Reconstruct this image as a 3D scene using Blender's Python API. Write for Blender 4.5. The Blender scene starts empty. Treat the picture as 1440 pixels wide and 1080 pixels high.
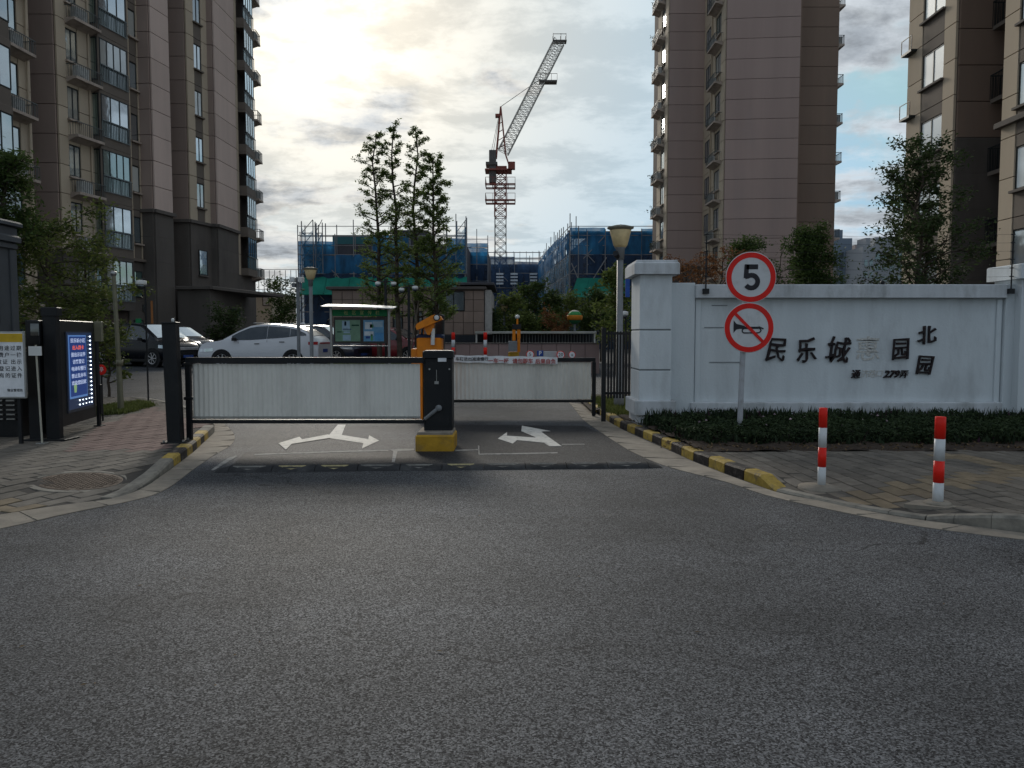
import bpy, bmesh, math, random
import numpy as np
from mathutils import Vector, Matrix
R = math.radians
rng = random.Random(7)
nr = np.random.RandomState(11)
scene = bpy.context.scene
COL = scene.collection

# ---------------------------------------------------------------- camera
FPX, CX, CY, HOR, CAMH = 1100.0, 720.0, 540.0, 472.0, 1.5
PITCH = math.atan((CY - HOR) / FPX)
cam_d = bpy.data.cameras.new('camera')
cam_d.sensor_width = 36.0
cam_d.lens = FPX / 1440.0 * 36.0
cam_d.clip_start = 0.05
cam_d.clip_end = 5000
cam = bpy.data.objects.new('camera', cam_d)
COL.objects.link(cam)
cam.location = (0, 0, CAMH)
cam.rotation_euler = (math.pi / 2 - PITCH, 0, 0)
scene.camera = cam

# ---------------------------------------------------------------- sky, sun, exposure
SUN_EL, SUN_AZ = R(21), R(-13)          # azimuth from +Y, clockwise positive
SUN = Vector((math.sin(SUN_AZ) * math.cos(SUN_EL), math.cos(SUN_AZ) * math.cos(SUN_EL), math.sin(SUN_EL)))
world = bpy.data.worlds.new('World')
scene.world = world
world.use_nodes = True
def build_world():
    nt = world.node_tree
    nt.nodes.clear()
    N, L = nt.nodes.new, nt.links.new
    out = N('ShaderNodeOutputWorld'); bg = N('ShaderNodeBackground'); bg.inputs['Strength'].default_value = 0.1
    L(bg.outputs[0], out.inputs[0])
    sky = N('ShaderNodeTexSky'); sky.sky_type = 'NISHITA'; sky.sun_disc = False
    sky.sun_elevation = SUN_EL; sky.sun_rotation = SUN_AZ % (2 * math.pi); sky.dust_density = 1.5
    tc = N('ShaderNodeTexCoord')
    def math_(op, a, b=None, c=None, clamp=False):
        n = N('ShaderNodeMath'); n.operation = op; n.use_clamp = clamp
        for i, v in enumerate((a, b, c)):
            if v is None: continue
            if isinstance(v, (int, float)): n.inputs[i].default_value = v
            else: L(v, n.inputs[i])
        return n.outputs[0]
    nrm = N('ShaderNodeVectorMath'); nrm.operation = 'NORMALIZE'; L(tc.outputs['Generated'], nrm.inputs[0])
    sep = N('ShaderNodeSeparateXYZ'); L(nrm.outputs[0], sep.inputs[0])
    zc = math_('ADD', math_('MAXIMUM', sep.outputs[2], 0.0), 0.16)
    u = math_('DIVIDE', sep.outputs[0], zc); v = math_('DIVIDE', sep.outputs[1], zc)
    cmb = N('ShaderNodeCombineXYZ'); L(u, cmb.inputs[0]); L(v, cmb.inputs[1])
    def noise(scale, det, rough, off, src=None, dist=0.0):
        mp = N('ShaderNodeMapping'); mp.inputs['Location'].default_value = off
        mp.inputs['Scale'].default_value = (0.85, 1.0, 1.0)
        L(src or cmb.outputs[0], mp.inputs[0])
        n = N('ShaderNodeTexNoise'); n.inputs['Scale'].default_value = scale; n.inputs['Detail'].default_value = det
        n.inputs['Roughness'].default_value = rough; n.inputs['Distortion'].default_value = dist
        L(mp.outputs[0], n.inputs[0]); return n.outputs[0]
    def ramp(val, a, b, lo=0.0, hi=1.0):
        m = N('ShaderNodeMapRange'); m.interpolation_type = 'SMOOTHSTEP'; L(val, m.inputs[0])
        m.inputs[1].default_value = a; m.inputs[2].default_value = b; m.inputs[3].default_value = lo; m.inputs[4].default_value = hi
        return m.outputs[0]
    dot = N('ShaderNodeVectorMath'); dot.operation = 'DOT_PRODUCT'; L(nrm.outputs[0], dot.inputs[0]); dot.inputs[1].default_value = SUN
    ang = math_('ARCCOSINE', dot.outputs['Value'])
    g1 = math_('EXPONENT', math_('MULTIPLY', math_('POWER', math_('DIVIDE', ang, 0.13), 2.0), -1.0))
    g2 = math_('EXPONENT', math_('MULTIPLY', math_('POWER', math_('DIVIDE', ang, 0.50), 1.8), -1.0))
    big = noise(0.75, 3, 0.5, (3.1, 1.7, 0.0))
    mid = noise(2.3, 8, 0.60, (0.4, 5.2, 0.0), dist=0.15)
    # puffs near the horizon use the plain direction so they keep a round shape
    puff = noise(7.0, 7, 0.6, (1.0, 0.3, 2.0), src=nrm.outputs[0], dist=0.2)
    dens = math_('ADD', math_('MULTIPLY', big, 0.45), math_('ADD', math_('MULTIPLY', mid, 0.35), math_('MULTIPLY', puff, 0.26)))
    mott = noise(3.1, 9, 0.64, (7.4, 2.2, 0.0), dist=0.15)
    cover = ramp(dens, 0.45, 0.545)
    # blue opens away from the sun
    cover = math_('MAXIMUM', cover, g2)
    thick = ramp(dens, 0.50, 0.60)
    # cloud brightness
    base = math_('ADD', math_('MULTIPLY', g1, 2.2), math_('ADD', math_('MULTIPLY', g2, 1.7), 4.35))
    shade = math_('SUBTRACT', 1.0, math_('ADD', math_('MULTIPLY', thick, 0.44), math_('MULTIPLY', ramp(mott, 0.44, 0.60), 0.26)))
    bri = math_('MULTIPLY', base, shade)
    tint = N('ShaderNodeMix'); tint.data_type = 'RGBA'
    L(math_('MULTIPLY', math_('MULTIPLY', g2, 1.05), math_('SUBTRACT', 1.0, math_('MULTIPLY', thick, 0.75))), tint.inputs[0])
    tint.inputs[6].default_value = (0.86, 0.97, 1.10, 1); tint.inputs[7].default_value = (1.08, 1.0, 0.85, 1)
    sc = N('ShaderNodeVectorMath'); sc.operation = 'SCALE'; L(tint.outputs[2], sc.inputs[0]); L(bri, sc.inputs[3])
    blue = N('ShaderNodeMix'); blue.data_type = 'RGBA'; blue.blend_type = 'MULTIPLY'; blue.inputs[0].default_value = 1.0
    L(sky.outputs[0], blue.inputs[6]); blue.inputs[7].default_value = (0.62, 0.66, 0.62, 1)
    cap = N('ShaderNodeVectorMath'); cap.operation = 'MINIMUM'; L(blue.outputs[2], cap.inputs[0]); cap.inputs[1].default_value = (2.2, 3.7, 4.8)
    mx = N('ShaderNodeMix'); mx.data_type = 'RGBA'; L(cover, mx.inputs[0]); L(cap.outputs[0], mx.inputs[6]); L(sc.outputs[0], mx.inputs[7])
    L(mx.outputs[2], bg.inputs[0])
build_world()
sun_d = bpy.data.lights.new('sun', 'SUN'); sun_d.energy = 1.2; sun_d.angle = R(14); sun_d.color = (1.0, 0.93, 0.82)
sun = bpy.data.objects.new('sun', sun_d); COL.objects.link(sun)
sun.rotation_euler = (-SUN).to_track_quat('-Z', 'Y').to_euler()
sun.location = (0, 0, 60)
scene.view_settings.view_transform = 'Standard'
scene.view_settings.look = 'None'
scene.view_settings.exposure = 0.74
scene.view_settings.gamma = 1.0
scene.view_settings.use_curve_mapping = False
scene.cycles.max_bounces = 6
scene.cycles.transparent_max_bounces = 12

# ---------------------------------------------------------------- geometry from the camera's own optics
_f = Vector((0, math.cos(PITCH), -math.sin(PITCH))); _u = Vector((0, math.sin(PITCH), math.cos(PITCH)))
def ray(px, py):
    return Vector((1, 0, 0)) * ((px - CX) / FPX) + _u * ((CY - py) / FPX) + _f
def at(px, py, Y):
    d = ray(px, py); return Vector((0, 0, CAMH)) + d * (Y / d.y)
def gp(px, py, z=0.0):
    d = ray(px, py); t = (z - CAMH) / d.z; return Vector((0, 0, CAMH)) + d * t
def XA(px, Y): return (px - CX) / FPX * Y
def ZA(py, Y): return at(CX, py, Y).z

# ---------------------------------------------------------------- materials
MATS = {}
def mat(name, col, rough=0.7, metal=0.0, var=0.15, scale=6.0, bump=0.0, bscale=40.0, rand=0.0, spec=0.22, dirt=None, dscale=1.2, streak=False, island=False, coords='pos'):
    if name in MATS: return MATS[name]
    m = bpy.data.materials.new(name); m.use_nodes = True; nt = m.node_tree; N, L = nt.nodes.new, nt.links.new
    b = nt.nodes['Principled BSDF']
    b.inputs['Roughness'].default_value = rough; b.inputs['Metallic'].default_value = metal; b.inputs['Specular IOR Level'].default_value = spec
    geo = N('ShaderNodeNewGeometry')
    src = geo.outputs['Position']
    if coords == 'obj':
        tc = N('ShaderNodeTexCoord'); src = tc.outputs['Object']
    n = N('ShaderNodeTexNoise'); n.inputs['Scale'].default_value = scale; n.inputs['Detail'].default_value = 5; n.inputs['Roughness'].default_value = 0.6
    if streak:
        mp = N('ShaderNodeMapping'); mp.inputs['Scale'].default_value = (1, 1, 0.08); L(src, mp.inputs[0]); L(mp.outputs[0], n.inputs[0])
    else: L(src, n.inputs[0])
    mr = N('ShaderNodeMapRange'); L(n.outputs[0], mr.inputs[0]); mr.inputs[1].default_value = 0.3; mr.inputs[2].default_value = 0.7
    mr.inputs[3].default_value = 1 - var; mr.inputs[4].default_value = 1 + var
    val = mr.outputs[0]
    if rand > 0:
        if island: rv = geo.outputs['Random Per Island']
        else:
            oi = N('ShaderNodeObjectInfo'); rv = oi.outputs['Random']
        m2 = N('ShaderNodeMapRange'); L(rv, m2.inputs[0]); m2.inputs[3].default_value = 1 - rand; m2.inputs[4].default_value = 1 + rand
        mm = N('ShaderNodeMath'); mm.operation = 'MULTIPLY'; L(val, mm.inputs[0]); L(m2.outputs[0], mm.inputs[1]); val = mm.outputs[0]
    sc = N('ShaderNodeVectorMath'); sc.operation = 'SCALE'; sc.inputs[0].default_value = col[:3]; L(val, sc.inputs[3])
    c = sc.outputs[0]
    if dirt:
        dn = N('ShaderNodeTexNoise'); dn.inputs['Scale'].default_value = dscale; dn.inputs['Detail'].default_value = 7; dn.inputs['Roughness'].default_value = 0.65
        mp2 = N('ShaderNodeMapping'); mp2.inputs['Location'].default_value = (4, 9, 2); mp2.inputs['Scale'].default_value = (1, 1, 0.35 if streak else 1)
        L(src, mp2.inputs[0]); L(mp2.outputs[0], dn.inputs[0])
        dm = N('ShaderNodeMapRange'); L(dn.outputs[0], dm.inputs[0]); dm.inputs[1].default_value = 0.5; dm.inputs[2].default_value = 0.72; dm.inputs[4].default_value = dirt[3] if len(dirt) > 3 else 0.7
        mx = N('ShaderNodeMix'); mx.data_type = 'RGBA'; L(dm.outputs[0], mx.inputs[0]); L(c, mx.inputs[6]); mx.inputs[7].default_value = (*dirt[:3], 1); c = mx.outputs[2]
    L(c, b.inputs['Base Color'])
    if bump > 0:
        bn = N('ShaderNodeTexNoise'); bn.inputs['Scale'].default_value = bscale; bn.inputs['Detail'].default_value = 4; L(src, bn.inputs[0])
        bp = N('ShaderNodeBump'); bp.inputs['Strength'].default_value = bump; bp.inputs['Distance'].default_value = 0.01; L(bn.outputs[0], bp.inputs['Height']); L(bp.outputs[0], b.inputs['Normal'])
    MATS[name] = m
    return m

def mat_leaf(name, col, col2, trans=0.25):
    m = bpy.data.materials.new(name); m.use_nodes = True; nt = m.node_tree; N, L = nt.nodes.new, nt.links.new
    nt.nodes.remove(nt.nodes['Principled BSDF']); out = nt.nodes['Material Output']
    geo = N('ShaderNodeNewGeometry'); ns = N('ShaderNodeTexNoise'); ns.inputs['Scale'].default_value = 0.9; ns.inputs['Detail'].default_value = 3; L(geo.outputs['Position'], ns.inputs[0])
    ad = N('ShaderNodeMath'); ad.operation = 'MULTIPLY_ADD'; L(geo.outputs['Random Per Island'], ad.inputs[0]); ad.inputs[1].default_value = 0.6; L(ns.outputs[0], ad.inputs[2])
    mr = N('ShaderNodeMapRange'); L(ad.outputs[0], mr.inputs[0]); mr.inputs[1].default_value = 0.35; mr.inputs[2].default_value = 1.15
    mx = N('ShaderNodeMix'); mx.data_type = 'RGBA'; L(mr.outputs[0], mx.inputs[0]); mx.inputs[6].default_value = (*col, 1); mx.inputs[7].default_value = (*col2, 1)
    d = N('ShaderNodeBsdfPrincipled'); d.inputs['Roughness'].default_value = 0.7; d.inputs['Specular IOR Level'].default_value = 0.12; t = N('ShaderNodeBsdfTranslucent')
    L(mx.outputs[2], d.inputs['Base Color']); L(mx.outputs[2], t.inputs[0])
    ms = N('ShaderNodeMixShader'); ms.inputs[0].default_value = trans; L(d.outputs[0], ms.inputs[1]); L(t.outputs[0], ms.inputs[2]); L(ms.outputs[0], out.inputs[0])
    MATS[name] = m; return m

def mat_glass(name, col=(0.10, 0.14, 0.15), mixg=0.5, rough=0.04):
    m = bpy.data.materials.new(name); m.use_nodes = True; nt = m.node_tree; N, L = nt.nodes.new, nt.links.new
    b = nt.nodes['Principled BSDF']; out = nt.nodes['Material Output']
    b.inputs['Roughness'].default_value = 0.25
    oi = N('ShaderNodeObjectInfo'); mr = N('ShaderNodeMapRange'); L(oi.outputs['Random'], mr.inputs[0]); mr.inputs[3].default_value = 0.45; mr.inputs[4].default_value = 1.7
    sc = N('ShaderNodeVectorMath'); sc.operation = 'SCALE'; sc.inputs[0].default_value = col; L(mr.outputs[0], sc.inputs[3]); L(sc.outputs[0], b.inputs['Base Color'])
    g = N('ShaderNodeBsdfGlossy'); g.inputs['Roughness'].default_value = rough; g.inputs['Color'].default_value = (0.85, 0.95, 1.0, 1)
    geo = N('ShaderNodeNewGeometry'); ns = N('ShaderNodeTexNoise'); ns.inputs['Scale'].default_value = 1.3; L(geo.outputs['Position'], ns.inputs[0])
    bp = N('ShaderNodeBump'); bp.inputs['Strength'].default_value = 0.12; bp.inputs['Distance'].default_value = 0.02; L(ns.outputs[0], bp.inputs['Height']); L(bp.outputs[0], g.inputs['Normal'])
    ms = N('ShaderNodeMixShader'); ms.inputs[0].default_value = mixg; L(b.outputs[0], ms.inputs[1]); L(g.outputs[0], ms.inputs[2]); L(ms.outputs[0], out.inputs[0])
    MATS[name] = m; return m

def mat_net(name, col, opac, scale=3.0):
    m = bpy.data.materials.new(name); m.use_nodes = True; nt = m.node_tree; N, L = nt.nodes.new, nt.links.new
    b = nt.nodes['Principled BSDF']; out = nt.nodes['Material Output']; b.inputs['Roughness'].default_value = 0.8
    geo = N('ShaderNodeNewGeometry'); ns = N('ShaderNodeTexNoise'); ns.inputs['Scale'].default_value = scale; ns.inputs['Detail'].default_value = 5
    mp = N('ShaderNodeMapping'); mp.inputs['Scale'].default_value = (1, 1, 0.35); L(geo.outputs['Position'], mp.inputs[0]); L(mp.outputs[0], ns.inputs[0])
    mr = N('ShaderNodeMapRange'); L(ns.outputs[0], mr.inputs[0]); mr.inputs[1].default_value = 0.3; mr.inputs[2].default_value = 0.7; mr.inputs[3].default_value = 0.6; mr.inputs[4].default_value = 1.35
    sc = N('ShaderNodeVectorMath'); sc.operation = 'SCALE'; sc.inputs[0].default_value = col; L(mr.outputs[0], sc.inputs[3]); L(sc.outputs[0], b.inputs['Base Color'])
    m2 = N('ShaderNodeMapRange'); L(ns.outputs[0], m2.inputs[0]); m2.inputs[1].default_value = 0.3; m2.inputs[2].default_value = 0.7; m2.inputs[3].default_value = opac - 0.12; m2.inputs[4].default_value = opac + 0.12
    t = N('ShaderNodeBsdfTransparent'); tl = N('ShaderNodeBsdfTranslucent'); L(sc.outputs[0], tl.inputs[0])
    m1 = N('ShaderNodeMixShader'); m1.inputs[0].default_value = 0.35; L(b.outputs[0], m1.inputs[1]); L(tl.outputs[0], m1.inputs[2])
    ms = N('ShaderNodeMixShader'); L(m2.outputs[0], ms.inputs[0]); L(t.outputs[0], ms.inputs[1]); L(m1.outputs[0], ms.inputs[2]); L(ms.outputs[0], out.inputs[0])
    MATS[name] = m; return m

def mat_emit(name, col, s):
    m = bpy.data.materials.new(name); m.use_nodes = True; b = m.node_tree.nodes['Principled BSDF']
    b.inputs['Base Color'].default_value = (*[c * 0.3 for c in col], 1); b.inputs['Emission Color'].default_value = (*col, 1); b.inputs['Emission Strength'].default_value = s
    b.inputs['Roughness'].default_value = 0.3
    MATS[name] = m; return m

def mat_asphalt(name, dark, light, grain=75.0):
    m = bpy.data.materials.new(name); m.use_nodes = True; nt = m.node_tree; N, L = nt.nodes.new, nt.links.new
    b = nt.nodes['Principled BSDF']; b.inputs['Specular IOR Level'].default_value = 0.22
    geo = N('ShaderNodeNewGeometry'); P = geo.outputs['Position']
    def no(s, d=4, r=0.6, off=(0, 0, 0), scl=(1, 1, 1)):
        mp = N('ShaderNodeMapping'); mp.inputs['Location'].default_value = off; mp.inputs['Scale'].default_value = scl; L(P, mp.inputs[0])
        n = N('ShaderNodeTexNoise'); n.inputs['Scale'].default_value = s; n.inputs['Detail'].default_value = d; n.inputs['Roughness'].default_value = r; L(mp.outputs[0], n.inputs[0]); return n.outputs[0]
    vo = N('ShaderNodeTexVoronoi'); vo.inputs['Scale'].default_value = grain; L(P, vo.inputs['Vector'])
    fine = no(grain * 0.9, 3, 0.8)
    cs = N('ShaderNodeSeparateColor'); L(vo.outputs['Color'], cs.inputs[0])
    def mth(op, a, b_):
        n = N('ShaderNodeMath'); n.operation = op
        for i, v in enumerate((a, b_)):
            if isinstance(v, (int, float)): n.inputs[i].default_value = v
            else: L(v, n.inputs[i])
        return n.outputs[0]
    g = mth('ADD', mth('MULTIPLY', cs.outputs[0], 0.6), mth('MULTIPLY', fine, 0.5))
    rp = N('ShaderNodeMapRange'); L(mth('POWER', g, 2.2), rp.inputs[0]); rp.inputs[1].default_value = 0.05; rp.inputs[2].default_value = 0.85
    mx = N('ShaderNodeMix'); mx.data_type = 'RGBA'; L(rp.outputs[0], mx.inputs[0]); mx.inputs[6].default_value = (*dark, 1); mx.inputs[7].default_value = (*light, 1)
    bl = N('ShaderNodeMapRange'); L(no(0.55, 6, 0.62, (3, 1, 0), (1, 0.8, 1)), bl.inputs[0]); bl.inputs[1].default_value = 0.3; bl.inputs[2].default_value = 0.7; bl.inputs[3].default_value = 0.60; bl.inputs[4].default_value = 1.36
    st = N('ShaderNodeMapRange'); L(no(1.0, 5, 0.6, (0, 7, 0), (0.30, 1.3, 1)), st.inputs[0]); st.inputs[1].default_value = 0.35; st.inputs[2].default_value = 0.65; st.inputs[3].default_value = 0.80; st.inputs[4].default_value = 1.1
    k = mth('MULTIPLY', bl.outputs[0], st.outputs[0])
    # a worn, dust-pale sweep and pale spots of dried cement
    sp = N('ShaderNodeMapRange'); L(no(3.1, 3, 0.5, (9, 2, 0)), sp.inputs[0]); sp.inputs[1].default_value = 0.68; sp.inputs[2].default_value = 0.76; sp.inputs[4].default_value = 0.35
    sc = N('ShaderNodeVectorMath'); sc.operation = 'SCALE'; L(mx.outputs[2], sc.inputs[0]); L(k, sc.inputs[3])
    m3 = N('ShaderNodeMix'); m3.data_type = 'RGBA'; L(sp.outputs[0], m3.inputs[0]); L(sc.outputs[0], m3.inputs[6]); m3.inputs[7].default_value = (0.16, 0.155, 0.145, 1)
    # fine cracks in a few places
    wn = N('ShaderNodeTexNoise'); wn.inputs['Scale'].default_value = 2.0; wn.inputs['Detail'].default_value = 6; L(P, wn.inputs[0])
    wv = N('ShaderNodeVectorMath'); wv.operation = 'MULTIPLY_ADD'; L(wn.outputs['Color'], wv.inputs[0]); wv.inputs[1].default_value = (1.1, 1.1, 0); L(P, wv.inputs[2])
    ve = N('ShaderNodeTexVoronoi'); ve.feature = 'DISTANCE_TO_EDGE'; ve.inputs['Scale'].default_value = 0.42; L(wv.outputs[0], ve.inputs['Vector'])
    ce = N('ShaderNodeMapRange'); L(ve.outputs['Distance'], ce.inputs[0]); ce.inputs[1].default_value = 0.0015; ce.inputs[2].default_value = 0.005; ce.inputs[3].default_value = 1.0; ce.inputs[4].default_value = 0.0
    cmk = N('ShaderNodeMapRange'); L(no(0.35, 3, 0.5, (5, 8, 0)), cmk.inputs[0]); cmk.inputs[1].default_value = 0.50; cmk.inputs[2].default_value = 0.58
    m4 = N('ShaderNodeMix'); m4.data_type = 'RGBA'; L(mth('MULTIPLY', mth('MULTIPLY', ce.outputs[0], cmk.outputs[0]), 0.75), m4.inputs[0]); L(m3.outputs[2], m4.inputs[6]); m4.inputs[7].default_value = (0.010, 0.010, 0.011, 1)
    L(m4.outputs[2], b.inputs['Base Color'])
    rr = N('ShaderNodeMapRange'); L(g, rr.inputs[0]); rr.inputs[3].default_value = 0.92; rr.inputs[4].default_value = 0.62; L(rr.outputs[0], b.inputs['Roughness'])
    bp = N('ShaderNodeBump'); bp.inputs['Strength'].default_value = 0.9; bp.inputs['Distance'].default_value = 0.006; L(g, bp.inputs['Height']); L(bp.outputs[0], b.inputs['Normal'])
    MATS[name] = m; return m

# ---------------------------------------------------------------- mesh builder and scene graph
WM = {}
class MB:
    def __init__(s): s.v = []; s.f = []; s.sm = []; s.mi = []; s.cur = 0
    def add(s, vs, fs, smooth=False, M=None):
        o = len(s.v)
        s.v += [tuple(M @ Vector(v)) if M is not None else tuple(v) for v in vs]
        for f in fs: s.f.append([i + o for i in f]); s.sm.append(smooth); s.mi.append(s.cur)
        return s
    def box(s, x0, x1, y0, y1, z0, z1, M=None):
        return s.add([(x0, y0, z0), (x1, y0, z0), (x1, y1, z0), (x0, y1, z0), (x0, y0, z1), (x1, y0, z1), (x1, y1, z1), (x0, y1, z1)],
                     [(0, 3, 2, 1), (4, 5, 6, 7), (0, 1, 5, 4), (1, 2, 6, 5), (2, 3, 7, 6), (3, 0, 4, 7)], False, M)
    def cbox(s, x0, x1, y0, y1, z0, z1, c=0.01, M=None):
        # box with chamfered vertical and top edges
        def ring(z, d): return [(x0 + d + c, y0 + d, z), (x1 - d - c, y0 + d, z), (x1 - d, y0 + d + c, z), (x1 - d, y1 - d - c, z), (x1 - d - c, y1 - d, z), (x0 + d + c, y1 - d, z), (x0 + d, y1 - d - c, z), (x0 + d, y0 + d + c, z)]
        vs = ring(z0, 0) + ring(z1 - c, 0) + ring(z1, c)
        fs = [tuple(range(7, -1, -1)), tuple(range(16, 24))]
        for k in (0, 8):
            for i in range(8): j = (i + 1) % 8; fs.append((k + i, k + j, k + 8 + j, k + 8 + i))
        return s.add(vs, fs, False, M)
    def tube(s, p0, p1, r0, r1=None, n=10, cap=True, smooth=True, M=None):
        p0, p1 = Vector(p0), Vector(p1); r1 = r0 if r1 is None else r1
        d = (p1 - p0)
        if d.length < 1e-6: return s
        d.normalize(); a = d.orthogonal().normalized(); b = d.cross(a)
        vs = []
        for p, r in ((p0, r0), (p1, r1)):
            for i in range(n):
                t = 2 * math.pi * i / n; vs.append(p + a * (r * math.cos(t)) + b * (r * math.sin(t)))
        fs = [(i, (i + 1) % n, n + (i + 1) % n, n + i) for i in range(n)]
        s.add(vs, fs, smooth, M)
        if cap:
            s.add(vs[:n], [tuple(range(n - 1, -1, -1))], False, M); s.add(vs[n:], [tuple(range(n))], False, M)
        return s
    def bar(s, p0, p1, w, h=None, M=None):
        h = h or w; p0, p1 = Vector(p0), Vector(p1); d = p1 - p0
        if d.length < 1e-6: return s
        d.normalize(); up = Vector((0, 0, 1)) if abs(d.z) < 0.95 else Vector((0, 1, 0))
        a = d.cross(up).normalized() * (w / 2); b = a.normalized().cross(d).normalized() * (h / 2)
        vs = [p0 - a - b, p0 + a - b, p0 + a + b, p0 - a + b, p1 - a - b, p1 + a - b, p1 + a + b, p1 - a + b]
        return s.add(vs, [(0, 1, 2, 3), (7, 6, 5, 4), (0, 4, 5, 1), (1, 5, 6, 2), (2, 6, 7, 3), (3, 7, 4, 0)], False, M)
    def lathe(s, prof, n=20, c=(0, 0, 0), smooth=True, M=None):
        vs = []; c = Vector(c)
        for r, z in prof:
            for i in range(n):
                t = 2 * math.pi * i / n; vs.append(c + Vector((r * math.cos(t), r * math.sin(t), z)))
        fs = []
        for k in range(len(prof) - 1):
            for i in range(n): j = (i + 1) % n; fs.append((k * n + i, k * n + j, (k + 1) * n + j, (k + 1) * n + i))
        fs.append(tuple(range(n - 1, -1, -1))); m = (len(prof) - 1) * n; fs.append(tuple(range(m, m + n)))
        return s.add(vs, fs, smooth, M)
    def prism(s, poly, z0, z1, M=None):
        n = len(poly); vs = [(p[0], p[1], z0) for p in poly] + [(p[0], p[1], z1) for p in poly]
        return s.add(vs, [tuple(range(n - 1, -1, -1)), tuple(range(n, 2 * n))] + [(i, (i + 1) % n, n + (i + 1) % n, n + i) for i in range(n)], False, M)
    def quad(s, *p, M=None): return s.add(p, [tuple(range(len(p)))], False, M)
    def mesh(s, name, mats):
        me = bpy.data.meshes.new(name); me.from_pydata(s.v, [], s.f)
        for m in (mats if isinstance(mats, (list, tuple)) else [mats]): me.materials.append(m)
        me.polygons.foreach_set('use_smooth', s.sm); me.polygons.foreach_set('material_index', s.mi); me.update(); return me
    def build(s, name, mats, parent=None, M=None):
        if M is None:
            a = np.array(s.v); c = (a.min(0) + a.max(0)) / 2; c[2] = a[:, 2].min()
            s.v = [tuple(x) for x in (a - c)]; M = Matrix.Translation(Vector(c))
        return link(name, s.mesh(name, mats), parent, M)
def link(name, me, parent=None, M=None):
    o = bpy.data.objects.new(name, me); COL.objects.link(o); M = M or Matrix.Identity(4)
    if parent is not None:
        o.parent = parent; o.matrix_local = WM[parent.name].inverted() @ M
    else: o.matrix_local = M
    WM[o.name] = M
    return o
def T(x, y, z, rz=0.0): return Matrix.Translation((x, y, z)) @ Matrix.Rotation(rz, 4, 'Z')
def empty(name, M):
    o = bpy.data.objects.new(name, None); COL.objects.link(o); o.matrix_local = M; o.empty_display_size = 0.3; WM[o.name] = M; return o
def tag(o, label=None, cat=None, group=None, kind=None):
    for k, v in (('label', label), ('category', cat), ('group', group), ('kind', kind)):
        if v: o[k] = v
    return o
def thing(name, M, label, cat, group=None): return tag(empty(name, M), label, cat, group)
def clone(o, parent, M, W0=None):
    # copies o and its children; M is the world matrix of the copy
    c = o.copy(); COL.objects.link(c); c.parent = parent
    c.matrix_local = (WM[parent.name].inverted() @ M) if parent else M
    WM[c.name] = M
    base = WM[o.name].inverted()
    for ch in [x for x in KIDS.get(o.name, [])]:
        clone(ch, c, M @ base @ WM[ch.name])
    return c
KIDS = {}
_link = link
def link(name, me, parent=None, M=None):
    o = _link(name, me, parent, M)
    if parent is not None: KIDS.setdefault(parent.name, []).append(o)
    return o
_clone = clone
def clone(o, parent, M):
    c = o.copy(); COL.objects.link(c); c.parent = parent
    c.matrix_local = (WM[parent.name].inverted() @ M) if parent else M
    WM[c.name] = M
    if parent is not None: KIDS.setdefault(parent.name, []).append(c)
    base = WM[o.name].inverted()
    for ch in list(KIDS.get(o.name, [])): clone(ch, c, M @ base @ WM[ch.name])
    return c

def text_mesh(s, size, extrude=0.003, offset=0.0, shear=0.0, align='CENTER', space=1.0):
    cu = bpy.data.curves.new('txt', 'FONT'); cu.body = s; cu.size = size; cu.extrude = extrude; cu.offset = offset; cu.shear = shear
    cu.align_x = align; cu.align_y = 'CENTER'; cu.space_character = space; cu.resolution_u = 2
    o = bpy.data.objects.new('txt', cu); COL.objects.link(o)
    dg = bpy.context.evaluated_depsgraph_get(); dg.update()
    me = bpy.data.meshes.new_from_object(o.evaluated_get(dg)); bpy.data.objects.remove(o); return me
FRONT = Matrix.Rotation(R(90), 4, 'X')      # text facing -Y
def text(name, s, size, mt, parent, M, **k):
    me = text_mesh(s, size, **k); me.materials.clear(); me.materials.append(mt)
    return link(name, me, parent, M @ FRONT)
# ================================================================ GROUND
def resample(pts, step):
    pts = [Vector(p) for p in pts]; out = [pts[0].copy()]; acc = 0.0
    for a, b in zip(pts, pts[1:]):
        seg = (b - a).length; t = step - acc
        while t <= seg: out.append(a + (b - a) * (t / seg)); t += step
        acc = (acc + seg) % step if seg > 0 else acc
        acc = seg - (t - step) if t - step <= seg else acc
    return out
def smooth_line(pts, n=8):
    # Catmull-Rom through the points
    P = [Vector(p) for p in pts]; P = [P[0] * 2 - P[1]] + P + [P[-1] * 2 - P[-2]]; out = []
    for i in range(1, len(P) - 2):
        for k in range(n):
            t = k / n; a, b, c, d = P[i - 1], P[i], P[i + 1], P[i + 2]
            out.append(0.5 * ((2 * b) + (c - a) * t + (2 * a - 5 * b + 4 * c - d) * t * t + (3 * b - a - 3 * c + d) * t ** 3))
    return out + [P[-2]]
def arc_resample(pts, n):
    P = [Vector(p) for p in pts]; L = [0]
    for a, b in zip(P, P[1:]): L.append(L[-1] + (b - a).length)
    out = []
    for k in range(n):
        t = L[-1] * k / (n - 1); i = min(max(0, next((j for j in range(len(L)) if L[j] >= t), len(L) - 1) - 1), len(P) - 2)
        f = (t - L[i]) / max(1e-9, L[i + 1] - L[i]); out.append(P[i] + (P[i + 1] - P[i]) * f)
    return out
asphalt = mat_asphalt('asphalt', (0.007, 0.007, 0.009), (0.222, 0.230, 0.244), 140.0)
asphalt2 = mat_asphalt('old_asphalt', (0.035, 0.038, 0.043), (0.075, 0.080, 0.088))
concrete = mat('concrete', (0.27, 0.235, 0.19), 0.85, var=0.2, scale=5, bump=0.5, bscale=60, rand=0.12, dirt=(0.12, 0.11, 0.10, 0.6), dscale=2.2)
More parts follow.
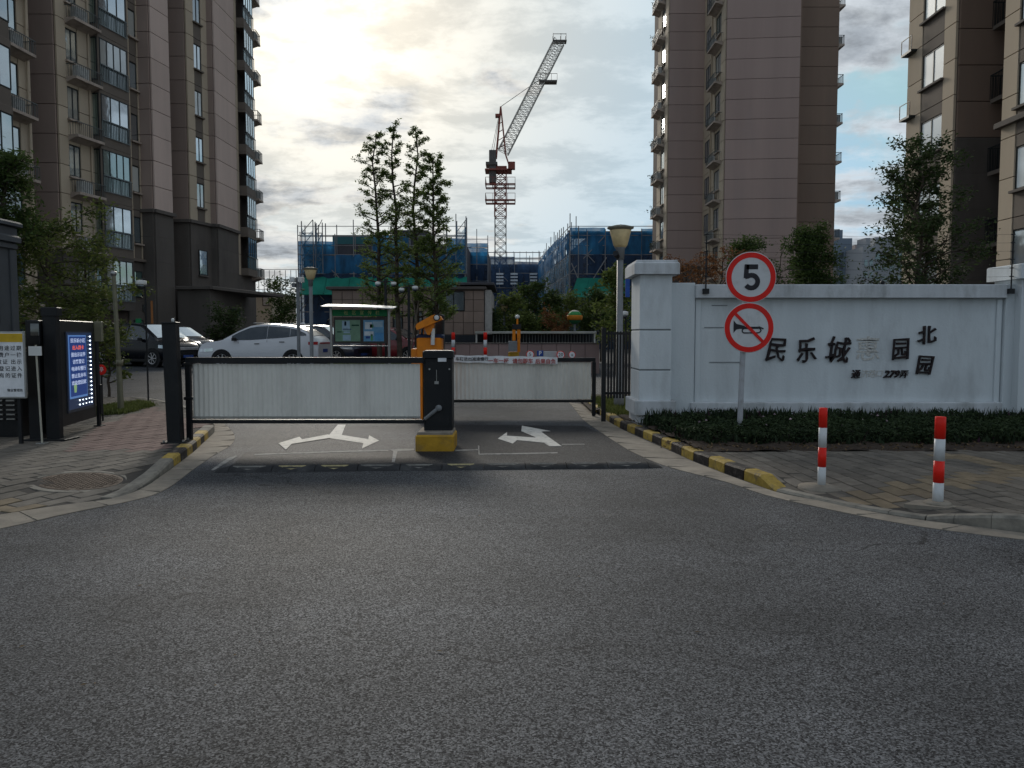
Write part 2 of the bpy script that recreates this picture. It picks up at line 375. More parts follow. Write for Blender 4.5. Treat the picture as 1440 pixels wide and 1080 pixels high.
soil = mat('soil', (0.045, 0.032, 0.024), 0.95, var=0.4, scale=12, bump=1.0, bscale=25)
mortar = mat('paving_joint', (0.055, 0.05, 0.045), 0.95, var=0.2, scale=9)
earth = mat('far_ground', (0.10, 0.10, 0.09), 0.95, var=0.3, scale=0.2)

g = MB().box(-1500, 1500, -300, 3000, -0.5, -0.03)
tag(g.build('ground', earth), kind='structure')
g = MB(); 
for i in range(24):
    for j in range(16): g.quad((-60 + i * 5, -12 + j * 5, 0), (-55 + i * 5, -12 + j * 5, 0), (-55 + i * 5, -7 + j * 5, 0), (-60 + i * 5, -7 + j * 5, 0))
road = g.build('road', asphalt, M=Matrix.Identity(4)); tag(road, kind='structure'); 
g = MB(); cpY = [16.2, 19.5, 23, 27, 31, 36, 45, 68]; cpZ = [0.004, .05, .12, .20, .27, .30, .30, .30]; cpX = [-5.2, -4.6, -3.2, -3.0, -2.9, -2.8, -2.8, -2.8]
for i in range(7): g.quad((-60, cpY[i], cpZ[i]), (cpX[i], cpY[i], cpZ[i]), (cpX[i + 1], cpY[i + 1], cpZ[i + 1]), (-60, cpY[i + 1], cpZ[i + 1])); g.quad((cpX[i], cpY[i], -.05), (cpX[i + 1], cpY[i + 1], -.05), (cpX[i + 1], cpY[i + 1], cpZ[i + 1]), (cpX[i], cpY[i], cpZ[i]))
def cpz(Y): return float(np.interp(Y, cpY, cpZ))
tag(g.build('car_park', asphalt2, M=Matrix.Identity(4)), kind='structure')

# ---- kerb lines, from the near end to the far end
def flat(l, z=0.0): return [gp(x, y, z) for x, y in l]
LK = smooth_line(flat([(160, 703), (186, 694), (206, 683), (227, 670), (248, 654.5), (271, 638), (302, 609)]), 6)
LKh = [min(0.13, 0.02 + 0.13 * i / 10) for i in range(len(LK))]
LGo = smooth_line(flat([(-220, 786), (0, 744), (94, 723), (196, 702), (236, 687), (271, 661), (300, 641), (326, 625), (329, 611), (316, 597), (300, 585)]), 6)
LGi = smooth_line(flat([(-220, 764), (0, 726), (100, 711), (158, 703), (200, 689), (227, 671), (250, 654), (271, 638), (290, 620), (302, 606), (292, 588)]), 6)
RKp = [(826, 572), (843, 583), (860, 596), (890, 610), (920, 623), (945, 634.5), (969, 646), (995, 656), (1021, 666.5), (1045, 675), (1091, 692)]
RK = smooth_line(flat(RKp), 6)
RGo = smooth_line(flat([(800, 566), (807, 574), (821, 591), (845, 608), (866, 622), (893, 638), (940, 657), (1020, 678), (1078, 697), (1166, 717), (1291, 740.5), (1440, 759.5), (1640, 782)]), 6)
RGi = smooth_line(flat([(824, 570), (832, 578), (848, 589), (873, 604), (900, 617), (925, 628), (969, 648), (1021, 669), (1090, 693.5), (1150, 706), (1212, 719.5), (1291, 733), (1373, 743), (1440, 752), (1640, 773)]), 6)

def slabs(name, outer, inner, n, z, mt):
    root = None; A, B = arc_resample(outer, n * 4 + 1), arc_resample(inner, n * 4 + 1)
    root = tag(MB().box(-0.02, 0.02, -0.02, 0.02, -0.2, -0.19).build(name, mortar, M=T(0, 0, 0)), kind='structure')
    for k in range(n):
        m = MB(); a = A[k * 4:k * 4 + 5]; b = B[k * 4:k * 4 + 5]
        d = (a[-1] - a[0]).normalized() * 0.004
        a = [p.copy() for p in a]; b = [p.copy() for p in b]; a[0] += d; b[0] += d; a[-1] -= d; b[-1] -= d
        dz = rng.uniform(-0.002, 0.002)
        for i in range(4):
            m.quad((a[i].x, a[i].y, z * 0.4 + dz), (a[i + 1].x, a[i + 1].y, z * 0.4 + dz), (b[i + 1].x, b[i + 1].y, z + dz), (b[i].x, b[i].y, z + dz))
            m.quad((a[i].x, a[i].y, -0.04), (a[i + 1].x, a[i + 1].y, -0.04), (a[i + 1].x, a[i + 1].y, z * 0.4 + dz), (a[i].x, a[i].y, z * 0.4 + dz))
        for p, q in ((a[0], b[0]), (b[-1], a[-1])):
            m.quad((p.x, p.y, -0.04), (q.x, q.y, -0.04), (q.x, q.y, z), (p.x, p.y, z * 0.4))
        m.build('gutter_slab', mt, root)
    return root
LGo_b = arc_resample(LGo, 90); LGi_b = arc_resample(LGi, 90)
slabs('gutter', LGo, LGi, 16, 0.016, concrete)
slabs('gutter', RGo, RGi, 20, 0.016, concrete)

yel = mat('yellow_kerb_paint', (0.40, 0.275, 0.055), 0.75, var=0.3, scale=14, rand=0.15, dirt=(0.13, 0.11, 0.08, 1.0), dscale=9, bump=0.4)
blk = mat('black_kerb_paint', (0.026, 0.022, 0.021), 0.7, var=0.3, scale=14, rand=0.2, dirt=(0.15, 0.13, 0.11, 0.9), dscale=9, bump=0.4)
kcon = mat('kerb_concrete', (0.24, 0.22, 0.185), 0.85, var=0.2, scale=10, rand=0.1, dirt=(0.07, 0.065, 0.06, 0.8), dscale=4, bump=0.5)
def kerb(line, heights, side, stones, width=0.14):
    # stones: list of (start fraction, end fraction, material); side +1: body lies to the left of the line's direction
    root = tag(MB().box(-0.02, 0.02, -0.02, 0.02, -0.2, -0.19).build('kerb', kcon, M=T(0, 0, 0)), kind='structure')
    n = 121; P = arc_resample(line, n)
    hs = np.interp(np.linspace(0, 1, n), np.linspace(0, 1, len(heights)), heights)
    for f0, f1, mt in stones:
        idx = np.linspace(f0 * (n - 1), f1 * (n - 1), 5); m = MB(); rings = []
        for q, x in enumerate(idx):
            if q == 0: x += 0.12
            if q == 4: x -= 0.12
            i = min(int(x), n - 2); t = x - i; p = P[i].lerp(P[i + 1], t); h = hs[i] * (1 - t) + hs[i + 1] * t
            d = (P[min(i + 1, n - 1)] - P[max(i - 1, 0)]).normalized(); s_ = Vector((-d.y, d.x, 0)) * side
            j = rng.uniform(-0.003, 0.003)
            rings.append([p + Vector((0, 0, -0.05)), p + s_ * 0.004 + Vector((0, 0, max(h - 0.02, 0.0) + j)), p + s_ * 0.024 + Vector((0, 0, h + j)), p + s_ * width + Vector((0, 0, h + j)), p + s_ * width + Vector((0, 0, -0.05))])
        vs = [v for r in rings for v in r]; fs = []
        for k in range(4):
            for q in range(4):
                f = (k * 5 + q, (k + 1) * 5 + q, (k + 1) * 5 + q + 1, k * 5 + q + 1); fs.append(f[::-1] if side > 0 else f)
        fs.append((0, 1, 2, 3, 4)); fs.append((24, 23, 22, 21, 20))
        m.add(vs, fs); m.build('kerb_stone', mt, root)
    return root
# left kerb: worn concrete end, then painted stones
kerb(LK, [0.02, 0.05, 0.10, 0.13, 0.13, 0.13, 0.13], +1, [(0.0, 0.12, kcon), (0.12, 0.26, kcon), (0.26, 0.36, kcon), (0.36, 0.43, yel), (0.43, 0.50, blk), (0.50, 0.57, yel), (0.57, 0.64, blk), (0.64, 0.71, yel), (0.71, 0.78, blk), (0.78, 0.86, yel), (0.86, 0.93, kcon), (0.93, 1.0, kcon)], 0.14)
LK2 = smooth_line(flat([(302, 607), (300, 597), (285, 588), (262, 580), (238, 573), (214, 568.5), (190, 566)]), 5)
kerb(LK2, [0.13] * 6, +1, [(i / 9, (i + 1) / 9, kcon) for i in range(9)], 0.12)
st = []; n_ = 20
for i in range(n_): st.append((i / n_ * 0.93, (i + 1) / n_ * 0.93, blk if i % 2 else yel))
st.append((0.93, 1.0, yel))
kerb(RK, [0.12] * 28 + [0.115, 0.02], +1, st, 0.14)
# low flush kerb, then the raised grey kerb at the right edge
RF = smooth_line(flat([(1091, 693), (1150, 706), (1212, 719), (1270, 728.5), (1300, 733)]), 6)
kerb(RF, [0.035] * 5, +1, [(i / 5, (i + 1) / 5, kcon) for i in range(5)], 0.11)
RR = smooth_line(flat([(1302, 733.5), (1340, 738), (1376, 743), (1440, 751), (1520, 761), (1640, 773)]), 6)
kerb(RR, [0.035, 0.08, 0.12, 0.13, 0.13, 0.13, 0.13], +1, [(0, 0.13, kcon), (0.13, 0.3, kcon), (0.3, 0.52, kcon), (0.52, 0.75, kcon), (0.75, 1, kcon)], 0.12)

def inside(poly, x, y):
    c = False; n = len(poly); j = n - 1
    for i in range(n):
        xi, yi = poly[i][0], poly[i][1]; xj, yj = poly[j][0], poly[j][1]
        if (yi > y) != (yj > y) and x < (xj - xi) * (y - yi) / (yj - yi) + xi: c = not c
        j = i
    return c
def edge_field(lines):
    pts = []
    for line, hs in lines:
        L = arc_resample(line, 40); h = np.interp(np.linspace(0, 1, 40), np.linspace(0, 1, len(hs)), hs)
        pts += [(p.x, p.y, q) for p, q in zip(L, h)]
    A = np.array(pts)
    def f(x, y):
        d = np.hypot(A[:, 0] - x, A[:, 1] - y); i = int(d.argmin()); t = min(1, max(0, d[i] - 0.1) / 1.3); t = t * t * (3 - 2 * t)
        w = 1 / (d * d + 0.003) ** 1.5; e = float((A[:, 2] * w).sum() / w.sum()) - 0.004; return e + (0.12 - e) * t
    return f
hR = edge_field([(RK, [0.12] * 28 + [0.115, 0.03]), (RF, [0.035] * 5), (RR, [0.035, 0.08, 0.12, 0.13, 0.13, 0.13, 0.13])])
LFl = flat([(-220, 764), (0, 726), (100, 711), (158, 703)])
hL = edge_field([(LFl, [0.018] * 4), (LK, [0.02, 0.05, 0.10, 0.13, 0.13, 0.13, 0.13]), (LK2, [0.13] * 4)])
def sheet(name, poly, hf, mt, cell=0.06, dz=-0.006, kind='structure'):
    xs = [p[0] for p in poly]; ys = [p[1] for p in poly]; V = {}; vs = []; fs = []
    nx = int((max(xs) - min(xs)) / cell) + 1; ny = int((max(ys) - min(ys)) / cell) + 1
    def vid(i, j):
        if (i, j) not in V:
            x = min(xs) + i * cell; y = min(ys) + j * cell; V[(i, j)] = len(vs); vs.append((x, y, hf(x, y) + dz))
        return V[(i, j)]
    for i in range(nx):
        for j in range(ny):
            if inside(poly, min(xs) + (i + .5) * cell, min(ys) + (j + .5) * cell): fs.append((vid(i, j), vid(i + 1, j), vid(i + 1, j + 1), vid(i, j + 1)))
    m = MB().add(vs, fs); return tag(m.build(name, mt, M=Matrix.Identity(4)), kind=kind)

def off(line, d):
    out = []
    for i, p in enumerate(line):
        t = (line[min(i + 1, len(line) - 1)] - line[max(i - 1, 0)]).normalized(); out.append(p + Vector((-t.y, t.x, 0)) * d)
    return out
RKo, RFo, RRo = off(RK, 0.09), off(RF, 0.06), off(RR, 0.07)
bedY = gp(1200, 634.6, 0.12).y
polyR = [(p.x, p.y) for p in RKo if p.y < bedY + 0.4] + [(p.x, p.y) for p in RFo] + [(p.x, p.y) for p in RRo] + [(9.5, RRo[-1].y), (9.5, bedY)]
pave = sheet('pavement', polyR, hR, mortar)
bgrey = mat('grey_paver', (0.150, 0.132, 0.110), 0.88, var=0.22, scale=9, rand=0.22, bump=0.5, bscale=70, dirt=(0.07, 0.066, 0.062, 0.6), dscale=1.6)
btan = mat('tan_paver', (0.205, 0.16, 0.105), 0.88, var=0.2, scale=9, rand=0.15, bump=0.5, bscale=70, dirt=(0.12, 0.10, 0.08, 0.6), dscale=1.6)
bpink = mat('pink_paver', (0.195, 0.13, 0.112), 0.88, var=0.2, scale=9, rand=0.15, bump=0.5, bscale=70, dirt=(0.13, 0.09, 0.08, 0.6), dscale=1.6)
BR = {}
def brick_mesh(w, l, mt):
    k = (w, l, mt.name)
    if k not in BR: BR[k] = MB().cbox(-w / 2, w / 2, -l / 2, l / 2, -0.03, 0.0, 0.004).mesh('brick', mt)
    return BR[k]
def lay(root, poly, hf, w, l, ang, which, dist0, limit=300, gap=0.012, excl=None):
    c, s = math.cos(ang), math.sin(ang); cells = []
    xs = [p[0] for p in poly]; ys = [p[1] for p in poly]; ox, oy = (min(xs) + max(xs)) / 2, (min(ys) + max(ys)) / 2
    ext = max(max(xs) - min(xs), max(ys) - min(ys)); n = int(ext / min(w, l)) + 3
    for i in range(-n, n):
        for j in range(-n, n):
            u = i * w; v = j * l + (l / 2 if i % 2 else 0)
            x = ox + u * c - v * s; y = oy + u * s + v * c
            if not inside(poly, x, y): continue
            if excl and excl(x, y): continue
            cells.append((math.hypot(x, y), x, y))
    cells.sort(); rest = MB(); mats = []; cnt = 0
    for d, x, y in cells:
        mt = which(x, y); z = hf(x, y); e = 0.05
        gx = (hf(x + e, y) - hf(x - e, y)) / (2 * e) + rng.uniform(-.006, .006); gy = (hf(x, y + e) - hf(x, y - e)) / (2 * e) + rng.uniform(-.006, .006)
        M = Matrix.Translation((x, y, z + rng.uniform(-.0025, .0025))) @ Matrix.Rotation(-gx, 4, 'Y') @ Matrix.Rotation(gy, 4, 'X') @ Matrix.Rotation(ang + rng.uniform(-.012, .012), 4, 'Z')
        vis = abs(x / max(y, .1)) < 0.68
        if cnt < limit and vis: link('brick', brick_mesh(w - gap, l - gap, mt), root, M); cnt += 1
        else:
            if mt not in mats: mats.append(mt)
            rest.cur = mats.index(mt); rest.cbox(-(w - gap) / 2, (w - gap) / 2, -(l - gap) / 2, (l - gap) / 2, -0.03, 0, 0.004, M)
    if rest.v: tag(rest.build('brick_field', mats, root, M=Matrix.Identity(4)), kind='stuff')
tacA, tacB = gp(1180, 702, .06), gp(1440, 668, .1); tacC = gp(1110, 690, .05)
def seg_d(x, y, a, b):
    d = (b - a).xy; t = max(0, min(1, ((Vector((x, y)) - a.xy).dot(d)) / d.length_squared)); return (Vector((x, y)) - (a.xy + d * t)).length
t3, t4 = gp(1330, 640, .12), gp(1460, 662, .12)
def tintR(x, y):
    if seg_d(x, y, tacA, tacB) < 0.21: return btan
    if seg_d(x, y, t3, t4) < 0.2: return btan
    return bgrey
lay(pave, [(p.x, p.y) for p in off(RK, 0.13) if p.y < bedY + 0.4] + [(p.x, p.y) for p in off(RF, 0.13)] + [(p.x, p.y) for p in off(RR, 0.15)] + [(9.5, RRo[-1].y), (9.5, bedY)], hR, 0.16, 0.32, R(7), tintR, 0)

LKo, LK2o = off(LK, 0.11), off(LK2, 0.08)
farL = gp(120, 568, .12)
polyL = [(p.x, p.y + 0.04) for p in LFl] + [(p.x, p.y) for p in LKo] + [(p.x, p.y) for p in LK2o] + [(-9.5, LK2o[-1].y), (-9.5, LFl[0].y + .3)]
paveL = sheet('pavement', polyL, hL, mortar)
man_c = gp(113, 671, 0.1)
pinkA = [gp(x, y, .12).xy for x, y in ((105, 634), (228, 632), (262, 612), (300, 600), (212, 572), (128, 604))]
tanL = [gp(x, y, .03).xy for x, y in ((-80, 706), (60, 706), (84, 716), (60, 722), (-80, 734))]
def tintL(x, y):
    if inside(pinkA, x, y): return bpink
    if inside(tanL, x, y): return btan
    return bgrey
lay(paveL, [(p.x, p.y + 0.12) for p in LFl] + [(p.x, p.y) for p in off(LK, 0.18)] + [(p.x, p.y) for p in off(LK2, 0.13)] + [(-9.5, LK2o[-1].y), (-9.5, LFl[0].y + .3)], hL, 0.16, 0.32, R(-24), tintL, 0,
    excl=lambda x, y: math.hypot(x - man_c.x, y - man_c.y) < 0.44)

# manhole cover in the left pavement
iron = mat('cast_iron', (0.085, 0.06, 0.045), 0.7, metal=0.4, var=0.3, scale=14, bump=0.4, bscale=50)
mh = thing('manhole_cover', T(man_c.x, man_c.y, 0), 'round rusty manhole cover set in the pavement left of the road', 'manhole cover')
zz = hL(man_c.x, man_c.y); e_ = .4
gx_ = (hL(man_c.x + e_, man_c.y) - hL(man_c.x - e_, man_c.y)) / (2 * e_); gy_ = (hL(man_c.x, man_c.y + e_) - hL(man_c.x, man_c.y - e_)) / (2 * e_)
MM = Matrix.Translation((man_c.x, man_c.y, zz - .001)) @ Matrix.Rotation(-gx_, 4, 'Y') @ Matrix.Rotation(gy_, 4, 'X')
m = MB(); m.lathe([(0.47, -.05), (0.47, -.001), (0.405, .001), (0.40, -.006)], 40, (0, 0, 0), False); m.build('rim', kcon, mh, M=MM)
m = MB(); m.lathe([(0.385, -.03), (0.385, -.001), (0.36, .002)], 40, (0, 0, 0), False)
for i in range(-8, 9):
    for j in range(-8, 9):
        if math.hypot(i, j) < 8.2: a = R(45) if (i + j) % 2 else R(-45); m.box(-.016, .016, -.007, .007, 0, .005, T(i * .041, j * .041, .001, a))
m.build('lid', iron, mh, M=MM)

# ---- planting bed in front of the wall
bedpoly = [(p.x, p.y) for p in off(RK, 0.12) if 8.9 < p.y < 13.4]
bedpoly = bedpoly + [(bedpoly[-1][0] + .3, bedY), (9.5, bedY), (9.5, 13.4), (bedpoly[0][0], 13.4)]
bedpoly = [(x, max(y, bedY)) for x, y in bedpoly]
bed = sheet('planting_bed', bedpoly, lambda x, y: 0.125 + 0.035 * math.sin(x * 9 + y * 5) * math.sin(y * 11 - x * 3) * 0.5 + .02 * min(1, max(0, (y - bedY) * 2)), soil, 0.1, dz=0)

def blades(name, pts, hmin, hmax, n, wid, mats, spread=0.10, lean=0.4, label=None, cat=None, kind='stuff', seg=2, dens_mat=None):
    k = len(pts) * n; P = np.repeat(np.array(pts), n, 0); P[:, :2] += nr.normal(0, spread, (k, 2)); az = nr.uniform(0, 2 * math.pi, k); h = nr.uniform(hmin, hmax, k); w = wid * nr.uniform(.6, 1.3, k)
    dx, dy = np.cos(az), np.sin(az); ln = nr.uniform(0, lean, k) * h
    vs = np.zeros((k, 6, 3)); vs[:, 0] = P + np.stack([-dy * w * .4, dx * w * .4, 0 * w], 1); vs[:, 1] = P + np.stack([dy * w * .4, -dx * w * .4, 0 * w], 1)
    m_ = P + np.stack([dx * ln * .3, dy * ln * .3, h * .55], 1); vs[:, 2] = m_ + np.stack([dy * w, -dx * w, 0 * w], 1); vs[:, 3] = m_ + np.stack([-dy * w, dx * w, 0 * w], 1)
    t_ = P + np.stack([dx * ln, dy * ln, h], 1); vs[:, 4] = t_; vs[:, 5] = t_
    me = bpy.data.meshes.new(name); me.vertices.add(k * 5); me.vertices.foreach_set('co', vs[:, :5].reshape(-1))
    me.loops.add(k * 7); b = np.arange(k) * 5
    li = np.stack([b, b + 1, b + 2, b + 3, b + 3, b + 2, b + 4], 1).reshape(-1); me.loops.foreach_set('vertex_index', li)
    me.polygons.add(k * 2); ls = np.stack([np.arange(k) * 7, np.arange(k) * 7 + 4], 1).reshape(-1); me.polygons.foreach_set('loop_start', ls)
    for m in mats: me.materials.append(m)
    if len(mats) > 1:
        mi = np.repeat((nr.uniform(0, 1, k) > 0.93).astype(int), 2); me.polygons.foreach_set('material_index', mi)
    me.update(calc_edges=True); me.validate()
    o = link(name, me, None, Matrix.Identity(4)); return tag(o, label, cat, None, kind)
lf_dark = mat_leaf('dark_ground_leaf', (0.012, 0.022, 0.012), (0.04, 0.058, 0.028), 0.15)
lf_purp = mat_leaf('purple_leaf', (0.03, 0.012, 0.018), (0.06, 0.03, 0.045), 0.15)
lf_grass = mat_leaf('grass_leaf', (0.06, 0.08, 0.02), (0.14, 0.16, 0.05), 0.3)
bp = [(rng.uniform(1.4, 9.4), rng.uniform(bedY + 0.55, 12.2), 0.12) for _ in range(3600)]
bp = [p for p in bp if inside(bedpoly, p[0] - .1, p[1] - .1)]
blades('ground_cover', bp, 0.02, 0.15, 5, 0.017, [lf_dark, lf_purp], 0.07, 0.9, 'low dark green ground cover filling the bed below the white wall', 'ground cover')
bp2 = [p for p in bp if p[1] > 11.55 and math.sin(p[0] * 7) * math.sin(p[0] * 17 + 2) > -.45][:900]
blades('border_plants', bp2, 0.08, 0.30, 5, 0.019, [lf_dark, lf_purp], 0.06, 0.5, 'spiky dark border plants standing along the foot of the white wall', 'ground cover')
m = MB()
for _ in range(16):
    x, y = rng.uniform(2.5, 8.6), rng.uniform(10, 11.8); m.lathe([(0.004, 0), (0.022, 0.012), (0.004, 0.03)], 6, (x, y, .30 + rng.uniform(-.04, .04)), False)
tag(m.build('blossom', mat('blossom', (0.30, 0.22, 0.24), 0.7, rand=.5, island=True)), 'few pale small blossoms scattered over the dark bed plants', 'flowers', kind='stuff')
dry = mat_leaf('dry_leaf', (0.08, 0.05, 0.025), (0.16, 0.11, 0.06), 0.1)
blades('leaf_litter', [(rng.uniform(1.8, 8), rng.uniform(bedY, bedY + .7), 0.135) for _ in range(300)], 0.005, 0.03, 2, 0.016, [dry], 0.1, 3.0, 'dead leaves lying on the bare soil at the bed edge', 'leaf litter')
# grass verges
def gpoly(l, z=0.1): return [(gp(x, y, z).x, gp(x, y, z).y) for x, y in l]
gr = gpoly([(845, 575), (880, 590), (893, 597), (890, 576), (850, 560)])
gl = [(rng.uniform(1.5, 2.8), rng.uniform(11.6, 17), 0.1) for _ in range(2500)]
gl = [p for p in gl if p[0] > 1.05 + (14.5 - p[1]) * .32 + .55]
tag(sheet('verge', [(2.05, 11.9), (1.75, 13.2), (1.6, 15), (1.5, 19), (9.5, 19), (9.5, 13.3), (3, 13.3), (3, 11.9)], lambda x, y: 0.09, soil, 0.2), kind='structure')
blades('grass', [p for p in gl if p[0] > 1.75], 0.04, 0.13, 8, 0.007, [lf_grass], 0.06, 0.7, 'rough grass growing behind the striped kerb by the black railing', 'grass')
# left: grass strip behind the pedestrian gate
vg = gpoly([(128, 586), (140, 574), (196, 566), (216, 571), (176, 582)], .12)
gl = [(rng.uniform(-9, -5.6), rng.uniform(12.5, 17), 0.12) for _ in range(9000)]
gl = [p for p in gl if inside(vg, p[0], p[1])]
blades('grass', gl, 0.03, 0.10, 6, 0.008, [lf_grass], 0.05, 0.7, 'small grass strip at the foot of the grey lamp pole left', 'grass')

# ---- road markings (thermoplastic, children of the road)
wpaint = mat('road_paint', (0.62, 0.60, 0.55), 0.7, var=0.12, scale=16, bump=0.5, bscale=90, dirt=(0.10, 0.10, 0.10, 0.55), dscale=9)
wfaint = mat('worn_road_paint', (0.30, 0.29, 0.27), 0.8, var=0.3, scale=20, bump=0.5, bscale=90, dirt=(0.05, 0.05, 0.052, 1.0), dscale=7)
def mark(polys, name, mt, z=0.005):
    m = MB()
    for p in polys:
        q = [gp(x, y) for x, y in p]; n = len(q)
        m.add([(v.x, v.y, z) for v in q] + [(v.x, v.y, z - .004) for v in q], [tuple(range(n))] + [(i, n + i, n + (i + 1) % n, (i + 1) % n) for i in range(n)])
    bm = bmesh.new(); o = m.build(name, mt, road); bm.from_mesh(o.data); bmesh.ops.recalc_face_normals(bm, faces=bm.faces); bm.to_mesh(o.data); bm.free(); return o
mark([[(475, 597.5), (486, 597.5), (480.5, 612), (518, 618), (519, 612.5), (533, 620), (509, 631), (511, 623.5), (464, 616.5), (462, 613)]], 'forked_arrow_marking', wpaint)
mark([[(464, 616.5), (462, 611.5), (425, 618.5), (421, 615), (391.5, 624), (402, 633), (410, 625)]], 'arrow_branch_marking', wpaint, .009)
mark([[(734, 599), (774, 606.5), (764, 606.8), (761, 607.5), (790, 628), (773, 628), (752, 614.5), (733, 606.5)]], 'forked_arrow_marking', wpaint)
mark([[(773, 628), (768, 623.5), (727, 619.5), (721, 624.5), (700, 617.5), (713, 608.5), (713, 613.5), (759, 616.5), (790, 628)]], 'arrow_branch_marking', wpaint, .009)
mark([[(358, 640.5), (358, 638.8), (488, 634.2), (546, 633.2), (546, 634.6), (488, 636)], [(548, 632.5), (582, 631), (582, 634), (559, 635), (555, 650), (551, 650), (553, 635)],
      [(640, 634.5), (640, 633), (672, 632), (672, 633.5)], [(672, 627), (674, 627), (674.5, 638.5), (784, 636.5), (784, 638), (673, 640)],
      [(790, 624.8), (822, 624.6), (822, 625.6), (790, 625.8)], [(884, 628), (887, 628), (900, 637.5), (897, 637.5)]], 'faded_line_marking', wfaint)
mark([[(320, 645), (332, 641), (334, 642), (300, 662), (297, 661)]], 'faded_line_marking', wfaint)

asphalt3 = mat_asphalt('patched_asphalt', (0.006, 0.006, 0.008), (0.080, 0.082, 0.088), 120.0)
pp = [gp(x, y).xy for x, y in ((640, 597), (820, 599), (853, 612), (884, 628), (905, 641), (930, 656), (640, 659), (320, 661), (345, 636), (582, 634), (640, 633))]
m = MB(); m.add([(p.x, p.y, .0022) for p in pp], [tuple(range(len(pp)))]); m.build('asphalt_patch', asphalt3, road)
# ---- rubber speed bump
rub = mat('rubber', (0.030, 0.031, 0.033), 0.8, var=0.3, scale=12, bump=0.6, bscale=80, dirt=(0.10, 0.10, 0.10, 0.6), dscale=4, rand=0.15)
yrub = mat('yellow_marker', (0.34, 0.29, 0.15), 0.75, var=0.3, scale=20, dirt=(0.06, 0.06, 0.06, 0.8), dscale=14)
grub = mat('worn_marker', (0.17, 0.165, 0.15), 0.8, var=0.3, scale=20, dirt=(0.05, 0.05, 0.05, 0.8), dscale=14)
b0, b1 = gp(300, 665), gp(932, 658.5); bl = (b1 - b0).length; bd = (b1 - b0).normalized(); ba = math.atan2(bd.y, bd.x)
sb = thing('speed_bump', T(b0.x, b0.y, 0, ba), 'black rubber speed bump with faded triangles lying across the road', 'speed bump')
prof = [(0, 0), (.02, .012), (.07, .038), (.12, .05), (.20, .05), (.25, .038), (.30, .012), (.32, 0)]
nseg = 10; sl = (bl - .3) / nseg; MBm = T(b0.x, b0.y, 0, ba)
def bumpseg(x0, x1, s0=1, s1=1):
    m = MB(); vs = [(x0, y, z * s0 + .002) for y, z in prof] + [(x1, y, z * s1 + .002) for y, z in prof]; n = len(prof)
    m.add(vs, [(i, n + i, n + i + 1, i + 1) for i in range(n - 1)], True); m.add(vs, [tuple(range(n)), tuple(range(2 * n - 1, n - 1, -1))]); return m
bumpseg(0, .148, .15, 1).build('end_cap', rub, sb, M=MBm); bumpseg(bl - .148, bl, 1, .15).build('end_cap', rub, sb, M=MBm)
for k in range(nseg):
    seg = bumpseg(.15 + k * sl + .004, .15 + (k + 1) * sl - .004); o = seg.build('segment', rub, sb, M=MBm)
    x = .15 + (k + .45) * sl; hw = .15 if k % 3 else .18
    mk = MB(); z = lambda y: np.interp(y, [p[0] for p in prof], [p[1] for p in prof]) + .006
    mk.add([(x - hw, .10, z(.10)), (x, .03, z(.03)), (x + hw, .10, z(.10)), (x + hw, .12, z(.12)), (x - hw, .12, z(.12))], [(0, 1, 2, 3, 4)])
    mk.build('triangle_marker', yrub if k in (1, 2, 5) else grub, o, M=MBm)

# ================================================================ WHITE ENTRANCE WALL
wwhite = mat('white_render', (0.62, 0.66, 0.68), 0.85, var=0.08, scale=3, bump=0.35, bscale=30, dirt=(0.33, 0.34, 0.35, 0.6), dscale=1.4, streak=True)
wgrimy = mat('grimy_white_render', (0.56, 0.58, 0.60), 0.85, var=0.1, scale=5, bump=0.3, bscale=30, dirt=(0.24, 0.24, 0.23, 0.75), dscale=2.2, streak=True)  # slightly greyer white with streaked dirt for caps, coping and plinths
groove = mat('groove', (0.24, 0.26, 0.27), 0.9)
PY = 12.1
def wall_box(root, name, px0, px1, y0, y1, z0, z1, mt=None, c=0.008, Yx=PY):
    m = MB(); m.cbox(XA(px0, Yx), XA(px1, Yx), y0, y1, z0, z1, c); return m.build(name, mt or wwhite, root)
Z = lambda py, Y=PY: ZA(py, Y)
pier = thing('gate_pier', T(XA(921, PY), 12.5, 0), 'square white gate pier with projecting cap at the left end of the wall', 'gate pier')
x0, x1 = XA(899, PY), XA(944, PY)
for a, b in ((Z(583), Z(521.5)), (Z(519), Z(465)), (Z(462.5), Z(386))):
    MB().cbox(x0, x1, PY, 12.95, a if a > 0.5 else a, b, 0.006).build('shaft_block', wwhite, pier)
MB().box(x0 + .012, x1 - .012, PY + .012, 12.93, 0.1, Z(386)).build('core', groove, pier)
MB().cbox(x0 - .075, x1 + .075, PY - .075, 13.02, Z(583), Z(563), 0.012).build('plinth', wgrimy, pier)
MB().cbox(x0 - .02, x1 + .02, PY - .02, 12.97, 0.0, Z(583), 0.006).build('footing', wgrimy, pier)
MB().cbox(x0 - .10, x1 + .10, PY - .10, 13.05, Z(386), Z(369), 0.02).build('cap', wgrimy, pier)
MB().cbox(x0 - .07, x1 + .07, PY - .07, 13.02, Z(369), Z(366), 0.01).build('cap_top', wgrimy, pier)

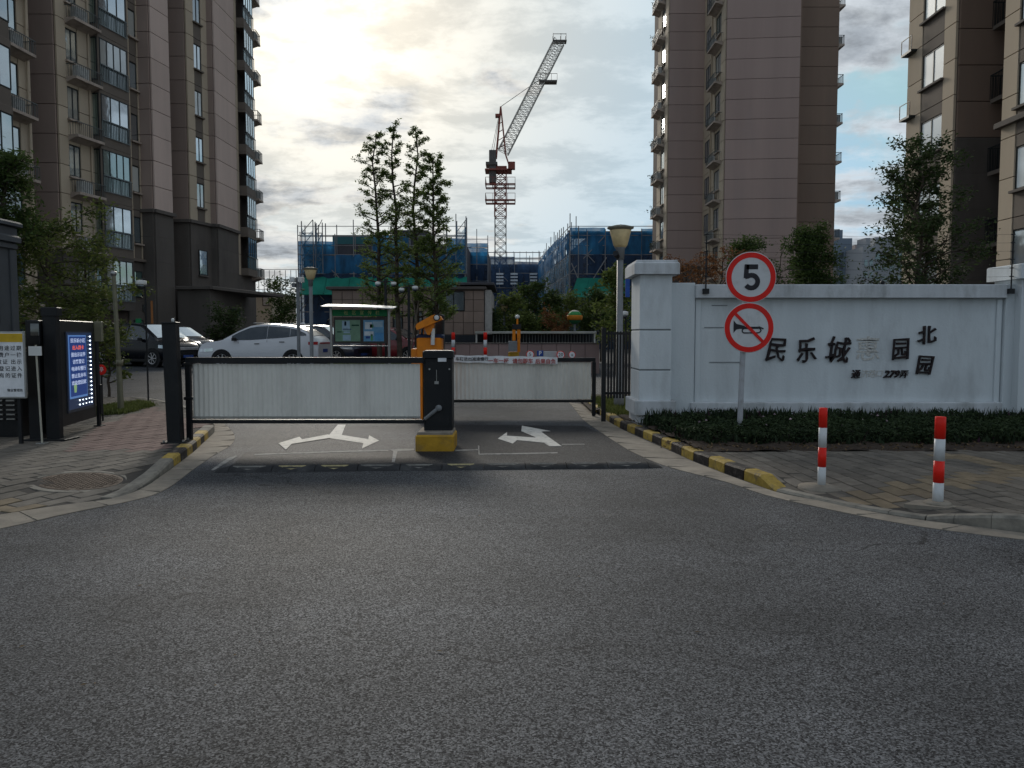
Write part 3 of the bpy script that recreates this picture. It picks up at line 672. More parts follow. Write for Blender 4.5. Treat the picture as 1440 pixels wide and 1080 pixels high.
WY = 12.42
wl = thing('boundary_wall', T(XA(1190, WY), WY, 0), 'long white rendered boundary wall carrying dark metal characters', 'wall')
MB().box(XA(944, WY), XA(1700, WY), WY + .02, 12.78, 0.0, ZA(401, WY)).build('wall_body', wwhite, wl)
MB().cbox(x1 - .002, XA(975, WY), WY - .06, WY + .018, 0.0, ZA(398, WY), .006).build('pilaster', wwhite, wl)
MB().cbox(XA(975, WY), XA(1407, WY), WY - .12, WY + .36 + .04, ZA(419, WY), ZA(400.5, WY), .012).build('coping', wgrimy, wl)
MB().cbox(XA(977, WY), XA(984, WY), WY - .015, WY + .018, ZA(566, WY), ZA(421, WY), .005).build('panel_border', wwhite, wl)
MB().cbox(XA(1399, WY), XA(1406, WY), WY - .015, WY + .018, ZA(566, WY), ZA(421, WY), .005).build('panel_border', wwhite, wl)
MB().cbox(XA(970, WY), XA(1407, WY), WY - .10, WY + .018, 0.0, ZA(565, WY), .015).build('plinth', wgrimy, wl)
MB().cbox(XA(1408, WY), XA(1432, WY), WY - .06, WY + .40, 0.0, ZA(400, WY), .006).build('pilaster', wwhite, wl)
MB().cbox(XA(1434, WY), XA(1700, WY), WY - .14, WY + .018, 0.0, ZA(566, WY), .01).build('plinth', wgrimy, wl)
# ghost of grooves at the left of the panel
for py, pa, pb in ((429.5, 1000, 1022), (460.5, 990, 1026), (509.5, 998, 1042)):
    MB().box(XA(pa, WY), XA(pb, WY), WY + .012, WY + .019, ZA(py + .7, WY), ZA(py - .7, WY)).build('groove', groove, wl)
# white pier at the right edge, cut by the frame
rp = thing('gate_pier', T(XA(1470, 12.2), 12.6, 0), 'second white wall pier with a white cap at the right edge', 'gate pier')
MB().cbox(XA(1433, 12.2), XA(1480, 12.2), 12.2, 12.9, 0, ZA(392, 12.2), .006).build('shaft', wwhite, rp)
MB().cbox(XA(1426, 12.2), XA(1487, 12.2), 12.1, 13.0, ZA(392, 12.2), ZA(371, 12.2), .012).build('cap', wwhite, rp)

# characters on the wall
ink = mat('character_metal', (0.018, 0.013, 0.015), 0.55, var=0.3, scale=30, dirt=(0.10, 0.045, 0.03, 0.5), dscale=20, coords='pos')
ghost = mat('old_glue_mark', (0.56, 0.55, 0.52), 0.9, var=0.3, scale=40, dirt=(0.32, 0.30, 0.27, 0.6), dscale=30)
def wall_char(ch, px, py, hpx, mt=ink, ext=0.018, shear=0.12, offs=0.004, label=None, z=0.0, rot=0.0, wide=1.0):
    s = hpx / FPX * WY; size = s * 1.04
    M = Matrix.Translation((XA(px, WY), WY + .015 - ext, ZA(py, WY))) @ Matrix.Rotation(rot, 4, 'Y') @ Matrix.Diagonal((wide, 1, 1, 1))
    me = text_mesh(ch, size, ext, offs * size / .4, shear); me.materials.clear(); me.materials.append(mt)
    for v in me.vertices:      # brush-like unevenness
        x, y = v.co.x / size, v.co.y / size; v.co.x += size * .022 * math.sin(9 * y + 5 * x + px) + size * .012 * math.sin(23 * y + px); v.co.y += size * .022 * math.sin(8 * x + 4 * y + px * .7) + size * .012 * math.sin(21 * x)
    bb = np.array([v.co for v in me.vertices]); c = (bb.max(0) + bb.min(0)) / 2
    me.transform(Matrix.Translation((-c[0], -c[1], 0)))
    return link('character', me, wl, M @ FRONT)
wall_char('民', 1090.5, 492, 34, rot=R(4), wide=.85, offs=.004)
wall_char('乐', 1133, 492.5, 34, rot=R(-6), wide=.80, offs=.005)
wall_char('城', 1178.5, 492, 37, rot=R(5), wide=.88, offs=0.0022)
wall_char('惠', 1221, 490, 34, ghost, 0.0008, 0.0)
wall_char('园', 1266, 491, 33, rot=R(-3), wide=.74, offs=.004)
wall_char('北', 1302, 471, 26, rot=R(-8), wide=1.0, offs=.005)
wall_char('园', 1301, 513.5, 30, rot=R(4), wide=.78, offs=.004)
wall_char('通', 1204, 526, 12.5, ext=.012)
for i, c_ in enumerate('济路口'): wall_char(c_, 1217 + i * 10.5, 525.5, 11, ghost, 0.0008, 0.2)
wall_char('279', 1254.5, 526, 13.5, ext=.012, shear=.35, offs=.012)
wall_char('弄', 1272, 526, 11.5, ext=.012, shear=.2)
# electric-fence stanchions and wires on top of the wall
dkm = mat('dark_metal', (0.028, 0.029, 0.031), 0.5, metal=0.5, var=0.2, scale=8)
ef = thing('electric_fence', T(XA(1190, WY), WY + .2, ZA(401, WY)), 'thin electric fence wires strung between black stanchions above the white wall', 'electric fence')
zt = ZA(366, WY); zb = ZA(412, WY)
for px in (988, 1410):
    m = MB(); xx = XA(px, WY); m.tube((xx, WY - .14, zb), (xx, WY - .14, zt + (.28 if px > 1400 else .36)), .011, n=8); m.cbox(xx - .05, xx + .05, WY - .165, WY - .12, zb - .02, zb + .06, .004)
    for k in range(6): z = zb + .25 + k * .13; m.lathe([(.006, -.012), (.022, -.006), (.022, .006), (.006, .012)], 8, (xx, WY - .14, z)); m.bar((xx - .035, WY - .14, z), (xx + .035, WY - .14, z), .012)
    m.build('stanchion', dkm, ef)
for k in range(6):
    z = zb + .25 + k * .13; m = MB(); x0_, x1_ = XA(988, WY), XA(1410, WY); pr = None
    for i in range(13):
        t = i / 12; p = (x0_ + (x1_ - x0_) * t, WY - .14, z - .03 * 4 * t * (1 - t))
        if pr: m.tube(pr, p, .0022, n=4, cap=False)
        pr = p
    m.build('wire', dkm, ef)
lv = MB().lathe([(.012, 0), (.035, .02), (.03, .05), (.01, .07)], 10, (XA(1234, WY), WY - .09, ZA(401, WY)))
tag(lv.build('wall_sensor', dkm), 'small black sensor knob standing on the coping of the white wall', 'sensor')

# black railing between the gateway and the pier
rl = thing('railing', T(XA(868, 13.3), 13.4, 0), 'black vertical bar railing between the right barrier and the white pier', 'railing')
ya, yb = 13.2, 13.75
MB().cbox(XA(846, ya) - .0, XA(852, ya), ya - .04, ya + .04, .05, ZA(461, ya), .005).build('post', dkm, rl)
for z in (ZA(469, ya), ZA(553, ya)):
    MB().bar((XA(852, ya), ya, z), (XA(890, 13.3), 13.3, z), .035, .04).build('rail', dkm, rl)
for k in range(9):
    px = 855.5 + k * 4.2; yy = ya + .1 * k / 9; MB().cbox(XA(px, yy) - .017, XA(px, yy) + .017, yy - .011, yy + .011, ZA(560, yy), ZA(466, yy), .002).build('baluster', dkm, rl)
# ================================================================ BUILDINGS
tan_w = mat('tan_render', (0.52, 0.425, 0.315), 0.85, var=0.06, scale=0.8, rand=0.05, dirt=(0.40, 0.345, 0.29, 0.4), dscale=0.5, streak=True)
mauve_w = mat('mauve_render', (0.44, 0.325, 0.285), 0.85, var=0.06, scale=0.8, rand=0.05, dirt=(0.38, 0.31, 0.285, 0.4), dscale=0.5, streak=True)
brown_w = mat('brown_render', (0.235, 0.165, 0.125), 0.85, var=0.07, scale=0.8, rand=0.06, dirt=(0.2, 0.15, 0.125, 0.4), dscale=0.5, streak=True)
rose_lit_w = mat('rose_lit_render', (0.60, 0.465, 0.40), 0.85, var=0.07, scale=0.8, rand=0.06, dirt=(0.46, 0.36, 0.31, 0.5), dscale=0.5, streak=True)  # lighter mauve copy: light missing on the left tower is put into the colour
umber_lit_w = mat('umber_lit_render', (0.34, 0.255, 0.215), 0.85, var=0.07, scale=0.8, rand=0.06, dirt=(0.26, 0.20, 0.17, 0.5), dscale=0.5, streak=True)  # brown copy for the same tower, raised likewise in place of light
base_w = mat('dark_base_render', (0.125, 0.108, 0.095), 0.8, var=0.08, scale=0.8, rand=0.05, dirt=(0.07, 0.06, 0.055, 0.6), dscale=0.6, streak=True)
span_w = mat('spandrel_brown', (0.17, 0.14, 0.115), 0.8, var=0.08, scale=0.8, rand=0.05)
jointm = mat('joint_dark', (0.10, 0.075, 0.065), 0.9)
slabm = mat('ledge_render', (0.44, 0.36, 0.30), 0.85, var=0.15, scale=3, dirt=(0.18, 0.14, 0.12, 0.6), dscale=1.5)
framem = mat('window_frame_dark', (0.022, 0.027, 0.028), 0.45, var=0.1)
glassm = mat_glass('window_glass', (0.16, 0.21, 0.23), 0.6)
glassg = mat_glass('green_window_glass', (0.05, 0.10, 0.085), 0.4)
curt_glare_m = mat_glass('curtain_glare_glass', (0.42, 0.43, 0.40), 0.3)  # pale base stands for curtains, and for white reflection painted on glass
acm = mat('air_conditioner_white', (0.42, 0.42, 0.40), 0.6, var=0.15, scale=6, rand=0.2)
railm = mat('railing_grey', (0.11, 0.12, 0.12), 0.5, metal=0.4)
plantm = lf_dark

def FM(p0, p1, z=0.0, u=0.0, out=0.0):
    p0, p1 = Vector(p0[:2]), Vector(p1[:2]); d = (p1 - p0).normalized(); n = Vector((d.y, -d.x)); o = p0 + d * u + n * out
    return Matrix.Translation((o.x, o.y, z)) @ Matrix.Rotation(math.atan2(d.y, d.x), 4, 'Z')
def flen(p0, p1): return (Vector(p1[:2]) - Vector(p0[:2])).length
MC = {}
def panel_mesh(L, h, th, mt, opening=None):
    k = (round(L, 3), round(h, 3), th, mt.name, opening)
    if k in MC: return MC[k]
    m = MB(); g = 0.002 if mt.name == 'dark_base_render' else 0.016
    if opening is None: m.cbox(g, L - g, -th, 0, g, h - g, 0.006)
    else:
        a, b, c, d = opening
        if a > g * 2: m.box(g, a, -th, 0, g, h - g)
        if b < L - g * 2: m.box(b, L - g, -th, 0, g, h - g)
        if c > g * 2: m.box(a, b, -th, 0, g, c)
        if d < h - g * 2: m.box(a, b, -th, 0, d, h - g)
    MC[k] = m.mesh('wall_panel', mt); return MC[k]
def facet(bld, p0, p1, bands, mt, th=0.10, openings=None, name='wall_panel'):
    # bands: list of z edges; openings: {band index: (a,b,c,d)}
    L = flen(p0, p1)
    for i, (a, b) in enumerate(zip(bands, bands[1:])):
        mm = mt(i) if callable(mt) else mt
        link(name, panel_mesh(L, b - a, th, mm, (openings or {}).get(i)), bld, FM(p0, p1, a))
def window_unit(w, h, mull=1, gl=None, fr=0.05):
    k = ('win', round(w, 2), round(h, 2), mull, (gl or glassm).name)
    if k not in MC:
        m = MB(); m.box(0, w, -.05, 0, 0, fr); m.box(0, w, -.05, 0, h - fr, h); m.box(0, fr, -.05, 0, fr, h - fr); m.box(w - fr, w, -.05, 0, fr, h - fr)
        for q in range(mull):
            x = w * (q + 1) / (mull + 1); m.box(x - fr / 2, x + fr / 2, -.055, 0, fr, h - fr)
        pn = MB().box(.02, w - .02, -.03, -.015, .02, h - .02)
        MC[k] = (m.mesh('window', framem), pn.mesh('pane', gl or glassm))
    return MC[k]
def put_window(bld, M, w, h, mull=1, gl=None):
    a, b = window_unit(w, h, mull, gl); o = link('window', a, bld, M); link('pane', b, o, M); return o
def simple(bld, name, M, mb_fn, mt, key):
    if key not in MC: m = MB(); mb_fn(m); MC[key] = m.mesh(name, mt)
    return link(name, MC[key], bld, M)
def sill(bld, M, w, mt=None):
    return simple(bld, 'window_sill', M, lambda m: m.cbox(-.08, w + .08, -.16, 0, -.10, -.01, .01), mt or slabm, ('sill', round(w, 2), (mt or slabm).name))
def ac_ledge(bld, M, w, d=0.65, ac=True):
    def sl(m):
        m.cbox(0, w, -d, 0, -.14, 0, .01)
        m.add([(0, 0, -.32), (w, 0, -.32), (0, -d * .7, -.14), (w, -d * .7, -.14), (0, 0, -.14), (w, 0, -.14)], [(0, 2, 3, 1), (0, 4, 2), (1, 3, 5)])
    s_ = simple(bld, 'ledge', M, sl, slabm, ('ledge', round(w, 2), d))
    def rl(m):
        z = .62
        m.bar((0.02, -d + .03, z), (w - .02, -d + .03, z), .035); m.bar((.02, -d + .03, z), (.02, 0, z), .035); m.bar((w - .02, -d + .03, z), (w - .02, 0, z), .035)
        k = int(w / .13)
        for i in range(k + 1): x = .02 + (w - .04) * i / k; m.bar((x, -d + .03, 0), (x, -d + .03, z), .018)
        for i in range(1, 4): m.bar((.02, -d * i / 4, 0), (.02, -d * i / 4, z), .018); m.bar((w - .02, -d * i / 4, 0), (w - .02, -d * i / 4, z), .018)
    simple(s_, 'railing', M, rl, railm, ('lrail', round(w, 2), d))
    if ac:
        def am(m):
            m.cbox(w * .12, w * .12 + .82, -d + .12, -d + .44, .03, .60, .02)
            m.lathe([(.22, 0), (.22, .015), (.19, .02), (.05, .02)], 16, (0, 0, 0), False, Matrix.Translation((w * .12 + .3, -d + .12, .31)) @ Matrix.Rotation(R(90), 4, 'X'))
        simple(s_, 'air_conditioner', M, am, acm, ('ac', round(w, 2), d))
    return s_
def core(bld, poly, z0, z1, mt, inset=0.0, name='wall'):
    m = MB(); m.prism(poly, z0, z1); m.build(name, mt, bld, M=Matrix.Identity(4))
def V(px, Y): return (XA(px, Y), Y)
FH = 2.9
def bands(z0, z1, step=1.45): n = int(round((z1 - z0) / step)); return [z0 + i * step for i in range(n + 1)]
def parapet(bld, poly, z, mt):
    m = MB(); c = Vector((sum(p[0] for p in poly) / len(poly), sum(p[1] for p in poly) / len(poly)))
    m.prism([(p[0] + (p[0] - c.x) * .02, p[1] + (p[1] - c.y) * .02) for p in poly], z, z + 1.1); m.build('parapet', mt, bld, M=Matrix.Identity(4))

# ---------------------------------------------------------------- left apartment tower
HT = 34.8 + 5.8
lt = thing('apartment_tower', T(-23, 46, 0), 'long brown apartment tower with dark lower storeys, glazed balconies and many windows, left side', 'apartment building')
P1, P2, P3, P4, P5, P6 = (-22.98, 38.0), (-24.12, 39.9), (-22.78, 39.9), V(205, 46), (-20.78, 45.9), (-20.47, 47.6)
P7a, P7, P8, P9, P10, P11, P12 = (-21.5, 47.6), (-21.5, 49.9), (-20.37, 49.9), (-19.85, 52.0), (-19.43, 52.0), (-19.32, 55.5), (-19.64, 60.0)
P0 = (-23.4, 30.0)
core(lt, [(-36, 30), P0, P1, (-24.12, 38.0), P2, P3, P4, P5, P6, P7a, P7, P8, P9, P10, P11, P12, (-36, 60)], 0, HT, jointm)
parapet(lt, [(-36, 30), (-23, 30), (-19.3, 60), (-36, 60)], HT, base_w)
def bm(zsplit, up, dn=None): return lambda zs: (lambda i: (dn or base_w) if zs[i] < zsplit - .1 else up)
# block L, facing the road: floors with window at u
def win_col(bld, p0, p1, u0, u1, z0, z1, mt_side, mt_span, w_h=1.55, sill_z=0.85, mull=1, gl=None, ledge=False, ac=True, lu=None, th=0.10, spm=None, glist=None, slm=None):
    # two side strips, spandrels and windows between u0 and u1, floors from z0 to z1
    L = flen(p0, p1); d = (Vector(p1) - Vector(p0)).normalized(); a = Vector(p0) + d * u0; b = Vector(p0) + d * u1; nf = int(round((z1 - z0) / FH))
    if u0 > .12: facet(bld, p0, a, bands(z0, z1), mt_side, th)
    if L - u1 > .12: facet(bld, b, p1, bands(z0, z1), mt_side, th)
    for k in range(nf):
        z = z0 + k * FH; w = u1 - u0
        link('wall_panel', panel_mesh(w, sill_z + .02, th - .02, mt_span), bld, FM(a, b, z))
        link('wall_panel', panel_mesh(w, FH - sill_z - w_h, th - .02, mt_span), bld, FM(a, b, z + sill_z + w_h))
        put_window(bld, FM(a, b, z + sill_z + .02), w, w_h - .02, mull, (glist[(k * 7 + 3) % len(glist)] if glist else gl))
        sill(bld, FM(a, b, z + sill_z, 0, th - .02), w, slm)
        if ledge: ac_ledge(bld, FM(a, b, z + .12, lu[0], 0.05), lu[1], .65, (k * 5) % 7 != 3)
uu = flen(P0, P1)
win_col(lt, P0, P1, uu - 1.9, uu - .85, 0, HT, tan_w, tan_w, 1.5, .95, 1, glassg, True, True, (-.25, 1.75))
# green glazed balcony bays on that block
for k in range(int(HT / FH)):
    z = k * FH; p = (P0, P1)
    simple(lt, 'balcony', FM(*p, z, uu - 5.6, 0.06), lambda m: m.cbox(0, 3.0, -.9, 0, 0, .75, .02), span_w, 'balcA'); simple(lt, 'balcony_head', FM(*p, z + 2.55, uu - 5.6, 0.06), lambda m: m.cbox(0, 3.0, -.95, 0, 0, FH - 2.56, .02), span_w, 'balcAh')
    put_window(lt, FM(*p, z + .75, uu - 5.6, .93), 3.0, 1.8, 3, glassg)
    put_window(lt, FM(*p, z + .75, uu - 5.6, .93) @ T(3.0, .0, 0, R(90)), .85, 1.8, 0, glassg)
    simple(lt, 'drain_pipe', FM(*p, z, uu - .35, .2), lambda m: m.tube((0, 0, 0), (0, 0, FH - .02), .05, n=8), tan_w, 'pipe')
facet(lt, (-24.12, 38.0), P2, [0, HT], base_w)
b_all = bands(0, HT)
facet(lt, P2, P3, b_all, lambda i: base_w if i < 4 else umber_lit_w)
# E facing strip P3..P4: window + ledge, balcony bay, narrow windows
Lx = flen(P3, P4)
uA = 4.35; dd = (Vector(P4) - Vector(P3)).normalized(); q1 = tuple(Vector(P3) + dd * 3.35); q2 = tuple(Vector(P3) + dd * 6.05 * .63)
def on(px):   # parameter along P3..P4 of a picture column
    best = min(range(0, 1001), key=lambda i: abs((P3[0] + (P4[0] - P3[0]) * i / 1000) / (P3[1] + (P4[1] - P3[1]) * i / 1000) * FPX + CX - px)); return best / 1000 * Lx
def pt(u): v = Vector(P3) + dd * u; return (v.x, v.y)
uw0, uw1, ub0, ub1, un0, un1 = on(105.5), on(121), on(140), on(182), on(192), on(202)
zb = 5.8
win_col(lt, P3, pt(ub0), uw0, uw1, zb, HT, tan_w, tan_w, 1.6, .95, 1, glassm, True, True, (-.05, 1.9), glist=[glassm, curt_glare_m, glassm, glassm])
win_col(lt, pt(ub1), P4, un0 - ub1, un1 - ub1, zb, HT, tan_w, span_w, 1.5, 1.0, 0, glassm, glist=[glassm, curt_glare_m, glassm])
facet(lt, P3, pt(ub0), bands(0, zb), base_w); facet(lt, pt(ub1), P4, bands(0, zb), base_w)
for k in range(int(HT / FH)):
    simple(lt, 'drain_pipe', FM(P3, P4, k * FH, ub0 - .28, .16), lambda m: m.tube((0, 0, 0), (0, 0, FH - .02), .05, n=8), tan_w, 'pipe2')
Lb = ub1 - ub0
railb = mat('balcony_bars', (0.20, 0.23, 0.235), 0.5, metal=0.2)
for k in range(int(round(HT / FH))):
    z = k * FH
    if k == 10 or k == 0:      # open recessed balcony
        simple(lt, 'balcony', FM(P3, P4, z, ub0, .45), lambda m: m.cbox(0, Lb, 0, .4, 0, .25, .02), span_w, 'balcO')
        simple(lt, 'railing', FM(P3, P4, z + .25, ub0, .45), lambda m: [m.bar((0, 0, 1.0), (Lb, 0, 1.0), .04)] + [m.bar((Lb * i / 22, 0, 0), (Lb * i / 22, 0, 1), .02) for i in range(23)], railm, 'brO')
        continue
    bal = simple(lt, 'balcony', FM(P3, P4, z, ub0, 0.0), lambda m: (m.cbox(0, Lb, -.5, 0, 0, .5, .015), m.cbox(0, Lb, -.5, 0, 2.72, FH - .01, .015), m.box(.0, .12, -.48, 0, .495, 2.725), m.box(Lb - .12, Lb, -.48, 0, .495, 2.725)), span_w if k > 1 else base_w, 'balcB' if k > 1 else 'balcBd')
    o = put_window(lt, FM(P3, P4, z + 1.35, ub0 + .12, .46), Lb - .24, 1.37, 3 if k % 2 else 2, [glassm, curt_glare_m, glassm, glassg][k % 4])
    put_window(lt, FM(P3, P4, z + .5, ub0 + .12, .42), Lb - .24, .85, 2, glassg)
    put_window(lt, FM(P3, P4, z + .5, ub0 + .0, .46) @ T(0, .46, 0, R(-90)), .44, 2.2, 0, glassg)
    simple(lt, 'railing', FM(P3, P4, z + .45, ub0 + .1, .56), lambda m: [m.bar((0, 0, .9), (Lb - .2, 0, .9), .045), m.bar((0, 0, .05), (Lb - .2, 0, .05), .03)] + [m.bar(((Lb - .2) * i / 18, 0, .05), ((Lb - .2) * i / 18, 0, .9), .022) for i in range(19)], railb, 'brB')
simple(lt, 'cornice', FM(P3, P4, 5.75), lambda m: m.cbox(-.1, Lx, -.3, 0, 0, .16, .02), span_w, 'corn1')
facet(lt, P4, P5, b_all, lambda i: base_w if i < 6 else umber_lit_w)
facet(lt, P5, P6, b_all, lambda i: base_w if i < 6 else rose_lit_w)
facet(lt, P7, P8, b_all, lambda i: base_w if i < 6 else umber_lit_w)
facet(lt, P9, P10, b_all, lambda i: base_w if i < 6 else umber_lit_w)
facet(lt, P10, P11, b_all, lambda i: base_w if i < 6 else rose_lit_w)
win_col(lt, P8, P9, .75, 1.5, 8.7, HT, tan_w, span_w, 1.55, 1.0, 1, glassm, glist=[glassm, curt_glare_m], slm=span_w)
facet(lt, P8, P9, bands(0, 8.7), base_w)
for a, b in ((P4, P5), (P5, P6), (P7, P8), (P8, P9), (P9, P10), (P10, P11)):
    L_ = flen(a, b); simple(lt, 'cornice', FM(a, b, 8.62), lambda m, L_=L_: m.cbox(-.12, L_ + .12, -.26, -.1, 0, .2, .02), base_w, ('corn', L_))
put_window(lt, FM(P8, P9, 5.4, .7, .13), .85, 1.6, 0, glassm); sill(lt, FM(P8, P9, 5.4, .7, .1), .85, base_w)
# far end bay with balconies
L2 = flen(P11, P12)
facet(lt, P11, tuple(Vector(P11).lerp(Vector(P12), .12)), bands(5.8, HT), tan_w)
facet(lt, tuple(Vector(P11).lerp(Vector(P12), .85)), P12, bands(5.8, HT), tan_w)
facet(lt, P11, P12, bands(0, 5.8), base_w)
for k in range(2, int(round(HT / FH))):
    z = k * FH
    simple(lt, 'balcony', FM(P11, P12, z, L2 * .14, 0.0), lambda m: m.cbox(0, 2.4, -.6, 0, 0, .5, .015), span_w, 'balcC'); simple(lt, 'balcony_head', FM(P11, P12, z + 2.72, L2 * .14, 0.0), lambda m: m.cbox(0, 2.4, -.6, 0, 0, FH - 2.73, .015), span_w, 'balcCh')
    put_window(lt, FM(P11, P12, z + 1.35, L2 * .14, .56), 2.4, 1.37, 3, [glassm, curt_glare_m][k % 2]); put_window(lt, FM(P11, P12, z + .5, L2 * .14, .5), 2.4, .85, 2, glassg)
    put_window(lt, FM(P11, P12, z + 1.0, L2 * .14 + 2.5, .08), .7, 1.5, 0, glassm)
    simple(lt, 'railing', FM(P11, P12, z + .45, L2 * .14, .66), lambda m: [m.bar((0, 0, .9), (2.4, 0, .9), .045)] + [m.bar((2.4 * i / 14, 0, .05), (2.4 * i / 14, 0, .9), .022) for i in range(15)], railb, 'brC')
    ac_ledge(lt, FM(P11, P12, z + .1, L2 - 1.1, .05), 1.3, .7, k % 3 != 0)
# low annex in front of the far half
A0, A1, A2, A3 = V(252, 47.9), V(297, 47.6), V(346, 56.0), (-21, 56.0)
an = [A0, A1, A2, A3]
core(lt, an, 0, 4.3, base_w, name='annex'); simple(lt, 'annex_cornice', FM(A0, A1, 4.3), lambda m: m.cbox(-.2, flen(A0, A1) + .2, -.25, 10, 0, .2, .03), base_w, 'anx')
simple(lt, 'annex_cornice', FM(A1, A2, 4.305), lambda m: m.cbox(-.2, flen(A1, A2) + .05, -.25, 1.0, 0, .19, .03), base_w, 'anx2')
put_window(lt, FM(A1, A2, 2.6, 4.5, .03), 2.4, .7, 1, glassg)
# ground floor doors and grille
put_window(lt, FM(P3, P4, .9, un0 - .3, .12), .8, 1.5, 0, glassg); put_window(lt, FM(P3, P4, .2, uw0 + .3, .12), 1.3, 2.2, 1, glassg); put_window(lt, FM(P3, P4, 3.7, uw0 + .2, .12), 1.6, 1.5, 1, glassg)
put_window(lt, FM(P3, P4, 3.7, un0 - .2, .12), .7, 1.5, 0, glassg)
simple(lt, 'vent_grille', FM(P3, P4, 2.9, un0 + .5, .12), lambda m: [m.box(0, .9, -.04, 0, z * .08, z * .08 + .04) for z in range(5)] + [m.box(x * .1, x * .1 + .03, -.05, 0, 0, .4) for x in range(9)], railm, 'grille')

# ---------------------------------------------------------------- right-hand slab tower
HB = 46.4
rt = thing('apartment_tower', T(18, 62, 0), 'tall mauve brown apartment tower with blank banded end walls behind the white wall', 'apartment building')
B0, B1, B2, B3 = (12.8, 69.6), (12.8, 65.2), (15.75, 65.2), (15.75, 58.9)
B4, B5, B6 = (21.0, 58.4), (21.05, 60.4), (24.6, 60.4)
core(rt, [B0, B1, B2, B3, B4, B5, B6, (24.6, 72), (12.8, 72)], 0, HB, jointm)
parapet(rt, [(12.8, 69), (12.8, 65), (15.75, 59), (24.5, 59), (24.5, 72)], HB, base_w)
bb_ = bands(0, HB)
facet(rt, B1, B2, bb_, lambda i: base_w if i < 5 else mauve_w)
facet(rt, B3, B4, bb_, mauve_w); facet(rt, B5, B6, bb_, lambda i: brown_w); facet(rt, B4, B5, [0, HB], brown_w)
win_col(rt, B0, B1, 1.6, 3.2, 0, HB, tan_w, span_w, 1.5, .95, 1, glassm, True, True, (.2, 1.3))
win_col(rt, B2, B3, 3.6, 5.2, 0, HB, tan_w, tan_w, 1.55, .95, 1, glassm, True, True, (-.2, 2.3), glist=[glassm, curt_glare_m, glassg])
for k in range(int(HB / FH)):
    z = k * FH
    put_window(rt, FM(B2, B3, z + .9, 1.0, .12), 1.3, 1.6, 1, glassm)
    simple(rt, 'drain_pipe', FM(B2, B3, z, 2.8, .2), lambda m: m.tube((0, 0, 0), (0, 0, FH - .02), .055, n=8), tan_w, 'pipe3')
    ac_ledge(rt, Matrix.Translation((24.62, 60.5, z + .3)) @ Matrix.Rotation(R(90), 4, 'Z'), 1.6, .5, k % 2 == 0)
    ac_ledge(rt, FM(B0, B1, z + .2, .2, .05), 1.2, .65, k % 2 == 1)
# pot plants on ledges
for i, (k, x) in enumerate(((9, 0), (8, .3), (6, .1), (10, .4), (5, 0.2), (4, .1), (3, .3))):
    z = k * FH + .2; c = (12.35, 68.8 - x, z + .5); m = MB()
    for _ in range(60):
        v = Vector((rng.gauss(0, 1), rng.gauss(0, 1), rng.gauss(0, .9))) * .22 + Vector(c); a = Vector((rng.uniform(-1, 1), rng.uniform(-1, 1), rng.uniform(-1, 1))).normalized() * .12; b = a.orthogonal().normalized() * .05
        m.quad(v - a, v + b, v + a, v - b)
    tag(m.build('potted_plant', lf_dark), ['bushy', 'trailing', 'upright', 'straggly', 'spiky', 'round', 'small'][i] + ' potted plant on %s left-edge ledge of the tall mauve tower' % ['a high', 'a mid-height', 'a middle', 'the topmost visible', 'a lower', 'a low', 'the lowest planted'][i], 'potted plant')

# ---------------------------------------------------------------- near right building
HC = 26.1
nb = thing('apartment_block', T(20, 30, 0), 'nearest brown apartment block with dark recess and framed windows at the right edge', 'apartment building')
C0, C1, C2, C3, C4, C5 = (18.2, 36.6), (18.2, 32.7), (20.9, 32.7), (20.9, 29.0), (17.9, 29.0), (17.9, 18.0)
core(nb, [C0, C1, C2, C3, C4, C5, (30, 18), (30, 36.6)], 0, HC, jointm); parapet(nb, [(18, 36.6), (18, 18), (30, 18), (30, 36.6)], HC, base_w)
cz0 = ZA(221, 32.7) - 2 * FH + .0
cb = [0] + [cz0 + 1.45 * i for i in range(1, 16)]
cb = [z for z in cb if z < HC]
zc = ZA(330 / 8, 32.7)            # a joint of the dark wall
cbn = sorted([zc + 1.45 * i for i in range(-9, 7)]); cbn = [z for z in cbn if z > .3]
facet(nb, C1, C2, [0.05] + cbn, lambda i: base_w if cbn[max(i - 1, 0)] < ZA(222, 32.7) - .3 else brown_w)
# sill height of the windows on the left face: sill at py 123 for px 1293..1318
zs = ZA(121, 34.7); nz = zs - .95
while nz - FH > 0: nz -= FH
win_col(nb, C0, C1, 1.25 + .0, 3.0, nz, nz + 8 * FH, tan_w, span_w, 1.45, .95, 1, curt_glare_m, th=.10, slm=base_w)
zs2 = ZA(148, 27.9); nz2 = zs2 - .95
while nz2 - FH > 0: nz2 -= FH
win_col(nb, C4, C5, .85, 2.6, nz2, nz2 + 8 * FH, tan_w, span_w, 1.5, .95, 1, curt_glare_m, th=.10, slm=base_w)
win_col(nb, tuple(Vector(C4).lerp(Vector(C5), .36)), C5, 1.4, 3.2, nz2, nz2 + 8 * FH, tan_w, span_w, 1.5, .95, 1, curt_glare_m, th=.10, slm=base_w)
simple(nb, 'cornice', FM(C4, C5, ZA(176, 28.5)), lambda m: m.cbox(-.15, 11.1, -.3, 0, 0, .2, .03), base_w, 'cornN')
facet(nb, C3, C4, [0, HC], base_w, .04)
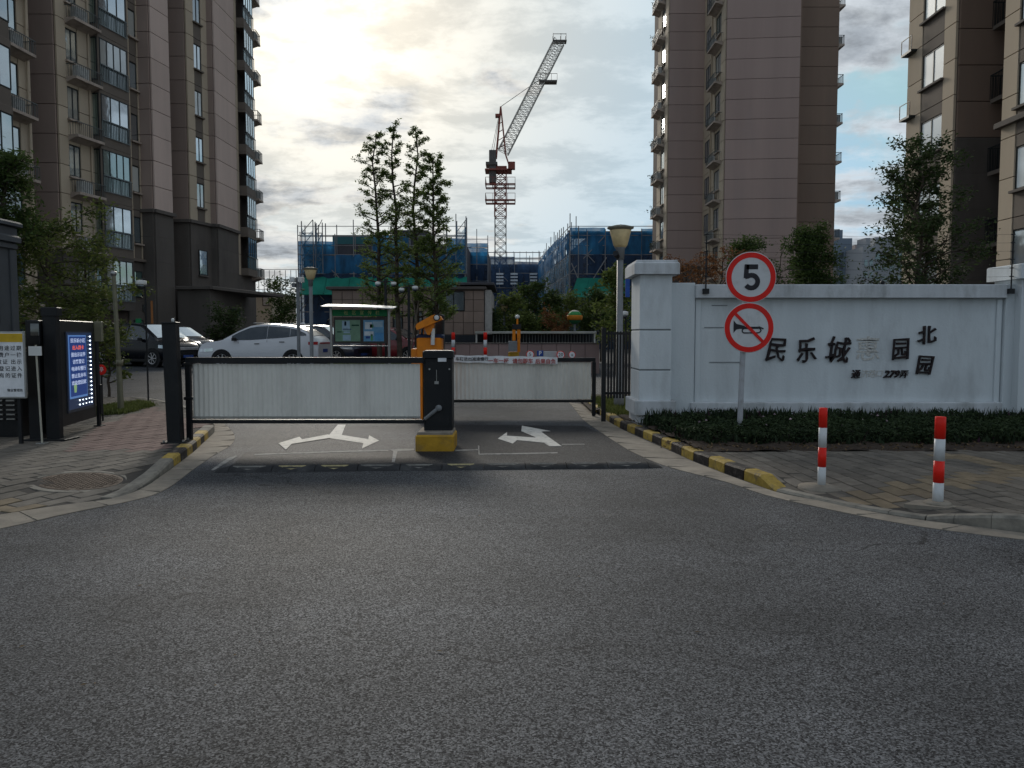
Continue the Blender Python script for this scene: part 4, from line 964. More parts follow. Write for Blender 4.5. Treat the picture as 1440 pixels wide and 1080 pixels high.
for k in range(8):
    z = nz2 + k * FH
    simple(nb, 'balcony', T(19.4, 30.2, z - .6), lambda m: m.cbox(0, 1.5, 0, 2.2, 0, .16, .01), span_w, 'balcN')
    simple(nb, 'railing', T(19.4, 30.2, z - .44), lambda m: [m.bar((0, 0, .95), (0, 2.2, .95), .04), m.bar((0, 2.2, .95), (1.5, 2.2, .95), .04)] + [m.bar((0, .1 * i, 0), (0, .1 * i, .95), .018) for i in range(23)] + [m.bar((.1 * i, 2.2, 0), (.1 * i, 2.2, .95), .018) for i in range(16)], framem, 'brN')
    simple(nb, 'ledge', T(18.12, 36.3, z - .2), lambda m: (m.box(-.3, .1, -.5, .4, 0, .1), m.bar((-.28, -.5, .1), (-.28, -.5, .7), .03), m.bar((-.28, .4, .1), (-.28, .4, .7), .03), m.bar((-.28, -.5, .7), (-.28, .4, .7), .03)), framem, 'lgN')

# ---------------------------------------------------------------- distant towers
paleb = mat('pale_tower_render', (0.30, 0.31, 0.33), 0.9, var=0.05, scale=.05)
blueb = mat('blue_grey_tower_render', (0.17, 0.21, 0.26), 0.8, var=0.05, scale=.05)
mauvb = mat('far_mauve_render', (0.26, 0.22, 0.22), 0.9, var=0.05, scale=.05)
farw = mat_glass('far_window_glass', (0.05, 0.065, 0.08), 0.12, 0.1)
def far_tower(px0, px1, py, Y, mt, label, cols, dep=18, step_=3.0):
    x0, x1 = XA(px0, Y), XA(px1, Y); h = ZA(py, Y); t = thing('distant_tower', T((x0 + x1) / 2, Y, 0), label, 'tower block', 'distant tower blocks beyond the wall')
    MB().box(x0, x1, Y, Y + dep, 0, h).build('wall', mt, t); MB().box(x0 + 2, x0 + 2 + (x1 - x0) * .4, Y + 3, Y + 8, h, h + 2.6).build('roof_house', mt, t)
    nfl = int((h - 1) / step_); w = (x1 - x0) / (cols * 1.6 + .6)
    me = MB().box(0, w, -.08, 0, 0, step_ * .5).mesh('window', farw); me2 = MB().box(0, .08, 0, dep * .2, 0, step_ * .5).mesh('window', farw)
    for f in range(max(0, nfl - 9), nfl):
        for c in range(cols): link('window', me, t, T(x0 + w * .6 + c * w * 1.6, Y, f * step_ + 1.2))
    return t
far_tower(1165, 1194, 335, 210, blueb, 'blue-grey distant tower immediately beside the tall mauve tower', 3)
far_tower(1195, 1209, 355, 230, mauvb, 'narrow mauve distant tower between the blue-grey and the pale ones', 1)
far_tower(1209, 1226, 347, 200, paleb, 'narrow pale distant tower with a taller step beside the wide pale one', 2)
far_tower(1223, 1288, 345, 215, paleb, 'wide pale grey distant tower behind the tall leafy tree', 6)

# ---------------------------------------------------------------- construction site
netb = mat_net('blue_safety_net', (0.025, 0.17, 0.36), 0.86, 1.4)
netb2 = mat_net('dark_blue_safety_net', (0.026, 0.062, 0.135), 0.86, 1.4)
netl = mat_net('thin_blue_net', (0.06, 0.22, 0.38), 0.5, 2.0)
netg = mat('green_catch_net', (0.012, 0.20, 0.145), 0.7, var=0.25, scale=.8)
tubem = mat('scaffold_tube', (0.27, 0.27, 0.28), 0.5, metal=0.4)
shellm = mat('bare_concrete', (0.09, 0.088, 0.10), 0.9, var=0.25, scale=.5)
def sc_block(bld, p0, p1, h, lev, bay=2.0, cols=(netb2, netb), seed=0, rag=1.2, skip_net=()):
    rr = random.Random(seed); L = flen(p0, p1); n = max(2, int(round(L / bay))); bw = L / n
    # tubes: standards, ledgers and braces joined, nets one piece per bay and lift
    m = MB()
    for i in range(n + 1):
        for o in (1.2, 2.1): m.bar((i * bw, -o, 0), (i * bw, -o, h + rr.uniform(.3, rag)), .085)
    nl = int(h / lev)
    for k in range(nl + 2):
        z = k * lev
        if z < h + .8:
            for o in (1.2, 2.1): m.bar((0, -o, z), (L, -o, z), .075)
            m.bar((0, -2.1, z + .95), (L, -2.1, z + .95), .06)
    for i in range(0, n - 2, 4):
        for k in range(0, nl - 1, 2): m.bar((i * bw, -2.16, k * lev), ((i + 2) * bw, -2.16, (k + 2) * lev), .08)
        for k in range(1, nl - 1, 2): m.bar(((i + 3) * bw, -2.16, k * lev), ((i + 1) * bw, -2.16, (k + 2) * lev), .08)
    tag(m.build('scaffold_tubes', tubem, bld, M=FM(p0, p1)), kind='stuff')
    for k in range(nl + 1):
        top = k >= nl - 1
        for i in range(0, n, 2):
            if (k, i) in skip_net: continue
            w = min(2, n - i) * bw; hh = lev if k < nl else max(.35, rr.uniform(.3, 1) * (h - nl * lev + .7)); sag = rr.uniform(.0, .18); s2 = rr.uniform(-.1, .1)
            if k == nl and rr.random() < .15: continue
            nm = MB(); g = 6; vs = []
            for a in range(g + 1):
                for b in range(3):
                    vs.append((.04 + (w - .08) * a / g, -2.14 - .10 * math.sin(a * 2.1 + k + i) - sag * math.sin(math.pi * b / 2), .02 + (hh - .04) * b / 2 * (1 + s2 * (a / g) * (b / 2))))
            nm.add(vs, [(a * 3 + b, (a + 1) * 3 + b, (a + 1) * 3 + b + 1, a * 3 + b + 1) for a in range(g) for b in range(2)], True)
            nm.build('safety_net', cols[1] if top else cols[0], bld, M=FM(p0, p1, k * lev, i * bw))
SY = 85
s1 = thing('building_under_construction', T(XA(540, SY), SY + 8, 0), 'wide building shell wrapped in blue netting behind the tall trees', 'building site')
h1 = ZA(338, SY)
a0, a1 = V(429, SY), V(656, SY)
core(s1, [a0, a1, (a1[0], SY + 14), (a0[0], SY + 14)], 0, h1 - .4, shellm)
sc_block(s1, a0, a1, h1, 2.0, seed=3, rag=2.2)
MB().box(XA(470, SY), XA(535, SY), SY, SY + 8, h1 - .4, h1 + .55).build('roof_form', mat('teal_form', (0.05, 0.17, 0.19), .7, var=.2, scale=.6), s1)
MB().box(XA(560, SY), XA(602, SY), SY, SY + 8, h1 - .4, h1 + 1.1).build('roof_form', shellm, s1)
for k in range(6):
    xa, xb = XA(428, SY - 3.0) + k * 3.0, XA(428, SY - 3.0) + (k + 1) * 3.0 - .05; xb = min(xb, XA(662, SY - 3))
    pass
n_ = 7; xa, xb = XA(426, 82), XA(657, 82)
for k in range(n_):
    x0_ = xa + (xb - xa) * k / n_; x1_ = xa + (xb - xa) * (k + 1) / n_ - .04
    MB().add([(x0_, 81.2, ZA(414, 81.2)), (x1_, 81.2, ZA(414, 81.2)), (x1_, 82.9, ZA(389, 82.9)), (x0_, 82.9, ZA(389, 82.9)), (x0_, 81.25, ZA(414, 81.2) - .06), (x1_, 81.25, ZA(414, 81.2) - .06), (x1_, 82.95, ZA(389, 82.9) - .06), (x0_, 82.95, ZA(389, 82.9) - .06)],
             [(0, 1, 2, 3), (4, 7, 6, 5), (0, 4, 5, 1), (3, 2, 6, 7), (0, 3, 7, 4), (1, 5, 6, 2)]).build('catch_net', netg, s1, M=Matrix.Identity(4))
# corner scaffold towers standing above the roof
def tower_sc(bld, px0, px1, Y, zt, z0):
    m = MB(); x0_, x1_ = XA(px0, Y), XA(px1, Y)
    for x in (x0_, x1_):
        for y in (Y, Y + 1.4): m.bar((x, y, z0), (x, y, zt + rng.uniform(0, 1)), .09)
    z = z0
    while z < zt: 
        m.bar((x0_, Y, z), (x1_, Y, z), .08); m.bar((x0_, Y, z), (x0_, Y + 1.4, z), .08); m.bar((x0_, Y, z), (x1_, Y, z + 1.4), .06); z += 1.4
    tag(m.build('scaffold_tubes', tubem, bld), kind='stuff')
    MB().add([(x0_, Y - .05, z0), (x1_, Y - .05, z0), (x1_, Y - .05, zt - .4), ((x0_ + x1_) / 2, Y - .12, zt - 1.0), (x0_, Y - .05, zt - .1)], [(0, 1, 3, 4), (1, 2, 3)]).build('safety_net', netl, bld, M=Matrix.Identity(4))
tower_sc(s1, 427, 443, SY - 2.4, ZA(322, SY), 8); tower_sc(s1, 446, 456, SY - 2.4, ZA(326, SY), 8); tower_sc(s1, 642, 656, SY - 2.4, ZA(318, SY), 8)
s1b = thing('building_under_construction', T(XA(671, 96), 100, 0), 'narrow lower netted wing at the right end of the wide blue building', 'building site')
a0, a1 = V(657, 96), V(687, 96); h = ZA(350, 96); core(s1b, [a0, a1, (a1[0], 108), (a0[0], 108)], 0, h - .4, shellm); sc_block(s1b, a0, a1, h, 2.0, 1.3, seed=9, rag=2.4, cols=(netb2, netb))
s2 = thing('building_under_construction', T(XA(720, 122), 128, 0), 'low netted block with daylight-painted openings between the two taller blue buildings', 'building site')
a0, a1 = V(682, 122), V(765, 122); h = ZA(368, 122); core(s2, [a0, a1, (a1[0], 136), (a0[0], 136)], 0, h - .4, shellm)
sc_block(s2, a0, a1, h, 2.2, 2.6, seed=5, rag=1.2, cols=(netb2, netb2))
m = MB()
gl_ = mat('painted_daylight', (0.55, 0.6, 0.65), .5)
for px in (703, 723, 750):
    for r_ in range(4): MB().box(XA(px - 5, 119.6), XA(px + 5, 119.6), 119.5, 119.6, ZA(400 - r_ * 4.5, 119.6), ZA(397.5 - r_ * 4.5, 119.6)).build('opening', gl_, s2)  # solid pale slabs before the net; daylight is painted as their colour
m = MB()
for i in range(9): x = XA(686 + i * 9, 124); m.bar((x, 124, h - .5), (x, 124, h + 1.8), .07)
m.bar((XA(686, 124), 124, h + .8), (XA(760, 124), 124, h + .8), .06); m.bar((XA(686, 124), 124, h + 1.6), (XA(760, 124), 124, h + 1.6), .06)
tag(m.build('guard_rail', tubem, s2), kind='stuff')
s3 = thing('building_under_construction', T(10, 95, 0), 'netted building in steep perspective right of the crane, with slanting green catch net', 'building site')
c0, c1, c2 = (6.15, 119.0), (8.05, 85.0), V(945, 85)
h = ZA(330, 85); core(s3, [c0, c1, c2, (c2[0], 119)], 0, h - .3, shellm)
sc_block(s3, (6.0, 85.0), c2, h - .2, 2.0, 1.9, seed=7, rag=.9)
sc_block(s3, c0, (8.17, 82.85), h, 2.0, 1.9, seed=8, rag=2.0, cols=(netl, netb))
MB().box(XA(803, 84.5), XA(945, 84.5), 83.4, 84.4, ZA(335, 84), ZA(326, 84)).build('parapet', shellm, s3)
for k in range(4):
    z0_, z1_ = ZA(418, 80.6), ZA(391, 82.4); f0, f1 = k / 4, (k + 1) / 4 - .006
    bx = lambda f: XA(802 + 78 * f, 80.6); tx = lambda f: XA(811 + 69 * f, 82.4)
    MB().add([(bx(f0), 80.6, z0_), (bx(f1), 80.6, z0_), (tx(f1), 82.4, z1_), (tx(f0), 82.4, z1_), (bx(f0), 80.66, z0_ - .06), (bx(f1), 80.66, z0_ - .06), (tx(f1), 82.46, z1_ - .06), (tx(f0), 82.46, z1_ - .06)],
             [(0, 1, 2, 3), (4, 7, 6, 5), (0, 4, 5, 1), (3, 2, 6, 7), (0, 3, 7, 4), (1, 5, 6, 2)]).build('catch_net', netg, s3, M=Matrix.Identity(4))
m = MB(); m.bar((XA(812, 82), 82, ZA(391, 82)), (XA(803, 82), 82, ZA(370, 82)), .1); m.bar((XA(834, 82), 82, ZA(391, 82)), (XA(852, 82), 82, ZA(362, 82)), .1); m.build('strut', tubem, s3)
# far scaffold fence and wires left
m = MB(); ff = thing('scaffold_frame', T(XA(395, 80), 80, 0), 'thin open scaffold frame between the left tower and the blue building', 'scaffolding')
for i in range(9): x = XA(366 + i * 7.5, 80); m.bar((x, 80, 0), (x, 80, ZA(380, 80)), .05)
for py in (379, 393, 407, 420): m.bar((XA(362, 80), 80, ZA(py, 80)), (XA(430, 80), 80, ZA(py, 80)), .05)
m.build('frame', tubem, ff)

# ---------------------------------------------------------------- tower crane
CYD = 125.0
crm = mat('crane_red', (0.25, 0.075, 0.055), 0.6, var=.2, scale=1)
crw = mat('crane_glare_pale', (0.46, 0.44, 0.40), 0.6, var=.2, scale=1)  # raised tone: glare of the sky on the lattice is put into this colour
crd = mat('crane_dark', (0.12, 0.11, 0.10), 0.6, var=.2, scale=1)
cr = thing('tower_crane', T(XA(704, CYD), CYD, 0), 'luffing tower crane with red mast and glare-pale lattice jib raised to the right', 'crane')
cx = XA(704, CYD); zz_ = lambda py: ZA(py, CYD)
def lattice(m, A, B, w, seg, t=.12, d=.07):
    A, B = Vector(A), Vector(B); ax = (B - A).normalized(); s1_ = Vector((0, 1, 0)) if abs(ax.y) < .9 else Vector((1, 0, 0)); s2_ = ax.cross(s1_).normalized()
    cs = [s1_ * (w[1] / 2 * a) + s2_ * (w[0] / 2 * b) for a, b in ((-1, -1), (-1, 1), (1, 1), (1, -1))]
    for c in cs: m.bar(A + c, B + c, t)
    for k in range(seg):
        p, q = A.lerp(B, k / seg), A.lerp(B, (k + 1) / seg)
        for i in range(4):
            c, e = cs[i], cs[(i + 1) % 4]; m.bar(p + c, p + e, d); m.bar(*((p + c, q + e) if k % 2 else (p + e, q + c)), d)
            if i % 2 == 0: m.bar(*((p + e, q + c) if k % 2 else (p + c, q + e)), d)
m = MB(); lattice(m, (cx, CYD, 0), (cx, CYD, zz_(306)), (1.75, 1.75), 15, .15, .075); m.build('lower_mast', crw, cr)
m = MB(); lattice(m, (cx, CYD, zz_(306)), (cx, CYD, zz_(240)), (1.8, 1.8), 6, .18, .09); m.build('climbing_frame', crm, cr)
for py in (284, 262):
    m = MB(); z = zz_(py); [m.bar((cx - 2.3, CYD + y_, z), (cx + 2.3, CYD + y_, z), .14) for y_ in (-2.2, -1.2, 1.2, 2.2)]; [m.bar((cx + x_, CYD - 2.2, z + .01), (cx + x_, CYD + 2.2, z + .01), .14) for x_ in (-2.3, -1.2, 1.2, 2.3)]
    for a, b in (((-2.3, -2.2), (2.3, -2.2)), ((2.3, -2.2), (2.3, 2.2)), ((-2.3, -2.2), (-2.3, 2.2))):
        m.bar((cx + a[0], CYD + a[1], z + 1), (cx + b[0], CYD + b[1], z + 1), .06)
        for i in range(5): x = a[0] + (b[0] - a[0]) * i / 4; y = a[1] + (b[1] - a[1]) * i / 4; m.bar((cx + x, CYD + y, z), (cx + x, CYD + y, z + 1), .06)
    m.build('platform', crm, cr)
m = MB(); m.cbox(cx - 1.0, cx + 1.0, CYD - 1.0, CYD + 1.0, zz_(240), zz_(235), .05); m.cbox(cx - 2.4, cx + 1.8, CYD - 1.7, CYD + 1.7, zz_(242), zz_(240), .03); m.cbox(cx + 1.2, cx + 2.3, CYD - 2.0, CYD - .9, zz_(241), zz_(231), .05); [m.bar((cx + x_, CYD - 1.2, zz_(233)), (cx + x_ * .5, CYD - .6, zz_(214)), .16) for x_ in (-1.3, 1.3)]; m.build('slewing_cab', crm, cr)
m = MB(); m.cbox(XA(688.5, CYD), XA(698, CYD), CYD - 1.2, CYD + 1.2, zz_(258), zz_(213), .06); m.cbox(XA(684, CYD), XA(700, CYD), CYD - 1.4, CYD + 1.4, zz_(234), zz_(230), .03); m.build('counterweight', crd, cr)
ft = (XA(708, CYD), CYD, zz_(214)); jt = (XA(785, CYD), CYD, zz_(58)); tip = (XA(704.5, CYD), CYD, zz_(150))
m = MB(); lattice(m, ft, jt, (1.7, 1.2), 24, .12, .06); m.build('jib', crw, cr)
m = MB(); m.bar(tip, (XA(698, CYD), CYD - .8, zz_(222)), .26); m.bar(tip, (XA(698, CYD), CYD + .8, zz_(222)), .26); m.bar(tip, (XA(711, CYD), CYD - .8, zz_(214)), .22); m.bar(tip, (XA(711, CYD), CYD + .8, zz_(214)), .22)
for k in range(1, 6): z = k / 6; a = Vector(tip).lerp(Vector((XA(698, CYD), CYD, zz_(222))), z); b = Vector(tip).lerp(Vector((XA(711, CYD), CYD, zz_(214))), z); m.bar(a, b, .1)
m.cbox(XA(697, CYD), XA(703, CYD), CYD - .5, CYD + .5, zz_(165), zz_(161), .03); m.build('a_frame', crm, cr)
jp = Vector(ft).lerp(Vector(jt), .66)
m = MB(); m.bar(tip, jp, .07); m.bar(tip, (XA(694, CYD), CYD, zz_(215)), .07); m.bar(tip, (XA(691, CYD), CYD, zz_(215)), .06); m.build('luffing_rope', crd, cr)
m = MB(); M_ = Matrix.Translation(jp); m.cbox(-.2, 2.6, -.8, .8, -.6, -.35, .02, M_); [m.bar(Vector((x, -.8, -.4)) + jp, Vector((x, -.8, .6)) + jp, .06) for x in (0, .8, 1.7, 2.6)]; m.bar(Vector((0, -.8, .6)) + jp, Vector((2.6, -.8, .6)) + jp, .06); m.build('jib_platform', crd, cr)
m = MB(); J = Vector(jt); [m.bar(J + Vector((x, y, 0)), J + Vector((x, y, 1.0)), .07) for x in (-1, .2, 1) for y in (-.6, .6)]; m.bar(J + Vector((-1, -.6, .9)), J + Vector((1, -.6, .9)), .07); m.cbox(-1.1, 1.1, -.7, .7, -.2, 0, .02, Matrix.Translation(J)); m.build('jib_head', crd, cr)

# ---------------------------------------------------------------- low tiled building
tile = mat('beige_stone_tile', (0.27, 0.20, 0.165), 0.7, var=0.08, scale=1.5, rand=0.10, dirt=(0.18, 0.135, 0.115, .4), dscale=.8)
pinkw = mat('pink_stone_tile', (0.29, 0.205, 0.19), 0.7, var=0.08, scale=1.5, rand=0.08, dirt=(0.2, 0.15, 0.14, .5), dscale=1)
dkw = mat('dark_panel', (0.03, 0.034, 0.042), .5, var=.15, scale=2)
roofm = mat('roof_edge', (0.10, 0.085, 0.08), .7)
LYd = 38.0
lb = thing('gatehouse', T(XA(590, LYd), 41, 0), 'low beige tiled building with dark window band behind the trees', 'building')
x0, x1 = XA(468, LYd), XA(681, LYd); zt1 = ZA(407, LYd)
m = MB(); m.box(x0, x1, LYd, 46, 0, zt1); m.build('wall', jointm, lb)
zrows = [ZA(p, LYd) for p in (486, 470.5, 453.7, 437.7, 421.5, 408.5)]; tm = {}
wins = [(XA(600, LYd), XA(657, LYd), ZA(437.7, LYd), ZA(409, LYd))]
cpx = [468.5 + i * 14.1 for i in range(16)]; cpx[-1] = 681
for i in range(15):
    for j in range(5):
        a, b = XA(cpx[i], LYd), XA(cpx[i + 1], LYd); c, d = zrows[j], zrows[j + 1]
        if (607 < cpx[i] + 7 < 657 and j >= 3) or (540 < cpx[i] + 7 < 600 and 1 <= j <= 2 and i % 2 == 0): continue
        MB().cbox(a + .012, b - .012, LYd - .04, LYd, c + .012, d - .012, .004).build('tile', tile, lb)
put_window(lb, T(XA(607, LYd), LYd - .01, ZA(437.5, LYd)), XA(654, LYd) - XA(607, LYd), zrows[5] - zrows[3] - .05, 2, MATS['far_window_glass'])
for i in range(15):
    if 540 < cpx[i] + 7 < 600 and i % 2 == 0: put_window(lb, T(XA(cpx[i], LYd) + .02, LYd - .01, zrows[1]), .45, zrows[3] - zrows[1], 0, MATS['far_window_glass'])
MB().cbox(x0 - .25, x1 + .12, LYd - .2, 46.3, zt1, zt1 + .13, .03).build('roof', roofm, lb)
MB().cbox(XA(640, LYd) , x1 + .5, LYd - .1, 45, zt1 + .22, zt1 + .34, .03).build('roof', shellm, lb)
MB().cbox(x1 + .02, x1 + .35, LYd + .05, 44.5, 0, zt1 - .02, .02).build('end_wall', mat('pale_render', (.42, .40, .38), .8), lb)
MB().box(XA(625, LYd), XA(673, LYd), LYd - .12, LYd - .05, 0.3, ZA(471, LYd)).build('plinth_band', dkw, lb)
# pink ramp wall with railing canopy
RYd = 31.0
rw = thing('ramp_wall', T(XA(735, RYd), RYd, 0), 'low pink tiled wall with dark slatted opening above the garage ramp', 'wall')
n_ = 12
for i in range(n_):
    a, b = XA(600 + 243 * i / n_, RYd), XA(600 + 243 * (i + 1) / n_, RYd); MB().cbox(a + .006, b - .006, RYd, RYd + .3, -.02, ZA(483.5, RYd), .01).build('tile', pinkw, rw)
MB().cbox(XA(600, RYd), XA(843, RYd), RYd - .03, RYd + .33, ZA(483.5, RYd), ZA(482, RYd), .01).build('coping', roofm, rw)
cp = thing('ramp_canopy', T(XA(770, 33), 33, 0), 'flat pale-edged canopy with thin dark slats above the garage ramp', 'canopy')
MB().cbox(XA(668, 33), XA(838, 33), 32.8, 37, ZA(469, 33), ZA(466, 33), .02).build('roof', mat('canopy_edge', (.42, .42, .38), .7, var=.25, scale=2, dirt=(.2, .2, .18, .5)), cp)
for i in range(34): x = XA(694 + i * 4.2, 33.2); MB().box(x - .02, x + .02, 33.15, 33.22, ZA(484, 33.2), ZA(469.5, 33.2)).build('slat', railm, cp)
MB().box(XA(668, 36), XA(838, 36), 36, 36.1, 0, ZA(470, 36)).build('back_panel', dkw, cp)
for px in (670, 836): MB().tube((XA(px, 32.9), 32.9, 0), (XA(px, 32.9), 32.9, ZA(469, 32.9)), .04).build('post', mat('white_post', (.55, .55, .52), .6), cp)
# beige building far left beyond
fb = thing('small_building', T(XA(380, 72), 75, 0), 'small beige building showing past the far corner of the left tower', 'building')
MB().box(XA(350, 72), XA(384, 72), 72, 80, 0, ZA(413, 72)).build('wall', tan_w, fb); MB().cbox(XA(349, 72), XA(386, 72), 71.7, 80.4, ZA(413, 72), ZA(411, 72), .03).build('roof', roofm, fb)
put_window(fb, T(XA(371, 72), 71.99, ZA(430, 72)), .6, .8, 0, glassm)
# ================================================================ GATE AND STREET FURNITURE
blackp = mat('black_powder_coat', (0.008, 0.009, 0.011), 0.45, var=.15, scale=5, spec=.3, dirt=(.035, .034, .033, .4), dscale=3)
panelm = mat('barrier_fabric', (0.74, 0.72, 0.66), 0.6, var=.06, scale=2, dirt=(.48, .46, .42, .5), dscale=2.2, streak=True, bump=.15, bscale=10)
orange = mat('orange_paint', (0.72, 0.22, 0.012), 0.45, var=.08, scale=4, dirt=(.30, .10, .02, .4), dscale=3)
yconc = mat('yellow_island_paint', (0.46, 0.26, 0.025), 0.7, var=.2, scale=8, dirt=(.16, .12, .07, .7), dscale=4, bump=.4)
steel = mat('brushed_steel', (0.35, 0.35, 0.34), 0.35, metal=.8, var=.1)
whitep = mat('white_paint', (0.66, 0.66, 0.64), 0.45, var=.06, dirt=(.4, .39, .36, .4), dscale=3)
redp = mat('red_paint', (0.74, 0.020, 0.014), 0.45, var=.1, dirt=(.3, .04, .03, .4), dscale=3)
greyp = mat('grey_paint', (0.20, 0.21, 0.22), 0.5, var=.1, dirt=(.12, .11, .1, .4), dscale=3)
darkgl = mat_glass('dark_display_glass', (0.02, 0.025, 0.03), .12)
printk = mat('print_black', (0.03, 0.03, 0.035), .6)
printr = mat('print_red', (0.42, 0.09, 0.08), .6)
printw = mat('print_white', (0.75, 0.76, 0.78), .6)

def barrier(M, L, ztop, zbot, legh, label, rib=0.032, leg_z=0.0):
    t = thing('folding_barrier', M, label, 'barrier', None)
    MB().cbox(-.03, L, -.035, .035, ztop - .075, ztop, .006).build('top_rail', blackp, t, M=M)
    MB().cbox(-.0, L, -.022, .022, zbot - .05, zbot, .005).build('bottom_rail', blackp, t, M=M)
    MB().cbox(-.04, .03, -.03, .03, leg_z + .03, ztop - .078, .006).build('leg', blackp, t, M=M)
    m = MB(); n = int((L - .10) / rib); z0, z1 = zbot + .01, ztop - .085; vs = []; rr = random.Random(int(L * 100))
    for i in range(n + 1):
        x = .05 + (L - .10) * i / n; w = rr.uniform(-.003, .003); o = .010 if i % 2 else -.006
        vs += [(x + w, -o - .004, z0 + rr.uniform(-.004, .004)), (x, -o + rr.uniform(-.003, .003), (z0 + z1) / 2), (x - w, -o, z1)]
    m.add(vs, [(i * 3 + j, (i + 1) * 3 + j, (i + 1) * 3 + j + 1, i * 3 + j + 1) for i in range(n) for j in (0, 1)], False)
    tag(m.build('slat_panel', panelm, t, M=M), kind='stuff')
    MB().bar((.05, -.03, zbot + .035), (L - .05, -.03, zbot + .035), .012, .02).build('bottom_trim', steel, t, M=M)
    return t
def foot(t, M, z=0.0):
    m = MB(); m.tube((-.005, 0, z + .03), (-.005, 0, z - 0.0), .012); m.lathe([(.03, z), (.03, z + .02), (.012, z + .035)], 10, (-.005, 0, 0)); m.build('foot', blackp, t, M=M)
lp = gp(268, 632); rpx = XA(596, lp.y + .0)
LB = T(lp.x, lp.y, 0, 0.0)
tb = barrier(LB, rpx - lp.x, ZA(502.5, lp.y), ZA(590, lp.y), 1.2, 'left folding barrier with pale ribbed panel in a black frame across the entry lane'); foot(tb, LB)
for z in (ZA(560, lp.y), ZA(512, lp.y)): MB().cbox(-.06, .05, -.04, .04, z - .02, z + .02, .006).build('hinge', blackp, tb, M=LB)
RBy = 14.4; rx = XA(835, RBy); lx = XA(625, RBy)
RBM = T(rx, RBy, 0, math.pi)
tb2 = barrier(RBM, rx - lx, ZA(503, RBy), ZA(562, RBy), 1.1, 'right folding barrier carrying a white banner of red characters on its top rail', rib=.038); foot(tb2, RBM)
bn = MB(); b0x, b1x = XA(636, RBy - .06), XA(784, RBy - .06); ztb, zbb = ZA(499.5, RBy - .06), ZA(509.5, RBy - .06)
vs = []
for i in range(25):
    x = b0x + (b1x - b0x) * i / 24; dz = -.035 * (i / 24) + .006 * math.sin(i * 1.3); vs += [(x, RBy - .06 - .006 * math.sin(i), zbb + dz), (x, RBy - .055 - .006 * math.sin(i + 1), ztb + dz)]
bn.add(vs, [(i * 2, i * 2 + 2, i * 2 + 3, i * 2 + 1) for i in range(24)], True); bn.build('banner', printw, tb2, M=Matrix.Identity(4))
bz = ZA(506, RBy)
text('banner_lettering', '车辆进出减速慢行', .075, printk, tb2, Matrix.Translation((XA(664, RBy), RBy - .073, ZA(505, RBy))), extrude=.001, offset=.001)
text('banner_lettering', '一车一杆', .095, printr, tb2, Matrix.Translation((XA(701, RBy), RBy - .073, bz - .02)), extrude=.001, offset=.002)
text('banner_lettering', '请勿跟车', .095, printr, tb2, Matrix.Translation((XA(735, RBy), RBy - .073, bz - .026)), extrude=.001, offset=.002)
text('banner_lettering', '后果自负', .095, printr, tb2, Matrix.Translation((XA(767, RBy), RBy - .073, bz - .032)), extrude=.001, offset=.002)

# yellow island and black barrier machine
iy = gp(610, 635).y; ix0, ix1 = XA(583, iy), XA(637.5, iy)
isl = thing('traffic_island', T((ix0 + ix1) / 2, iy, 0), 'worn yellow painted concrete block under the black barrier machine', 'traffic island')
m = MB(); m.cbox(ix0, ix1, iy, iy + .62, 0, ZA(612, iy), .02); m.build('block', yconc, isl)
m = MB(); m.cbox(ix0 + .02, ix1 - .02, iy + .03, iy + .60, ZA(612, iy) + .0, ZA(612, iy) + .035, .01); m.build('render_cap', concrete, isl)
zi = ZA(612, iy) + .035; my = iy + .22
mx0, mx1 = XA(595.5, my), XA(635.5, my)
bmn = thing('barrier_machine', T((mx0 + mx1) / 2, my + .2, zi), 'tall black barrier machine standing on the yellow concrete island', 'barrier machine')
zt = ZA(493, my)
MB().cbox(mx0, mx1, my, my + .36, zi, zt - .1, .012).build('housing', blackp, bmn)
MB().cbox(mx0 - .012, mx1 + .012, my - .02, my + .38, zt - .1, zt, .018).build('lid', blackp, bmn)
MB().cbox(mx0 + .03, mx1 - .03, my - .012, my - .001, zi + .06, zt - .14, .004).build('door_panel', blackp, bmn)
MB().cbox(XA(616, my), XA(628, my), my - .026, my - .0195, ZA(508.5, my), ZA(503.5, my), .002).build('label', printw, bmn)
for px in (604, 632): m = MB(); m.lathe([(.012, 0), (.012, .006)], 10, (0, 0, 0), False, Matrix.Translation((XA(px, my), my - .013, ZA(519, my))) @ Matrix.Rotation(R(90), 4, 'X')); m.build('lock', steel, bmn)
m = MB(); m.tube((XA(614, my), my - .02, ZA(539, my)), (XA(614, my), my - .02, ZA(520, my)), .004); m.cbox(XA(611, my), XA(617, my), my - .03, my - .01, ZA(540, my), ZA(536, my), .002); m.build('key_chain', steel, bmn)
m = MB(); m.tube((XA(597, my), my - .03, ZA(589, my)), (XA(616, my), my - .05, ZA(574, my)), .022, .026); m.lathe([(.04, 0), (.045, .02), (.03, .045)], 12, (0, 0, 0), True, Matrix.Translation((XA(617, my), my - .03, ZA(573.5, my))) @ Matrix.Rotation(R(90), 4, 'X')); m.build('crank_arm', greyp, bmn)
MB().cbox(XA(592.6, my + .1), XA(595, my + .1), my + .04, my + .2, ZA(592, my), ZA(509, my), .004).build('drive_plate', orange, bmn)

